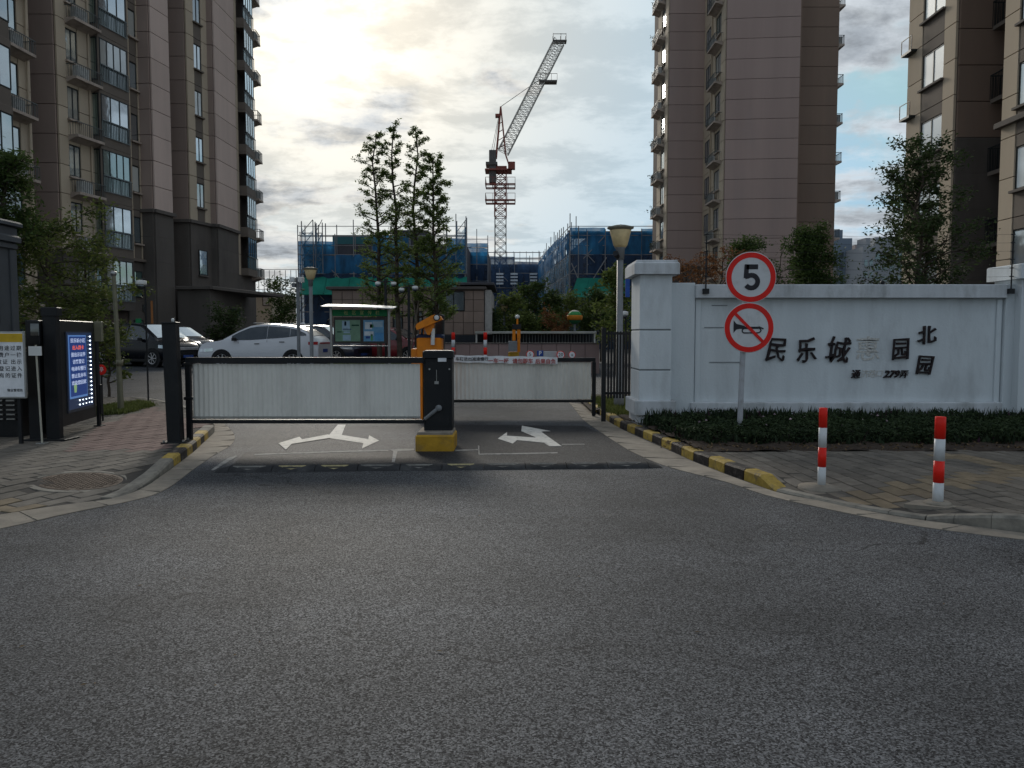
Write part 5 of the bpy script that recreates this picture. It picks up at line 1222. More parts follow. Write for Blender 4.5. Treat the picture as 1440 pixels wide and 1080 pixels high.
# orange machine with visor camera behind
oy = 14.0
om = thing('ticket_machine', T(XA(600, oy), oy + .3, 0), 'orange ticket machine with drooping orange camera hood behind the black machine', 'ticket machine')
MB().cbox(XA(586, oy), XA(621, oy), oy, oy + .4, 0, ZA(475, oy), .02).build('cabinet', orange, om)
MB().cbox(XA(578, oy + .05), XA(586.5, oy + .05), oy + .05, oy + .35, 0, ZA(490.5, oy), .01).build('side_box', orange, om)
m = MB(); m.cbox(XA(585, oy), XA(623, oy), oy + .02, oy + .42, ZA(475, oy), ZA(470, oy), .02); m.build('dark_top', mat('navy_plastic', (.012, .022, .06), .5), om)
m = MB(); m.cbox(XA(613, oy + .45), XA(624, oy + .45), oy + .45, oy + .7, 0.0, ZA(441, oy), .02); m.build('rear_column', blackp, om)
m = MB(); m.tube((XA(609, oy), oy - .045, ZA(485, oy)), (XA(609.5, oy), oy - .045, ZA(462, oy)), .036, n=14); m.build('neck', whitep, om)
Mh = Matrix.Translation((XA(606.5, oy), oy - .02, ZA(451.5, oy))) @ Matrix.Rotation(R(-26), 4, 'Y') @ Matrix.Scale(1.18, 4)
m = MB(); s_ = .0127
prof_ = [(-.24, -.035), (-.235, .02), (-.20, .05), (.06, .065), (.12, .05), (.165, .0), (.17, -.06), (.06, -.055), (-.05, -.05)]
m.add([(x, -.12, z) for x, z in prof_] + [(x, .12, z) for x, z in prof_], [tuple(range(9)), tuple(range(17, 8, -1))] + [(i, 9 + i, 9 + (i + 1) % 9, (i + 1) % 9) for i in range(9)])
m.build('camera_hood', orange, om, M=Mh)
m = MB(); m.lathe([(.036, 0), (.036, .02), (.026, .028)], 16, (0, 0, 0), False, Mh @ Matrix.Translation((.11, -.118, .0)) @ Matrix.Rotation(R(90), 4, 'X')); m.build('lamp', whitep, om)
m = MB(); m.lathe([(.05, 0), (.05, .012), (.04, .014)], 16, (0, 0, 0), False, Mh @ Matrix.Translation((.11, -.114, .0)) @ Matrix.Rotation(R(90), 4, 'X')); m.build('lamp_ring', blackp, om)
c = (XA(605, oy), oy, ZA(461, oy)); m = MB()
pr = [(-.10, .07), (-.09, -.02), (-.045, -.12), (.0, -.13), (.05, -.04), (.08, .05), (.06, .10)]
m.add([(c[0] + x, oy - .08, c[2] + z) for x, z in pr] + [(c[0] + x, oy + .14, c[2] + z) for x, z in pr], [tuple(range(7)), tuple(range(13, 6, -1))] + [(i, 7 + i, 7 + (i + 1) % 7, (i + 1) % 7) for i in range(7)]); m.build('tilt_bracket', orange, om)
for px in (590.5, 595.5): MB().bar((XA(px, oy), oy + .05, ZA(470, oy)), (XA(px, oy), oy + .05, ZA(457, oy)), .014).build('support_rod', orange, om)

# second orange machine at the ramp
o2 = 27.0
om2 = thing('ticket_machine', T(XA(722, o2), o2 + .2, 0), 'slim orange machine with a round white lamp and grey box near the garage ramp', 'ticket machine')
MB().cbox(XA(714.5, o2), XA(730, o2), o2, o2 + .3, 0.0, ZA(495, o2), .02).build('base', yconc, om2)
MB().cbox(XA(715, o2 - .1), XA(727.5, o2 - .1), o2 - .12, o2 - .01, ZA(494, o2), ZA(479.5, o2), .02).build('grey_box', greyp, om2)
MB().cbox(XA(727.5, o2), XA(731.5, o2), o2, o2 + .2, ZA(495, o2), ZA(476, o2), .01).build('post', orange, om2)
MB().cbox(XA(720.5, o2), XA(725, o2), o2, o2 + .2, ZA(479, o2), ZA(463, o2), .01).build('arm_left', orange, om2)
MB().cbox(XA(727, o2), XA(732, o2), o2, o2 + .2, ZA(476, o2), ZA(463, o2), .01).build('arm_right', orange, om2)
MB().cbox(XA(720.5, o2), XA(733, o2), o2 - .03, o2 + .25, ZA(463, o2), ZA(456, o2), .01).build('control_head', blackp, om2)
m = MB(); m.tube((XA(727.5, o2), o2 + .1, ZA(456, o2)), (XA(727.5, o2), o2 + .1, ZA(448, o2)), .035); m.build('stem', orange, om2)
m = MB(); m.lathe([(.02, 0), (.07, .03), (.085, .08), (.06, .13), (.01, .15)], 14, (XA(727.5, o2), o2 + .1, ZA(448.5, o2))); m.build('lamp', whitep, om2)

# red and white thin posts by the ramp wall
def striped_post(px, pyb, pyt, r, n, first_red=True, Y=None, z0=None, base=None, label='', grp=None, name='bollard', cat='bollard'):
    x = XA(px, Y); zt_ = ZA(pyt, Y); t = thing(name, T(x, Y, z0), label, cat, grp)
    h = (zt_ - z0) / n
    for k in range(n):
        top = k == n - 1; m = MB(); z = z0 + k * h
        m.lathe([(r, z), (r, z + h - (.004 if top else 0))] + ([(r * .93, z + h)] if top else []), 20, (x, Y, 0)); red = ((n - 1 - k) % 2 == 0) == first_red
        m.build('red_band' if red else 'white_band', refl_r if red else refl_w, t)
    if base: base(t, x, Y, z0)
    return t
refl_r = mat('reflective_red', (0.80, 0.022, 0.012), 0.35, var=.05, dirt=(.35, .04, .03, .35), dscale=6)
refl_w = mat('reflective_white', (0.60, 0.62, 0.63), 0.4, var=.05, dirt=(.40, .40, .38, .5), dscale=6)
for px, w_ in ((637.5, 'left of the two thin red and white posts before the garage ramp'), (682.5, 'right of the two thin red and white posts before the garage ramp')):
    striped_post(px, 0, 467.5, .055, 7, True, 24.0, 0.0, label=w_, name='striped_post', cat='post', grp='thin striped posts before the ramp')

# ---- bollards on the right pavement
def pad(kind):
    def f(t, x, Y, z):
        m = MB()
        if kind: m.lathe([(.23, -.03), (.21, .012), (.09, .022), (.085, .03)], 24, (x, Y, z - .01))
        else:
            m.prism([(x - .30, Y - .02), (x - .02, Y - .16), (x + .26, Y - .05), (x + .20, Y + .17), (x - .12, Y + .14)], z - .03, z + .006); m.lathe([(.12, .0), (.10, .022), (.085, .03)], 20, (x, Y, z))
        m.build('concrete_pad', concrete, t)
    return f
q = gp(1159, 681, .07)
striped_post(1159.5, 0, 573.5, .038, 4, True, q.y, hR(q.x, q.y) - .002, pad(True), 'red and white banded bollard standing nearer the road sign on the right pavement', 'bollards on the right pavement')
q = gp(1325, 710, .06)
striped_post(1325.5, 0, 586, .043, 4, True, q.y, hR(q.x, q.y) - .002, pad(False), 'red and white banded bollard nearer the kerb, on a squarish concrete patch', 'bollards on the right pavement')

# ---- road sign
sy = 10.7
sg = thing('road_sign', T(XA(1043, sy), sy, .1), 'grey pole carrying a round speed limit 5 disc above a no horn disc', 'road sign')
m = MB(); m.tube((XA(1041.5, sy), sy, .1), (XA(1047, sy), sy, ZA(380, sy)), .037, n=16); m.build('pole', mat('weathered_white_pole', (.42, .43, .45), .5, var=.1, dirt=(.22, .2, .18, .6), dscale=6), sg)
plate = mat('sign_white', (0.62, 0.63, 0.64), .45, var=.04, dirt=(.40, .40, .38, .5), dscale=7)
def disc(px, py, r, name):
    c = Vector((XA(px, sy), sy - .075, ZA(py, sy))); M = Matrix.Translation(c) @ Matrix.Rotation(R(90), 4, 'X') 
    d = MB().lathe([(r, -.016), (r + .004, 0), (r, .004)], 48, (0, 0, 0), False, M).build(name, plate, sg)
    m = MB(); n = 48; ri, ro = r * .78, r * .985
    vs = [(rr_ * math.cos(2 * math.pi * i / n), rr_ * math.sin(2 * math.pi * i / n), z) for rr_, z in ((ri, .005), (ri, .0068), (ro, .0068), (ro, .005)) for i in range(n)]
    m.add([M @ Vector(v) for v in vs], [(k * n + i, k * n + (i + 1) % n, (k + 1) * n + (i + 1) % n, (k + 1) * n + i) for k in range(3) for i in range(n)])
    m.build('red_ring', redp, d, M=None); MB().cbox(c.x - .05, c.x + .05, sy - .058, sy - .03, c.z - .03, c.z + .03, .004).build('bracket', steel, d)
    return d, c
d1, c1_ = disc(1051.5, 390.5, .338, 'speed_limit_disc'); d2, c2_ = disc(1050, 461, .336, 'no_horn_disc')
M5 = Matrix.Translation((c1_.x, c1_.y - .0065, c1_.z))
m = MB()
# the 5 drawn as a heavy stroke
pts = [(.075, .145), (-.062, .145), (-.078, .018), (-.03, .042), (.03, .042), (.078, .008), (.085, -.055), (.05, -.115), (-.02, -.135), (-.085, -.105)]
def stroke(m, pts, w, M, th=.0015):
    P = [Vector((p[0], 0, p[1])) for p in pts]
    Ls, Rs = [], []
    for i, p in enumerate(P):
        a = (p - P[i - 1]).normalized() if i else (P[1] - p).normalized(); b = (P[i + 1] - p).normalized() if i < len(P) - 1 else a
        na, nb_ = Vector((-a.z, 0, a.x)), Vector((-b.z, 0, b.x)); n_ = (na + nb_).normalized(); k = 1 / max(.5, n_.dot(na)); Ls.append(p + n_ * w / 2 * k); Rs.append(p - n_ * w / 2 * k)
    n = len(P); vs = [M @ (v + Vector((0, y, 0))) for y in (0, -th) for v in Ls + Rs]
    fs = []
    for i in range(n - 1): fs += [(2 * n + i, 2 * n + i + 1, 3 * n + i + 1, 3 * n + i)[::-1], (i, i + 1, 2 * n + i + 1, 2 * n + i), (n + i, 3 * n + i, 3 * n + i + 1, n + i + 1)]
    m.add(vs, fs)
from math import cos, sin
curve5 = [(.078, .138), (-.055, .138), (-.068, .012)] ; stroke(m, [(.092, .140), (-.066, .140)], .066, M5); stroke(m, [(-.058, .172), (-.070, -.012)], .062, M5)
arc5 = [(-.080, .008)] + [(.004 + .086 * cos(R(a)), -.058 + .086 * sin(R(a))) for a in range(125, -155, -18)]
stroke(m, arc5, .064, M5, .0022); m.build('numeral', printk, d1, M=None)
Mh2 = Matrix.Translation((c2_.x, c2_.y - .0065, c2_.z)); m = MB(); Mh0 = Mh2; Mh2 = Mh0 @ Matrix.Translation((.01, 0, 0)) @ Matrix.Scale(1.16, 4)
stroke(m, [(-.12, .0), (.10, .0)], .026, Mh2); m.add([Mh2 @ Vector(v) for v in ((-.19, -.0018, .085), (-.19, -.0018, -.06), (-.155, -.0018, -.02), (-.06, -.0018, -.002), (-.06, -.0018, .022), (-.155, -.0018, .045))], [(0, 1, 2, 3, 4, 5)])
stroke(m, [(.02 + .0, -.005)] + [(.085 + .045 * cos(R(a)), -.03 + .03 * sin(R(a))) for a in range(90, -91, -20)] + [(-.04, -.06)] + [(-.06 + .028 * cos(R(a)), -.034 + .026 * sin(R(a))) for a in range(-90, -271, -20)] + [(.03, -.008)], .015, Mh2, .0019)
stroke(m, [(.10, .012), (.16, -.012)], .016, Mh2, .002); m.build('horn_symbol', printk, d2, M=None)
m = MB(); stroke(m, [(-.185, .185), (.185, -.185)], .042, Mh0, .005); m.build('red_slash', redp, d2, M=None)

# ---- street lamps
def street_lamp(px, Y, pyt, r, label, tilt=0):
    x = XA(px, Y); zt_ = ZA(pyt, Y); t = thing('street_lamp', T(x, Y, 0), label, 'street lamp')
    s_ = r / .25
    m = MB(); m.lathe([(.10, 0), (.10, .35), (.065, .4), (.06, zt_ - .62 * s_)], 16, (x, Y, 0)); m.build('pole', greyp, t)
    zb = zt_ - .42 * s_
    m = MB(); m.lathe([(.075, zb - .22 * s_), (.085, zb - .02), (.11 * s_, zb)], 16, (x, Y, 0)); m.build('collar', greyp, t)
    m = MB(); m.lathe([(.10 * s_, zb), (.135 * s_, zb + .05 * s_), (.205 * s_, zb + .32 * s_), (.20 * s_, zb + .33 * s_)], 20, (x, Y, 0)); m.build('lamp_shade', lampg, t)
    m = MB(); m.lathe([(.06 * s_, zb + .02), (.075 * s_, zb + .20 * s_), (.03 * s_, zb + .26 * s_)], 14, (x, Y, 0)); m.build('reflector', mat('lamp_reflector', (.30, .20, .10), .4), t)
    m = MB(); m.lathe([(.16 * s_, zb + .32 * s_), (.25 * s_, zb + .36 * s_), (.255 * s_, zb + .385 * s_), (.12 * s_, zb + .42 * s_)], 24, (x, Y, 0)); m.build('cap', mat('lamp_cap', (.20, .19, .15), .6, var=.2), t)
    return t
lampg = mat('lamp_plastic', (0.62, 0.48, 0.26), .3, var=.2, scale=5)
l2 = street_lamp(871, 15.0, 317, .25, 'tall street lamp with amber shade left of the white gate pier')
MB().cbox(XA(878, 15), XA(884, 15), 14.93, 14.97, ZA(418, 15), ZA(384, 15), .004).build('banner_plate', mat('sign_blue', (.02, .07, .30), .5), l2)
m = MB(); m.tube((XA(866, 15), 14.9, ZA(362, 15)), (XA(862, 15), 14.75, ZA(358, 15)), .045, .055); m.build('spot_lamp', blackp, l2)
street_lamp(438.5, 27.0, 376, .25, 'street lamp with amber shade standing in front of the white car')
street_lamp(709, 44.0, 428, .24, 'small far street lamp among the trees beyond the garage ramp')
# ---- CCTV
def dome_cam(px, py, Y, r, label, pole_x=None, arm=True, pole_py=None, name='dome_camera'):
    x, z = XA(px, Y), ZA(py, Y); t = thing(name, T(x, Y, 0), label, 'security camera')
    m = MB(); m.lathe([(r * .5, z + r * 1.0), (r * 1.05, z + r * .85), (r * 1.1, z + .1 * r), (r * 1.05, z)], 18, (x, Y, 0)); m.build('housing', whitep, t)
    m = MB(); m.lathe([(r * 1.0, z), (r * .9, z - r * .5), (r * .45, z - r * .9), (.01, z - r)], 18, (x, Y, 0)); m.build('dome', darkgl, t)
    if pole_x is not None:
        pr_ = .018 if Y < 20 else .04; px_ = XA(pole_x, Y); zt_ = ZA(pole_py, Y) if pole_py else z + r * 1.2
        m = MB(); m.tube((px_, Y, 0), (px_, Y, zt_), pr_, n=10); m.build('pole', dkm, t)
        if abs(px_ - x) > .02: m = MB(); m.tube((px_, Y, z + r * 1.1), (x, Y, z + r * 1.1), .022); m.tube((x, Y, z + r * 1.12), (x, Y, z + r), .022); m.build('arm', dkm, t)
        else: m = MB(); m.lathe([(.08, z + r * 1.2), (.08, z + r), (.05, z + r * .9)], 10, (x, Y + .0, 0)); m.build('arm', dkm, t)
    return t
dome_cam(201.5, 400.5, 16.5, .10, 'white dome camera on a thin pole before the left apartment tower', 207, pole_py=395)
dome_cam(532.5, 400, 26, .085, 'left white dome camera of the T shaped mast behind the notice board', 543, pole_py=393)
dome_cam(554.5, 400, 26.001, .085, 'right white dome camera of the T shaped mast behind the notice board', 543.4, pole_py=392)
dome_cam(565.5, 408.5, 24, .08, 'white dome camera on a thin pale pole between trees and notice board', 575.5, pole_py=403)
dome_cam(584.5, 406, 24.002, .085, 'dark skirted dome camera right of the thin pale pole', 575.7, pole_py=404)
dome_cam(877, 443, 18, .09, 'white dome camera on a short pole behind the black railing', 879.5, pole_py=440)
# twin camera mast by the white car
t = thing('camera_mast', T(XA(420.5, 25), 25, 0), 'thin grey mast with small camera boxes beside the left street lamp', 'camera mast')
m = MB(); m.tube((XA(420.5, 25), 25, 0), (XA(420.5, 25), 25, ZA(390, 25)), .055); m.build('pole', greyp, t)
for px, w_ in ((414.5, .1), (426, .1)): m = MB(); m.cbox(XA(px, 25) - .07, XA(px, 25) + .07, 24.8, 25.1, ZA(397, 25), ZA(390, 25), .02); m.bar((XA(px, 25), 25, ZA(394, 25)), (XA(420.5, 25), 25, ZA(394, 25)), .03); m.build('camera', whitep, t)
m = MB(); m.cbox(XA(413, 25), XA(418, 25), 24.9, 25.1, ZA(404, 25), ZA(398, 25), .02); m.build('junction_box', greyp, t)
# ball-topped pole left
py_ = 14.2
t = thing('lamp_pole', T(XA(168, py_), py_, .1), 'khaki pole with a small ball finial in front of the leafy tree', 'pole')
pm = mat('khaki_pole', (.20, .19, .13), .5, var=.15, metal=.2)
m = MB(); m.tube((XA(169, py_), py_, .1), (XA(163.5, py_), py_, ZA(388, py_)), .045, .035, n=12); m.build('pole', pm, t)
m = MB(); m.lathe([(.01, .0), (.045, .02), (.055, .055), (.045, .09), (.01, .105)], 14, (XA(163.3, py_), py_, ZA(389, py_))); m.build('finial', steel, t)
m = MB(); m.tube((XA(166, py_ + .05), py_ + .05, .1), (XA(166, py_ + .05), py_ + .05, ZA(508, py_)), .035); m.lathe([(.06, 0), (.06, .1)], 10, (XA(168, py_), py_, ZA(514, py_))); m.build('sleeve', pm, t)
# red hanging sign
t = thing('red_sign', T(XA(143, 12.6), 12.6, .1), 'small round red sign low behind the pedestrian gate', 'sign')
m = MB(); m.lathe([(.07, 0), (.085, .006), (.07, .012)], 20, (0, 0, 0), False, Matrix.Translation((XA(142, 12.6), 12.6, ZA(520, 12.6))) @ Matrix.Rotation(R(90), 4, 'X')); m.build('plate', redp, t)
m = MB(); m.bar((XA(142, 12.62), 12.62, .1), (XA(142, 12.62), 12.62, ZA(520, 12.6)), .02); m.build('stake', dkm, t)
text('lettering', '停', .09, printw, t, Matrix.Translation((XA(142, 12.6), 12.586, ZA(520, 12.6))), extrude=.001)

# ---- big black gate post left
by = 10.05; z0 = .12
t = thing('gate_post', T(XA(244.5, by), by, z0), 'square black steel gate post on a base plate by the left kerb', 'gate post')
M_ = T(XA(244.5, by), by, z0, R(6)) @ Matrix.Rotation(R(-1.2), 4, 'Y')
MB().cbox(-.085, .085, -.085, .085, .02, ZA(455, by) - z0, .008).build('column', blackp, t, M=M_)
MB().cbox(-.095, .095, -.095, .095, ZA(455, by) - z0, ZA(453, by) - z0, .006).build('cap', blackp, t, M=M_)
MB().cbox(-.15, .15, -.13, .13, 0, .022, .004).build('base_plate', blackp, t, M=T(XA(244.5, by), by, z0, R(6)))
m = MB(); [m.lathe([(.014, .02), (.014, .045)], 6, (a, b, 0), False) for a in (-.12, .12) for b in (-.1, .1)]; m.build('bolts', steel, t, M=T(XA(244.5, by), by, z0, R(6)))
m = MB(); m.lathe([(.02, 0), (.02, .04), (.008, .05)], 8, (.04, -.02, ZA(453, by) - z0)); m.build('sensor', whitep, t, M=M_)

# ---- pedestrian gate with lit display leaf
gy = 10.25
pg = thing('pedestrian_gate', T(XA(75, gy), gy, .12), 'black pedestrian gate with a blue lit notice display on its open leaf', 'pedestrian gate')
def post(px0, px1, Y, pyb, pyt, dep, nm='post', z0=.12): return MB().cbox(XA(px0, Y), XA(px1, Y), Y, Y + dep, z0, ZA(pyt, Y), .008).build(nm, blackp, pg)
post(37, 55, gy, 0, 450, .17); post(61, 80, gy, 0, 436, .10)
post(59, 82, gy - .02, 0, 432, .13, 'post_cap', ZA(444, gy))
MB().cbox(XA(31, gy), XA(92, gy), gy - .08, gy + .28, .11, .145, .006).build('base_plate', blackp, pg)
MB().cbox(XA(41, gy - .03), XA(58, gy - .03), gy - .05, gy, ZA(484, gy), ZA(451, gy), .006).build('reader_box', blackp, pg)
MB().cbox(XA(44, gy - .06), XA(56, gy - .06), gy - .06, gy - .052, ZA(472, gy), ZA(455, gy), .003).build('reader_screen', darkgl, pg)
MB().cbox(XA(55.5, gy), XA(62, gy), gy + .08, gy + .10, .2, ZA(452, gy), .002).build('hinge_panel', blackp, pg)
# leaf: runs away from the viewer
Lf0, Lf1 = Vector((XA(85, 10.42), 10.42)), Vector((XA(133, 11.75), 11.75)); Mf = FM(Lf0, Lf1); Wf = (Lf1 - Lf0).length
zb_, zt_ = ZA(594, 11.1), ZA(451, 11.1)
zb_ = .28; zt_ = 1.5 + (472 - 450) / FPX * 10.35 + .0
MB().cbox(-.02, Wf, 0, .09, zb_, zt_, .008).build('leaf_frame', blackp, pg, M=Mf)
MB().box(.19, Wf - .14, -.012, .0, zb_ + .16, zt_ - .15).build('display_bezel', mat('display_grey', (.05, .06, .08), .4), pg, M=Mf)
scr = mat_emit('screen_blue', (0.012, 0.035, 0.15), .55); glow = mat_emit('screen_edge_glow', (0.10, 0.22, 0.50), .42); scw = mat_emit('screen_text', (0.42, 0.50, 0.70), .55); sr = mat_emit('screen_red_text', (0.75, 0.12, 0.05), .6); led = mat_emit('led_white', (0.75, 0.88, 1.0), 5); scg = mat_emit('screen_green', (.3, .5, .22), .35)
sx0, sx1 = .28, Wf - .44; sz0, sz1 = zb_ + .38, zt_ - .20
MB().box(.21, Wf - .16, -.016, -.0125, zb_ + .20, zt_ - .165).build('glow_sheet', mat_emit('display_glow', (.025, .05, .13), .2), pg, M=Mf)
MB().box(sx0 - .03, sx1 + .03, -.020, -.0165, sz0 - .03, sz1).build('screen_border', glow, pg, M=Mf)
scro = MB().box(sx0, sx1, -.026, -.0205, sz0, sz1 - .02).build('screen', scr, pg, M=Mf)
rows = [('民乐城小区', scw), ('出入刷卡', scw), ('请出示证件', scw), ('访客登记', scw), ('电动车慢行', scw), ('禁止乱停车', scw), ('欢迎您回家', scw)]
for i, (s_, mt_) in enumerate(rows):
    z = sz1 - .08 - i * .098
    text('display_text', s_, .066, sr if i == 1 else mt_, scro, Mf @ Matrix.Translation(((sx0 + sx1) / 2, -.0275, z)) @ Matrix.Diagonal((1.75, 1, 1, 1)), extrude=.0005, offset=.0008)
m = MB(); m.add([(sx0 + .12, -.027, sz0 + .05), (sx0 + .20, -.027, sz0 + .05), (sx0 + .22, -.027, sz0 + .14), (sx0 + .16, -.027, sz0 + .19), (sx0 + .10, -.027, sz0 + .14)], [(0, 1, 2, 3, 4)]); m.build('display_picture', scg, scro, M=Mf)
for i in range(17): MB().lathe([(.009, 0), (.006, .008)], 8, (0, 0, 0), True, Mf @ Matrix.Translation((Wf - .235, -.017, sz1 - .02 - i * .060)) @ Matrix.Rotation(R(90), 4, 'X')).build('led', led, pg)
for j in range(2):
    for i in range(4): MB().lathe([(.0095 - .0018 * (3 - i) , 0), (.005, .006)], 8, (0, 0, 0), True, Mf @ Matrix.Translation((Wf - .34 - i * .13, -.017, sz1 - .02 - (15 + j) * .060)) @ Matrix.Rotation(R(90), 4, 'X')).build('led', led, pg)
# end post and small box of the gate
t = thing('card_reader_post', T(XA(137, 11.9), 11.9, .12), 'thin black post with a khaki box at the far end of the display leaf', 'post')
m = MB(); m.cbox(XA(133, 11.9), XA(137, 11.9), 11.9, 11.96, .12, ZA(452, 11.9), .004); m.build('post', blackp, t)
MB().cbox(XA(134, 11.85), XA(144.5, 11.85), 11.84, 11.9, ZA(480, 11.85), ZA(452, 11.85), .008).build('box', pm, t)
MB().cbox(XA(130, 11.9), XA(141, 11.9), 11.86, 12.0, .115, .135, .004).build('foot', blackp, t)
MB().cbox(XA(137.5, 11.95), XA(140.5, 11.95), 11.93, 11.99, .3, ZA(541, 11.9), .004).build('stop_bar', blackp, t)
# slim stand with white reader in front of the posts
ry = 9.95
t = thing('card_stand', T(XA(53, ry), ry, .12), 'slim pale metal stand with a small white plate before the black gate posts', 'stand')
m = MB(); m.tube((XA(55, ry), ry, .12), (XA(51, ry), ry, ZA(485, ry)), .012); m.build('pole', mat('pale_pole', (.42, .40, .33), .5), t)
MB().cbox(XA(41.5, ry), XA(59.5, ry), ry - .02, ry + .0, ZA(500, ry), ZA(487, ry), .003).build('plate', whitep, t)
MB().cbox(XA(49, ry), XA(61, ry), ry - .05, ry + .05, .118, .135, .003).build('foot', steel, t)
# white notice board left edge
ny = 9.9
nbp = thing('notice_sign', T(XA(-10, ny), ny, .12), 'white notice board with a yellow header cut by the left edge', 'notice board')
MB().cbox(XA(-60, ny), XA(35, ny), ny, ny + .03, ZA(560, ny), ZA(466, ny), .004).build('frame', steel, nbp)
MB().box(XA(-58, ny), XA(33, ny), ny - .004, ny - .0, ZA(558, ny), ZA(468, ny)).build('sheet', printw, nbp)
MB().box(XA(-58, ny), XA(33, ny), ny - .007, ny - .0045, ZA(481, ny), ZA(469, ny)).build('yellow_header', mat('header_yellow', (.62, .40, .03), .6), nbp)
for i, s_ in enumerate(['为了您的用途过期', '业主缴费户一律', '凭有效证 出示', '入园登记进入', '本人持有的证件']):
    me = text_mesh(s_, .066, .0008, .0005, align='RIGHT', space=1.3); me.materials.clear(); me.materials.append(printk); link('sign_lettering', me, nbp, Matrix.Translation((XA(31, ny), ny - .0052, ZA(490 + i * 9.6, ny))) @ FRONT)
me = text_mesh('物业管理处', .04, .0008, .0005, align='RIGHT'); me.materials.clear(); me.materials.append(printk); link('sign_lettering', me, nbp, Matrix.Translation((XA(31, ny), ny - .0052, ZA(549, ny))) @ FRONT)
for px in (-40, 22): m = MB(); m.bar((XA(px, ny), ny + .05, .12), (XA(px, ny), ny + .05, ZA(500, ny)), .04); m.build('leg', dkm, nbp)
# louvred cabinet below the sign
cy_ = 10.6
t = thing('utility_cabinet', T(XA(5, cy_), cy_, .12), 'dark cabinet with pale louvres standing behind the white notice board', 'cabinet')
MB().cbox(XA(-40, cy_), XA(25, cy_), cy_, cy_ + .5, .12, ZA(555, cy_), .01).build('body', blackp, t)
for i in range(5):
    for a, b in ((-30, 3), (8, 20)): MB().bar((XA(a, cy_), cy_ - .02, ZA(563 + i * 6.5, cy_)), (XA(b, cy_), cy_ - .02, ZA(563 + i * 6.5, cy_)), .03, .018).build('louvre', steel, t)
m = MB(); m.cbox(XA(25, cy_ + .1), XA(30, cy_ + .1), cy_ + .1, cy_ + .16, .12, ZA(556, cy_), .004); m.build('side_post', greyp, t)
# guardhouse
gm = mat('booth_grey', (.085, .092, .10), .6, var=.1, scale=2, dirt=(.05, .05, .055, .5), dscale=2)
xr, y0_, y1_ = -8.05, 9.9, 12.75
gh = thing('guard_booth', T(xr - 1.3, 11.3, .12), 'dark grey guard booth with a stepped cornice at the left edge', 'guard booth')
ZB = lambda py: ZA(py, 12.4)
MB().cbox(xr - 2.6, xr, y0_, y1_, .12, ZB(345), .02).build('wall', gm, gh)
for k, (a, b, o) in enumerate(((347, 338, .05), (338, 328, .09), (328, 315, .05), (315, 308, .11))): MB().cbox(xr - 2.7, xr + o, y0_ - o, y1_ + o, ZB(a), ZB(b), .03).build('cornice', gm, gh)
q0, q1 = (xr, y0_), (xr, y1_)
put_window(gh, FM(q0, q1, ZB(391), .3, .012), 2.05, ZB(353) - ZB(391), 1, curt_glare_m)  # white reflection on this upper window is put into the pane colour
put_window(gh, FM(q0, q1, ZB(455), .3, .012), 2.05, ZB(396) - ZB(455), 2, darkgl)
MB().cbox(xr - .12, xr + .03, y1_ - .14, y1_ + .03, .12, ZB(348), .01).build('corner_trim', gm, gh)

# ---- notice shelter
sy2 = 25.2
ns = thing('notice_shelter', T(XA(508, sy2), sy2, 0), 'steel notice shelter with green header and two posters in front of parked cars', 'notice board')
for px in (466.5, 547.5): m = MB(); m.tube((XA(px, sy2), sy2, 0), (XA(px, sy2), sy2, ZA(433, sy2)), .045, n=12); m.build('post', steel, ns)
m = MB(); vs = []; n_ = 8
for i in range(n_ + 1):
    f = i / n_; x = XA(457.5 + 99 * f, sy2); z = ZA(430.5 + 3.2 * f, sy2) + .02 * math.sin(f * 3)
    vs += [(x, sy2 - .5, z - .04), (x, sy2 - .5, z - .015), (x, sy2 + .4, z + .08), (x, sy2 + .4, z + .05)]
fs = []
for i in range(n_):
    a, b = i * 4, i * 4 + 4
    for k in range(4): fs.append((a + k, b + k, b + (k + 1) % 4, a + (k + 1) % 4))
m.add(vs, fs + [(3, 2, 1, 0), (n_ * 4, n_ * 4 + 1, n_ * 4 + 2, n_ * 4 + 3)]); m.build('roof', whitep, ns)
MB().cbox(XA(469, sy2), XA(545, sy2), sy2 - .05, sy2 + .05, ZA(444.5, sy2), ZA(435.5, sy2), .006).build('green_header', mat('sign_green', (.012, .17, .06), .5), ns)
text('header_lettering', '社区宣传栏', .14, mat('print_yellow', (.5, .5, .2), .6), ns, Matrix.Translation((XA(510, sy2), sy2 - .052, ZA(440, sy2))), extrude=.001, space=2.6)
MB().cbox(XA(470, sy2), XA(545, sy2), sy2 - .04, sy2 + .04, ZA(483, sy2), ZA(446, sy2), .006).build('case', mat('case_brown', (.055, .05, .045), .5), ns)
def poster(px0, px1, py0, py1, col, blocks):
    p = MB().box(XA(px0, sy2), XA(px1, sy2), sy2 - .046, sy2 - .041, ZA(py1, sy2), ZA(py0, sy2)).build('poster', mat('poster_' + col[0], col[1], .4), ns)
    for i, (a, b, c, d, cc) in enumerate(blocks): MB().box(XA(a, sy2), XA(b, sy2), sy2 - .0485, sy2 - .0465, ZA(d, sy2), ZA(c, sy2)).build('printed_block', mat('ink_%s' % cc[0], cc[1], .5), p)
gd = ('dark_green', (.01, .06, .035)); gl2 = ('pale_blue', (.30, .42, .50)); gn = ('navy', (.03, .06, .20)); wl2 = ('white', (.55, .6, .62)); sk = ('sky', (.08, .26, .48)); rd = ('red', (.35, .05, .05)); lg = ('leaf', (.10, .28, .12))
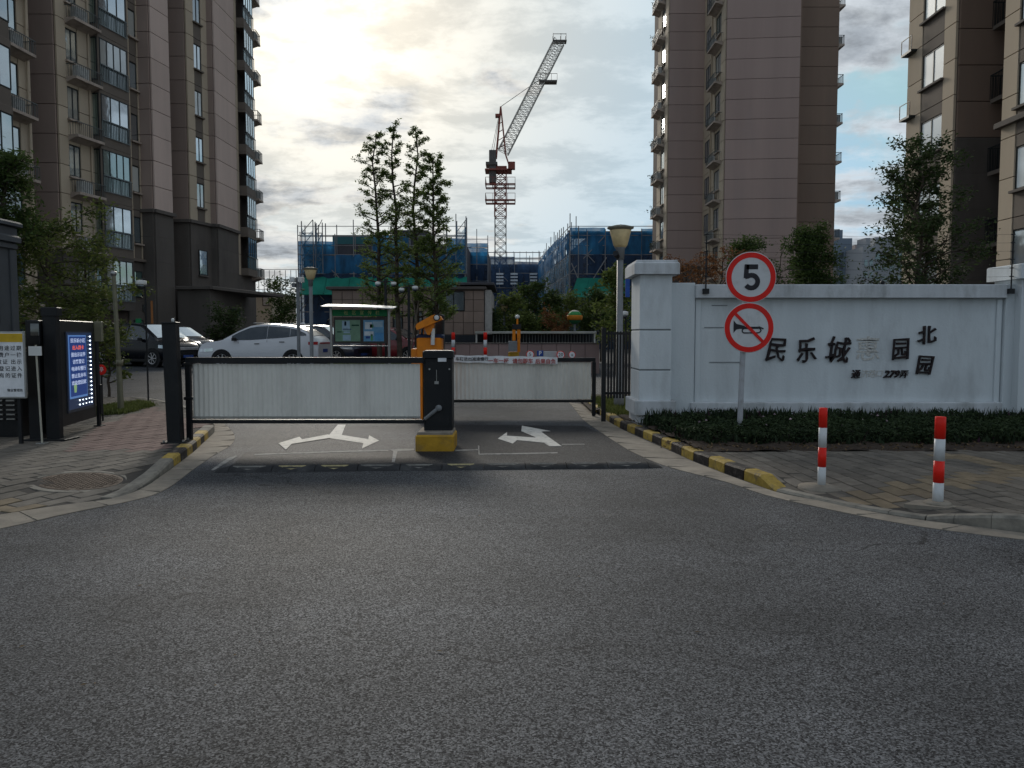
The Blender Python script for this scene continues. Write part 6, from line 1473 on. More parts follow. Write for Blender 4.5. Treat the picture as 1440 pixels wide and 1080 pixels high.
poster(472.5, 507.5, 450, 480, ('green', (.17, .28, .19)), [(482, 493, 451, 465, gl2), (485.5, 488, 452, 458, gn), (483, 495, 462.5, 463.5, gn), (495.5, 506, 456.5, 458.5, gd), (484, 493, 466, 468.5, gl2), (475, 481.5, 466, 467.5, gd), (483, 494, 471, 479, gl2)])
poster(512, 540.5, 450, 480, ('blue', (.13, .30, .46)), [(514, 524, 453, 463, wl2), (525, 539, 452, 460, gl2), (521, 526, 456, 461, lg), (513, 526, 466, 472, wl2), (528, 540, 468, 479, sk), (515, 521, 473, 476, gn), (522, 525, 470, 479, lg), (522, 524, 457, 460, rd)])
m = MB(); m.tube((XA(466, sy2), sy2, ZA(486.5, sy2)), (XA(548, sy2), sy2, ZA(486.5, sy2)), .02); m.build('cross_rail', steel, ns)
# green sign by the left tower
t = thing('green_sign', T(XA(196, 33.5), 33.5, 0), 'small green sign above the dark parked van', 'sign')
MB().cbox(XA(192, 33.5), XA(200, 33.5), 33.5, 33.55, ZA(457, 33.5), ZA(448, 33.5), .01).build('plate', MATS['sign_green'], t); m = MB(); m.bar((XA(196, 33.5), 33.53, 0), (XA(196, 33.5), 33.53, ZA(457, 33.5)), .05); m.build('post', dkm, t)
t = thing('orange_pole', T(XA(215.5, 34), 34, 0), 'thin orange pole against the dark base of the left tower', 'pole'); m = MB(); m.tube((XA(215.5, 34), 34, 0), (XA(215.5, 34), 34, ZA(423, 34)), .05); m.build('pole', mat('dull_orange', (.30, .12, .04), .6), t)
# signs on the ramp wall
def round_sign(px, py, Y, r, ch, label):
    t = thing('traffic_sign', T(XA(px, Y), Y, 0), label, 'traffic sign')
    M = Matrix.Translation((XA(px, Y), Y, ZA(py, Y))) @ Matrix.Rotation(R(90), 4, 'X')
    MB().lathe([(r, -.02), (r, 0)], 24, (0, 0, 0), False, M).build('disc', redp, t); MB().lathe([(r * .82, 0), (r * .82, .006)], 24, (0, 0, 0), False, M).build('face', printw, t)
    text('symbol', ch, r * 1.2, printk, t, Matrix.Translation((XA(px, Y), Y - .008, ZA(py, Y))), extrude=.002)
    m = MB(); m.bar((XA(px, Y), Y + .04, 0), (XA(px, Y), Y + .04, ZA(py, Y)), .04); m.build('post', greyp, t)
round_sign(745.5, 498.5, 22, .115, '5', 'small round sign just left of the blue parking sign')
round_sign(788.5, 499, 22, .115, '20', 'small round sign right beside the blue parking board')
round_sign(804.5, 499, 22, .10, 'x', 'small round sign farthest from the blue parking board')
t = thing('parking_sign', T(XA(768, 22.1), 22.1, 0), 'low board with a white P on blue beside a pale panel', 'parking sign')
MB().cbox(XA(755, 22.1), XA(764, 22.1), 22.08, 22.12, ZA(501, 22.1), ZA(493, 22.1), .01).build('blue_panel', MATS['sign_blue'], t)
MB().cbox(XA(764.2, 22.1), XA(783, 22.1), 22.08, 22.12, ZA(503, 22.1), ZA(494, 22.1), .01).build('pale_panel', mat('pale_panel', (.42, .44, .45), .6), t)
text('letter', 'P', .16, printw, t, Matrix.Translation((XA(759.5, 22.1), 22.075, ZA(497, 22.1))), extrude=.002, offset=.004)
for px in (760, 778): m = MB(); m.bar((XA(px, 22.1), 22.15, 0), (XA(px, 22.1), 22.15, ZA(497, 22.1)), .04); m.build('post', greyp, t)
# colourful ball lantern
t = thing('ball_ornament', T(XA(808, 40), 40, 0), 'round ornament in white, green and orange above the ramp canopy', 'ornament')
cz = ZA(446, 40); m = MB(); m.tube((XA(808, 40), 40, 0), (XA(808, 40), 40, cz - .3), .06); m.build('pole', greyp, t)
for nm, col, a0_, a1_ in (('white_top', (.55, .55, .45), 50, 90), ('green_band', (.05, .28, .08), 15, 50), ('orange_band', (.55, .20, .02), -25, 15), ('green_base', (.03, .14, .06), -90, -25)):
    m = MB(); m.lathe([(.36 * cos(R(a0_ + (a1_ - a0_) * i / 4)) * (1.12 if nm == 'orange_band' else 1) + .001, cz + .36 * sin(R(a0_ + (a1_ - a0_) * i / 4))) for i in range(5)], 18, (XA(808, 40), 40, 0)); m.build(nm, mat('ball_' + nm, col, .6), t)

# ================================================================ CARS
tyre = mat('tyre_rubber', (.015, .015, .016), .85, var=.2); rimm = mat('alloy', (.42, .42, .43), .3, metal=.8); carblk = mat('car_black_trim', (.014, .014, .015), .5)
cgl = mat_glass('car_glass', (.006, .007, .009), .05, .03); wsg = mat_glass('windscreen_glass', (.03, .035, .04), .75, .06); hlm = mat_glass('headlamp', (.45, .47, .5), .3); tlm = mat('tail_lamp', (.35, .01, .012), .2)
def carpaint(n, c, r=.28, metal=0.0):
    m = mat(n, c, r, metal, var=.03, scale=2, spec=.5); m.node_tree.nodes['Principled BSDF'].inputs['Coat Weight'].default_value = .25; m.node_tree.nodes['Principled BSDF'].inputs['Coat Roughness'].default_value = .05; return m
def car(name, label, M, L, W, prof, paint, wheels, side_win, ws, rw, wr_=.34, cat='car', group=None, taper=.10):
    t = thing(name, M, label, cat, group)
    xs_ = [p[0] for p in prof]; zb_ = [p[1] for p in prof]; zt_ = [p[2] for p in prof]
    BZ = lambda x: float(np.interp(x, xs_, zb_)); TZ = lambda x: float(np.interp(x, xs_, zt_))
    def hw(x):
        f = abs(x) / (L / 2); return W / 2 * (1 - taper * max(0, (f - .55) / .45) ** 2.2)
    def side(x, z):
        b, tp = BZ(x), TZ(x)
        if z <= b: return hw(x) * (1 - .045 * max(0, (z - .55) / max(.1, b - .55)) ** 2) if z > .55 else hw(x)
        k = min(1.0, (z - b) / .62); return hw(x) * (.955 - .26 * k)
    zs = .24; rings = []; N_ = 56
    for i in range(N_ + 1):
        x = -L / 2 + L * i / N_; b, tp = BZ(x), TZ(x); tp = max(tp, b + .02); w = hw(x); g_ = tp - b
        e = max(0, (abs(x) / (L / 2) - .93) / .07); zlo = zs + .12 * e
        wt = side(x, tp - .03)
        half = [(0, zlo), (w * .88, zlo), (w * .97, zlo + .07), (w, .5), (w * .995, (b + .5) / 2), (side(x, b) , b - .02), (side(x, b + g_ * .33) , b + g_ * .33), (side(x, b + g_ * .66), b + g_ * .66), (wt, tp - .045 - .02 * (g_ < .1)), (wt * .86, tp - .008), (wt * .45, tp + .012), (0, tp + .018)]
        rings.append([(x, y, z) for y, z in half] + [(x, -y, z) for y, z in half[-2:0:-1]])
    m = MB(); n = len(rings[0]); vs = [v for r_ in rings for v in r_]
    m.add(vs, [(i * n + k, i * n + (k + 1) % n, (i + 1) * n + (k + 1) % n, (i + 1) * n + k) for i in range(N_) for k in range(n)], True)
    m.add(rings[0], [tuple(range(n - 1, -1, -1))]); m.add(rings[-1], [tuple(range(n))])
    body = m.build('body', paint, t, M=M)
    m = MB(); m.cbox(-L / 2 + .12, L / 2 - .12, -W / 2 + .05, W / 2 - .05, .19, .27, .01)
    for s_ in (-1, 1): m.cbox(-L / 2 + .5, L / 2 - .5, s_ * (W / 2 - .02) - .03, s_ * (W / 2 - .02) + .03, .22, .31, .01)
    m.build('sill', carblk, t, M=M)
    for s_ in (-1, 1):
        for (a, b_) in side_win:
            m = MB(); k = 10; vs = []
            for i in range(k + 1):
                x = a + (b_ - a) * i / k; lo = BZ(x) + .035; hi = TZ(x) - .085; hi = max(hi, lo + .005)
                for q in range(4): z = lo + (hi - lo) * q / 3; vs.append((x, s_ * (side(x, z) + .010), z))
            f = [(i * 4 + q, i * 4 + 4 + q, i * 4 + 5 + q, i * 4 + 1 + q) for i in range(k) for q in range(3)]
            m.add(vs, [q[::-1] for q in f] if s_ > 0 else f, True); m.build('side_window', cgl, t, M=M)
    for nm, (a, b_), gm_ in (('windscreen', ws, wsg), ('rear_window', rw, cgl)):
        m = MB(); vs = []; k = 8
        for i in range(k + 1):
            x = a + (b_ - a) * i / k; z = TZ(x)
            for q in range(7): y = (q - 3) / 3; wy = side(x, z) * .86; vs.append((x, y * wy, z + .034 - .02 * abs(y) ** 3))
        m.add(vs, [(i * 7 + q, i * 7 + 7 + q, i * 7 + 8 + q, i * 7 + 1 + q) for i in range(k) for q in range(6)], True); m.build(nm, gm_, t, M=M)
    for x in wheels:
        for s_ in (-1, 1):
            y = s_ * (W / 2); Mw = M @ Matrix.Translation((x, 0, wr_)) @ Matrix.Rotation(R(-90 * s_), 4, 'X')
            MB().lathe([(wr_ + .065, W / 2 - .16), (wr_ + .065, W / 2 + .006)], 28, (0, 0, 0), False, Mw).build('wheel_arch', carblk, t)
            w = MB().lathe([(wr_ * .6, W / 2 - .2), (wr_ * .97, W / 2 - .18), (wr_, W / 2 - .12), (wr_, W / 2 - .02), (wr_ * .95, W / 2 + .014), (wr_ * .68, W / 2 + .018), (wr_ * .66, W / 2 + .009)], 28, (0, 0, 0), True, Mw).build('wheel', tyre, t)
            m = MB(); m.lathe([(wr_ * .16, W / 2 + .010), (wr_ * .14, W / 2 + .024)], 12, (0, 0, 0), False, Mw)
            for k in range(7): a = 2 * math.pi * k / 7; m.bar((wr_ * .1 * cos(a), wr_ * .1 * sin(a), W / 2 + .016), (wr_ * .64 * cos(a), wr_ * .64 * sin(a), W / 2 + .014), .035, .012, Mw)
            n_ = 24; vs = [(rr_ * cos(2 * math.pi * i / n_), rr_ * sin(2 * math.pi * i / n_), W / 2 + z) for rr_, z in ((wr_ * .68, .012), (wr_ * .66, .021), (wr_ * .60, .014)) for i in range(n_)]
            m.add([Mw @ Vector(v) for v in vs], [(k * n_ + i, k * n_ + (i + 1) % n_, (k + 1) * n_ + (i + 1) % n_, (k + 1) * n_ + i) for k in range(2) for i in range(n_)]); m.build('rim', rimm, w)
    return t, BZ, TZ, side, hw
def patch(t, M, x0, x1, z0, z1, s_, side, name, mt, out=.012, sk=0.0):
    m = MB(); k = 6; vs = []
    for i in range(k + 1):
        x = x0 + (x1 - x0) * i / k
        for q in (0, 1): z = (z0, z1)[q] + sk * i / k; vs.append((x, s_ * (side(x, z) + out), z))
    f = [(i * 2, i * 2 + 2, i * 2 + 3, i * 2 + 1) for i in range(k)]; m.add(vs, [q[::-1] for q in f] if s_ > 0 else f, True); m.build(name, mt, t, M=M)
def detail(t, M, L, W, side, BZ, suv=True, nose=1, tail_z=.98, head_z=.72):
    for s_ in (-1, 1):
        patch(t, M, L / 2 - .62, L / 2 - .06, head_z - .06, head_z + .06, s_, side, 'headlight', hlm, sk=-.03)
        patch(t, M, -L / 2 + .36, -L / 2 + .02, tail_z - .06, tail_z + .05, s_, side, 'tail_light', tlm, sk=-.0)
        patch(t, M, -L / 2 + .24, -L / 2 + .04, .42, .46, s_, side, 'rear_reflector', tlm)
        m = MB(); x = .78; m.cbox(x - .02, x + .14, s_ * (side(x, 1.0) + .02) - (0 if s_ > 0 else .15), s_ * (side(x, 1.0) + .02) + (.15 if s_ > 0 else 0), BZ(x) + .0, BZ(x) + .13, .03); m.build('door_mirror', carblk, t, M=M)
        for x in (.0, -.95): patch(t, M, x - .1, x + .1, BZ(x) - .14, BZ(x) - .11, s_, side, 'door_handle', carblk, .02)
        for x in (-.38, .72): patch(t, M, x - .006, x + .006, .34, BZ(x) - .02, s_, side, 'door_gap', carblk, .004)
    # ends
    m = MB(); m.box(L / 2 - .02, L / 2 + .012, -.42, .42, .45, .60); m.build('grille', carblk, t, M=M)
    m = MB(); m.cbox(L / 2 - .01, L / 2 + .025, -.24, .24, .36, .46, .004); m.build('number_plate', mat('plate_blue', (.03, .07, .25), .5), t, M=M)
    m = MB(); m.box(-L / 2 - .012, -L / 2 + .02, -.6, .6, tail_z - .03, tail_z + .02); m.build('tail_light_bar', tlm, t, M=M)
    m = MB(); m.cbox(-L / 2 - .02, -L / 2 + .02, -.26, .26, .62, .75, .004); m.build('number_plate', MATS['plate_blue'], t, M=M)
    m = MB(); m.box(-L / 2 - .01, -L / 2 + .1, -.75, .75, .26, .40); m.build('rear_bumper_trim', carblk, t, M=M)
Lc = 4.62
suvp = [(-2.31, .96, .99), (-2.24, 1.08, 1.11), (-2.08, 1.17, 1.24), (-1.8, 1.22, 1.43), (-1.5, 1.20, 1.56), (-1.0, 1.14, 1.65), (-.4, 1.10, 1.69), (0, 1.07, 1.68), (.35, 1.05, 1.62), (.75, 1.05, 1.45), (1.15, 1.05, 1.23), (1.36, 1.04, 1.10), (1.5, 1.035, 1.05), (2.0, .97, .98), (2.2, .87, .88), (2.31, .68, .69)]
wp = carpaint('white_car_paint', (.60, .61, .64))
yS = 29.2; M = T(XA(364, yS), yS + .9, cpz(30), R(180 - 4))
t, BZ, TZ, side, hw = car('parked_car', 'white SUV parked side-on behind the left barrier', M, Lc, 1.84, suvp, wp, (-1.36, 1.36), ((-.36, .98), (-1.24, -.38), (-1.86, -1.26)), (.62, 1.36), (-2.10, -1.56), cat='car')
detail(t, M, Lc, 1.84, side, BZ, tail_z=.97)
for s_ in (-1, 1):
    m = MB(); m.tube((-1.5, s_ * .66, 1.69), (.2, s_ * .66, 1.72), .018); m.build('roof_rail', steel, t, M=M)
m = MB(); m.add([(-1.3, -.01, 1.70), (-1.5, -.01, 1.78), (-1.55, -.01, 1.69), (-1.3, .01, 1.70), (-1.5, .01, 1.78), (-1.55, .01, 1.69)], [(0, 1, 2), (5, 4, 3), (0, 3, 4, 1), (1, 4, 5, 2)]); m.build('antenna', wp, t, M=M)
# white hatchback behind it
M = T(XA(452, 34), 34.5, .29, R(-22))
sedp = [(-2.2, .80, .85), (-2.1, .93, .97), (-1.7, .96, 1.02), (-1.2, .96, 1.32), (-.7, .95, 1.43), (0, .94, 1.46), (.4, .92, 1.40), (1.15, .90, .98), (1.3, .89, .92), (1.9, .80, .81), (2.12, .68, .69), (2.2, .52, .53)]
hatp = [(-2.05, .80, .9), (-1.95, .95, 1.15), (-1.6, .97, 1.42), (-1.0, .96, 1.52), (0, .94, 1.54), (.35, .92, 1.48), (1.15, .90, 1.0), (1.3, .89, .93), (1.8, .80, .82), (2.0, .68, .69), (2.05, .52, .53)]
t, BZ, TZ, side, hw = car('parked_car', 'white hatchback with bright sloping windscreen behind the white SUV rear', M, 4.1, 1.72, [(a, b + .1, c + .12) for a, b, c in hatp], carpaint('navy_car_paint', (.02, .025, .045)), (-1.25, 1.25), ((-.2, .85), (-1.2, -.28)), (.42, 1.16), (-1.95, -1.5)); detail(t, M, 4.1, 1.72, side, BZ)
t['label'] = 'dark blue hatchback with bright sloping windscreen behind the white SUV rear'
M = T(XA(432, 37.5), 38.5, .30, R(-14))
t, BZ, TZ, side, hw = car('parked_car', 'white car mostly hidden, its roof showing over the white SUV', M, 4.4, 1.76, [(a, b + .12, c + .16) for a, b, c in sedp], wp, (-1.3, 1.3), ((-.25, .85), (-1.15, -.33)), (.42, 1.16), (-1.65, -1.2)); detail(t, M, 4.4, 1.76, side, BZ)
# black MPV
mpv = [(-2.3, .95, 1.0), (-2.25, 1.05, 1.5), (-2.0, 1.08, 1.68), (-1.0, 1.06, 1.72), (0, 1.04, 1.72), (.6, 1.02, 1.66), (1.4, 1.0, 1.2), (1.62, .98, 1.04), (2.05, .90, .92), (2.25, .76, .77), (2.35, .58, .59)]
M = T(XA(184, 30.6), 31.8, .28, R(-24))
bkp = carpaint('black_car_paint', (.004, .005, .008), .2); bkp.node_tree.nodes['Principled BSDF'].inputs['Coat Weight'].default_value = .05; bkp.node_tree.nodes['Principled BSDF'].inputs['Specular IOR Level'].default_value = .25
t, BZ, TZ, side, hw = car('parked_car', 'black people carrier with bright windscreen at the left of the car row', M, 4.7, 1.8, mpv, bkp, (-1.4, 1.42), ((0, 1.15), (-1.1, -.08), (-2.0, -1.18)), (.66, 1.5), (-2.26, -2.05)); detail(t, M, 4.7, 1.8, side, BZ, head_z=.8)
m = MB(); m.cbox(4.7 / 2 - .03, 4.7 / 2 + .02, -.5, .5, .66, .76, .01); m.build('chrome_bar', rimm, t, M=M)
sil = carpaint('silver_car_paint', (.26, .27, .28), .3, .4)
M = T(XA(219, 36), 36.2, .30, R(-26))
t, BZ, TZ, side, hw = car('parked_car', 'silver car between the black people carrier and the grey hatchback', M, 4.5, 1.78, [(a, b + .1, c + .14) for a, b, c in sedp], sil, (-1.3, 1.3), ((-.25, .85), (-1.15, -.33)), (.42, 1.16), (-1.65, -1.2)); detail(t, M, 4.5, 1.78, side, BZ)
M = T(XA(247, 39.5), 39.6, .30, R(-26))
t, BZ, TZ, side, hw = car('parked_car', 'grey hatchback with gleaming windscreen just behind the white SUV nose', M, 4.2, 1.75, [(a, b + .12, c + .15) for a, b, c in hatp], carpaint('grey_car_paint', (.10, .105, .11), .3, .4), (-1.25, 1.25), ((-.2, .85), (-1.2, -.28)), (.42, 1.16), (-1.95, -1.5)); detail(t, M, 4.2, 1.75, side, BZ)
rdp = carpaint('red_car_paint', (.20, .012, .018))
M = T(XA(545, 34), 35.0, .29, R(-20))
t, BZ, TZ, side, hw = car('parked_car', 'dark red car behind the notice shelter and tree trunks', M, 4.4, 1.76, [(a, b + .08, c + .1) for a, b, c in sedp], rdp, (-1.3, 1.3), ((-.25, .85), (-1.15, -.33)), (.42, 1.16), (-1.65, -1.2)); detail(t, M, 4.4, 1.76, side, BZ)

# ================================================================ TREES
bark = mat('bark', (.075, .058, .045), .95, var=.35, scale=7, bump=.8, bscale=20); barkp = mat('pale_bark', (.16, .13, .10), .9, var=.3, scale=7, bump=.6, bscale=20)
lf1 = mat_leaf('camphor_leaf', (.055, .09, .03), (.16, .22, .06), .55)
lf2 = mat_leaf('broad_leaf', (.035, .058, .022), (.17, .20, .055), .38)
lf3 = mat_leaf('osmanthus_leaf', (.025, .048, .018), (.085, .125, .033), .3)
lf4 = mat_leaf('magnolia_leaf', (.022, .040, .018), (.075, .105, .038), .25)
lf5 = mat_leaf('young_leaf', (.06, .09, .025), (.15, .19, .05), .35); lf6 = mat_leaf('red_shrub_leaf', (.10, .045, .02), (.26, .12, .05), .3)
def leaf_mesh(name, C, size, aspect, mt, flat=.5, fold=False):
    k = len(C); s_ = size * nr.uniform(.6, 1.35, k)[:, None]
    a = nr.normal(0, 1, (k, 3)); a[:, 2] *= flat; a /= np.linalg.norm(a, axis=1)[:, None] + 1e-9
    b = np.cross(a, nr.normal(0, 1, (k, 3)) * np.array([.5, .5, 1.0])); b /= np.linalg.norm(b, axis=1)[:, None] + 1e-9
    q = np.stack([C - a * s_, C + b * s_ * aspect + a * s_ * .1, C + a * s_, C - b * s_ * aspect + a * s_ * .1], 1).reshape(-1, 3)
    me = bpy.data.meshes.new(name); me.vertices.add(k * 4); me.vertices.foreach_set('co', q.reshape(-1)); me.loops.add(k * 4); me.loops.foreach_set('vertex_index', np.arange(k * 4)); me.polygons.add(k); me.polygons.foreach_set('loop_start', np.arange(k) * 4)
    me.materials.append(mt); me.update(calc_edges=True); me.validate(); return me
def tree(name, label, base, h, trunk_r, blen, nb_, hmin, leafn, lsize, mt, bk, seed, cat='tree', up=.6, clump=.28, group=None, lean=(0, 0), fork=0, sub=3, aspect=.4, skip=.0, start=.25, droop=0.0, crooked=.06, wpow=1.0):
    rr = random.Random(seed); base = Vector(base); t = thing(name, Matrix.Translation(base), label, cat, group)
    m = MB(); pts = [base.copy()]; n = 9
    for i in range(1, n + 1):
        f = i / n; pts.append(base + Vector((lean[0] * f + rr.gauss(0, crooked) * f * 1.5, lean[1] * f + rr.gauss(0, crooked) * f * 1.5, h * f)))
    rad = lambda f: trunk_r * (1 - .88 * f) + .006
    for i in range(n): m.tube(pts[i], pts[i + 1], rad(i / n), rad((i + 1) / n), 8, i == 0 or i == n - 1)
    P = []
    def onT(f): i = min(int(f * n), n - 1); return pts[i].lerp(pts[i + 1], f * n - i)
    for b in range(nb_):
        f = hmin + (1 - hmin) * (b + rr.random()) / nb_; f = min(f, .99)
        if rr.random() < skip: continue
        az = b * 2.399 + rr.uniform(-.5, .5); L_ = blen(f) * rr.uniform(.65, 1.25); el = up * rr.uniform(.6, 1.4)
        p = onT(f); d = Vector((math.cos(az) * math.cos(el), math.sin(az) * math.cos(el), math.sin(el))); q = p; seg = 4; r0 = rad(f) * .55; br = [p]
        for k in range(seg):
            d = (d + Vector((rr.gauss(0, .18), rr.gauss(0, .18), rr.gauss(0.02, .12) - droop))).normalized(); q2 = q + d * L_ / seg; m.tube(q, q2, r0 * (1 - k / seg) + .004, r0 * (1 - (k + 1) / seg) + .003, 5, False); q = q2; br.append(q)
        for s_ in range(sub):
            u = rr.uniform(.3, 1); i = min(int(u * seg), seg - 1); p2 = br[i].lerp(br[i + 1], u * seg - i); dd = (d + Vector((rr.gauss(0, .8), rr.gauss(0, .8), rr.gauss(.1, .5)))).normalized(); e = p2 + dd * L_ * .38; m.tube(p2, e, .010, .004, 4, False)
            for k in range(4): P.append((p2.lerp(e, .3 + .23 * k), clump * (.6 + .4 * L_)))
        for k in range(1, seg + 1):
            if k / seg > start: P.append((br[k], clump * (.6 + .4 * L_)))
    P.append((pts[-1], clump * .5))
    m.build('trunk', bk, t)
    idx = nr.randint(0, len(P), leafn); C = np.array([P[i][0] for i in range(len(P))]); S = np.array([p[1] for p in P])
    dens = nr.uniform(.35, 1.0, len(P)) * (S / S.max()) ** wpow; idx = nr.choice(len(P), leafn, p=dens / dens.sum())
    C = C[idx] + nr.normal(0, 1, (leafn, 3)) * S[idx][:, None] * np.array([.5, .5, .42])
    C[:, 2] = np.maximum(C[:, 2], base.z + .05)
    link('crown', leaf_mesh('crown', C, lsize, aspect, mt), t, Matrix.Identity(4))['kind'] = 'stuff'
    return t
# small-leaved clumps that fill the bed under the wall
kb = 46000; cc = np.array([(p[0], p[1]) for p in bp]); ii = nr.randint(0, len(cc), kb); hb = .10 + .09 * (.5 + .5 * np.sin(cc[ii, 0] * 5.3) * np.sin(cc[ii, 1] * 4.1 + cc[ii, 0] * 1.7))
Cb = np.stack([cc[ii, 0] + nr.normal(0, .06, kb), cc[ii, 1] + nr.normal(0, .06, kb), .13 + hb * np.sqrt(nr.uniform(0, 1, kb)) * 1.25], 1)
lf7 = mat_leaf('hedge_leaf', (.014, .026, .013), (.052, .075, .030), .2)
tag(link('low_hedge', leaf_mesh('low_hedge', Cb, .024, .45, lf7), None, Matrix.Identity(4)), 'uneven small-leaved low hedge filling the bed in front of the white wall', 'hedge', kind='stuff')
# four slender trees
TY = 31.5
sl_lab = ['slender leafy tree farthest left of the tall group, top leaning outward', 'tallest slender tree in the middle left of the tall group', 'slender tree with a bare gap in its lower crown, middle right of the tall group', 'densest slender tree at the right of the tall group with a pointed top']
def sl_shape(w, lo=.18): return lambda f: w * (.42 + .58 * min(1.0, (1 - f) * 1.9) * (1 - .35 * max(0, (.45 - f) / .3)))
for i, (px, pt_, w, nlv, dY, lean) in enumerate(((534, 190, .98, 8200, .5, -.05), (563, 178, .85, 7200, -.2, -.3), (587, 181, .78, 7200, 1.2, .0), (615, 222, .98, 15000, -.6, -.15))):
    Y = TY + dY; h = ZA(pt_, Y); tree('slender_tree', sl_lab[i], (XA(px, Y), Y, 0), h, .11, sl_shape(w), 62 if i < 3 else 84, .22, nlv, .055, lf1, bark, 31 + i, up=.38, clump=.125, wpow=1.0, sub=5, lean=(lean, 0), group='tall slender trees behind the notice shelter', crooked=.05)
for i, (px, a) in enumerate(((572, .5), (598, -.5))):
    t = thing('tree_stake', T(XA(px, 31), 31, 0), ['pale leaning stake propping the tall trees, left one', 'pale leaning stake propping the tall trees, right one'][i], 'stake'); m = MB(); m.tube((XA(px, 31), 31, 0), (XA(px, 31) + a, 31.2, 3.0), .035); m.build('pole', barkp, t)
# left broadleaf mass: three individual trees
tree('broadleaf_tree', 'tall dark leafy tree rising behind the guard booth', (XA(8, 15.5), 15.6, .1), ZA(232, 15.6), .09, lambda f: .75 * (.5 + .5 * math.sin(math.pi * f)), 26, .6, 6500, .050, lf3, bark, 51, up=.5, clump=.30)
tree('broadleaf_tree', 'loose leafy tree with yellow-green shoots spreading behind the display gate', (XA(72, 16.5), 16.5, .1), ZA(326, 16.5), .08, lambda f: 1.15 * (.6 + .4 * math.sin(math.pi * f)), 30, .25, 8500, .052, lf2, bark, 52, up=.32, clump=.30, droop=.03)
tree('broadleaf_tree', 'low arching shrub tree with open branches beside the khaki pole', (XA(126, 17.5), 17.5, .1), ZA(352, 17.5), .06, lambda f: .85 * (.6 + .4 * math.sin(math.pi * f)), 18, .3, 2200, .055, lf2, bark, 53, up=.25, clump=.24, droop=.05)
# behind the wall
tree('round_shrub', 'dense round green shrub tree behind the wall before the mauve tower', (XA(1133, 19), 19, 0), ZA(332, 19), .08, lambda f: .62 * (.55 + .45 * math.sin(math.pi * f)), 44, .42, 20000, .040, lf3, bark, 61, up=.4, clump=.26, cat='shrub')
tree('round_shrub', 'small round green shrub top showing behind the 5 sign', (XA(1052, 18), 18, 0), ZA(342, 18), .06, lambda f: .52 * (.55 + .45 * math.sin(math.pi * f)), 30, .45, 9000, .038, lf3, bark, 62, up=.4, clump=.24, cat='shrub')
tree('magnolia_tree', 'open-crowned dark leafy tree behind the wall before the nearest brown block', (XA(1284, 18.5), 18.5, 0), ZA(214, 18.5), .07, lambda f: 1.25 * (.5 + .5 * math.sin(math.pi * min(1, f * 1.05))), 54, .18, 12500, .050, lf4, bark, 63, up=.6, clump=.19, sub=4, crooked=.09, aspect=.42)
tree('magnolia_tree', 'second multi-stem dark tree leaning left beside the open-crowned one', (XA(1300, 19.2), 19.2, 0), ZA(250, 19.2), .05, lambda f: .7 * (.5 + .5 * math.sin(math.pi * f)), 30, .2, 5200, .052, lf4, bark, 64, up=.85, clump=.18, lean=(-.2, 0), sub=4, crooked=.09)
for i, (px, pt_, w, s_) in enumerate(((962, 372, .5, 71), (985, 377, .45, 72), (940, 380, .35, 73), (1008, 368, .4, 74), (1090, 372, .5, 75))):
    tree('red_leaf_shrub', ['russet shrub top nearest the wall stanchion over the wall', 'russet shrub behind the black stanchion', 'low russet shrub top beside the gate pier cap', 'sparse russet shrub left of the 5 sign', 'small dark shrub between the 5 sign and the round shrub'][i], (XA(px, 16.5), 16.5, 0), ZA(pt_, 16.5), .04, lambda f, w=w: w, 16, .55, 1400, .035, lf6 if i < 4 else lf3, bark, s_, up=.6, clump=.14, cat='shrub')
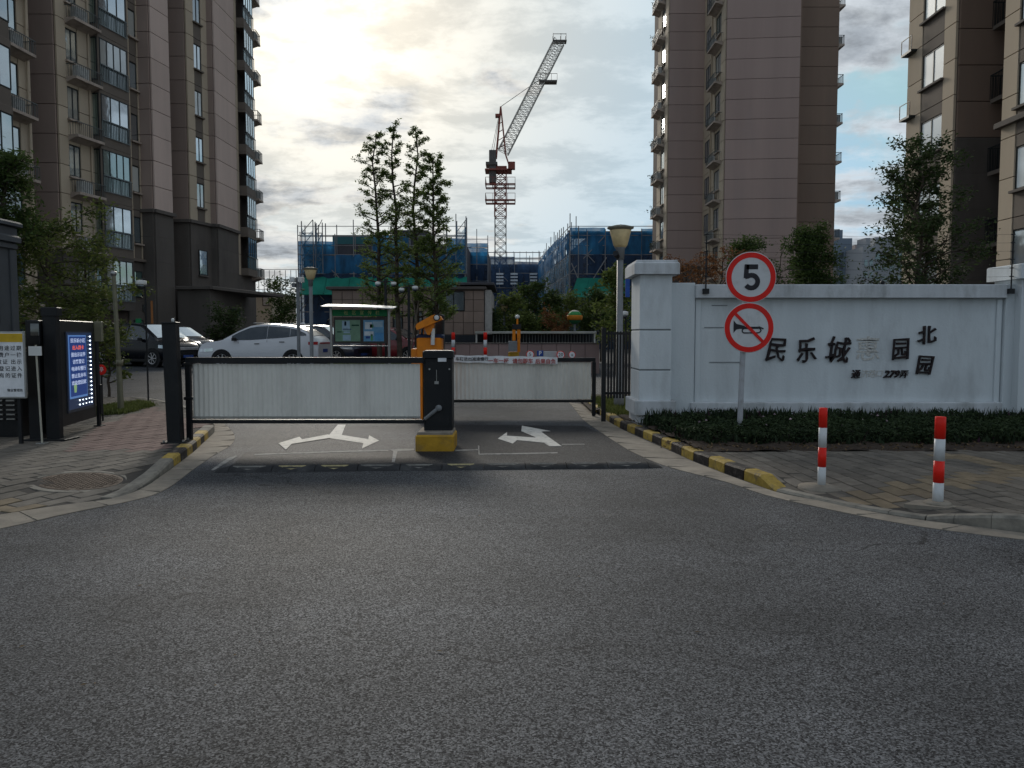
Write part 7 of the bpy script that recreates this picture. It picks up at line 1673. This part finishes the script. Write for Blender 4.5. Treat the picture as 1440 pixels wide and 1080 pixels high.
# garden trees beyond the ramp
for i, (px, pt_, Y, w, nl_, s_, mt_) in enumerate(((718, 424, 44, 1.2, 3600, 81, lf5), (752, 405, 46, 1.35, 5200, 82, lf3), (735, 448, 42, .9, 2200, 83, lf5), (800, 424, 47, 1.5, 4500, 84, lf5), (845, 420, 45, 1.5, 5000, 85, lf3), (770, 452, 43, 1.0, 2200, 86, lf1), (865, 380, 30, .7, 2200, 87, lf5), (690, 446, 40, .7, 1800, 88, lf4))):
    tree('garden_tree', ['yellow-green garden tree beside the small far street lamp', 'dark dense garden tree in the gap between the blue buildings', 'low young tree in front of the far street lamp', 'yellow-green garden tree behind the ball ornament', 'dark garden tree left of the tall street lamp', 'low bushy tree between lamp machine and ball ornament', 'small tree behind the tall street lamp and its blue plate', 'narrow dark bush at the right corner of the beige building'][i],
         (XA(px, Y), Y, 0), ZA(pt_, Y), .07, lambda f, w=w: w * (.5 + .5 * math.sin(math.pi * f)), 24, .3, nl_, .10, mt_, bark, s_, up=.5, clump=.32)
tree('red_leaf_shrub', 'reddish shrub between garden trees beyond the garage ramp', (XA(785, 41), 41, 0), ZA(450, 41), .04, lambda f: .9, 18, .4, 2000, .07, lf6, bark, 90, up=.5, clump=.25, cat='shrub')
tree('garden_tree', 'small tree past the far corner of the left tower', (XA(398, 66), 66, 0), ZA(408, 66), .08, lambda f: 1.3, 26, .25, 3000, .14, lf3, bark, 91, up=.5, clump=.45)
tree('dark_bush', 'dark bush against the low annex of the left tower', (XA(318, 44), 44, 0), ZA(440, 44), .05, lambda f: .8, 22, .12, 3500, .09, lf4, bark, 92, up=.4, clump=.4, cat='bush')
tree('dark_bush', 'glossy low bush beside the khaki pole and dark van', (XA(152, 18.5), 18.5, .05), ZA(462, 18.5), .03, lambda f: .55, 14, .15, 1200, .06, lf2, bark, 93, up=.3, clump=.2, cat='bush')
for i, (px, Y) in enumerate(((540, 28.5), (580, 29.5), (610, 30))):
    pass
blades('grass', [(rng.uniform(XA(490, 30), XA(625, 30)), rng.uniform(27.5, 31), 0.22) for _ in range(1500)], .15, .45, 7, .02, [lf_grass], .12, .6, 'rough tall grass round the trunks of the slender trees', 'grass')
# loose leaves and specks on the road
m = MB()
for _ in range(70):
    x, y = rng.uniform(-5, 5), rng.uniform(3, 11.5); a = rng.uniform(0, 3.14); s_ = rng.uniform(.006, .018)
    m.quad((x + s_ * cos(a), y + s_ * sin(a), .006), (x - s_ * .5 * sin(a), y + s_ * .5 * cos(a), .010), (x - s_ * cos(a), y - s_ * sin(a), .006), (x + s_ * .5 * sin(a), y - s_ * .5 * cos(a), .008))
tag(m.build('road_litter', dry), 'tiny dry leaves and specks scattered over the asphalt', 'leaf litter', kind='stuff')
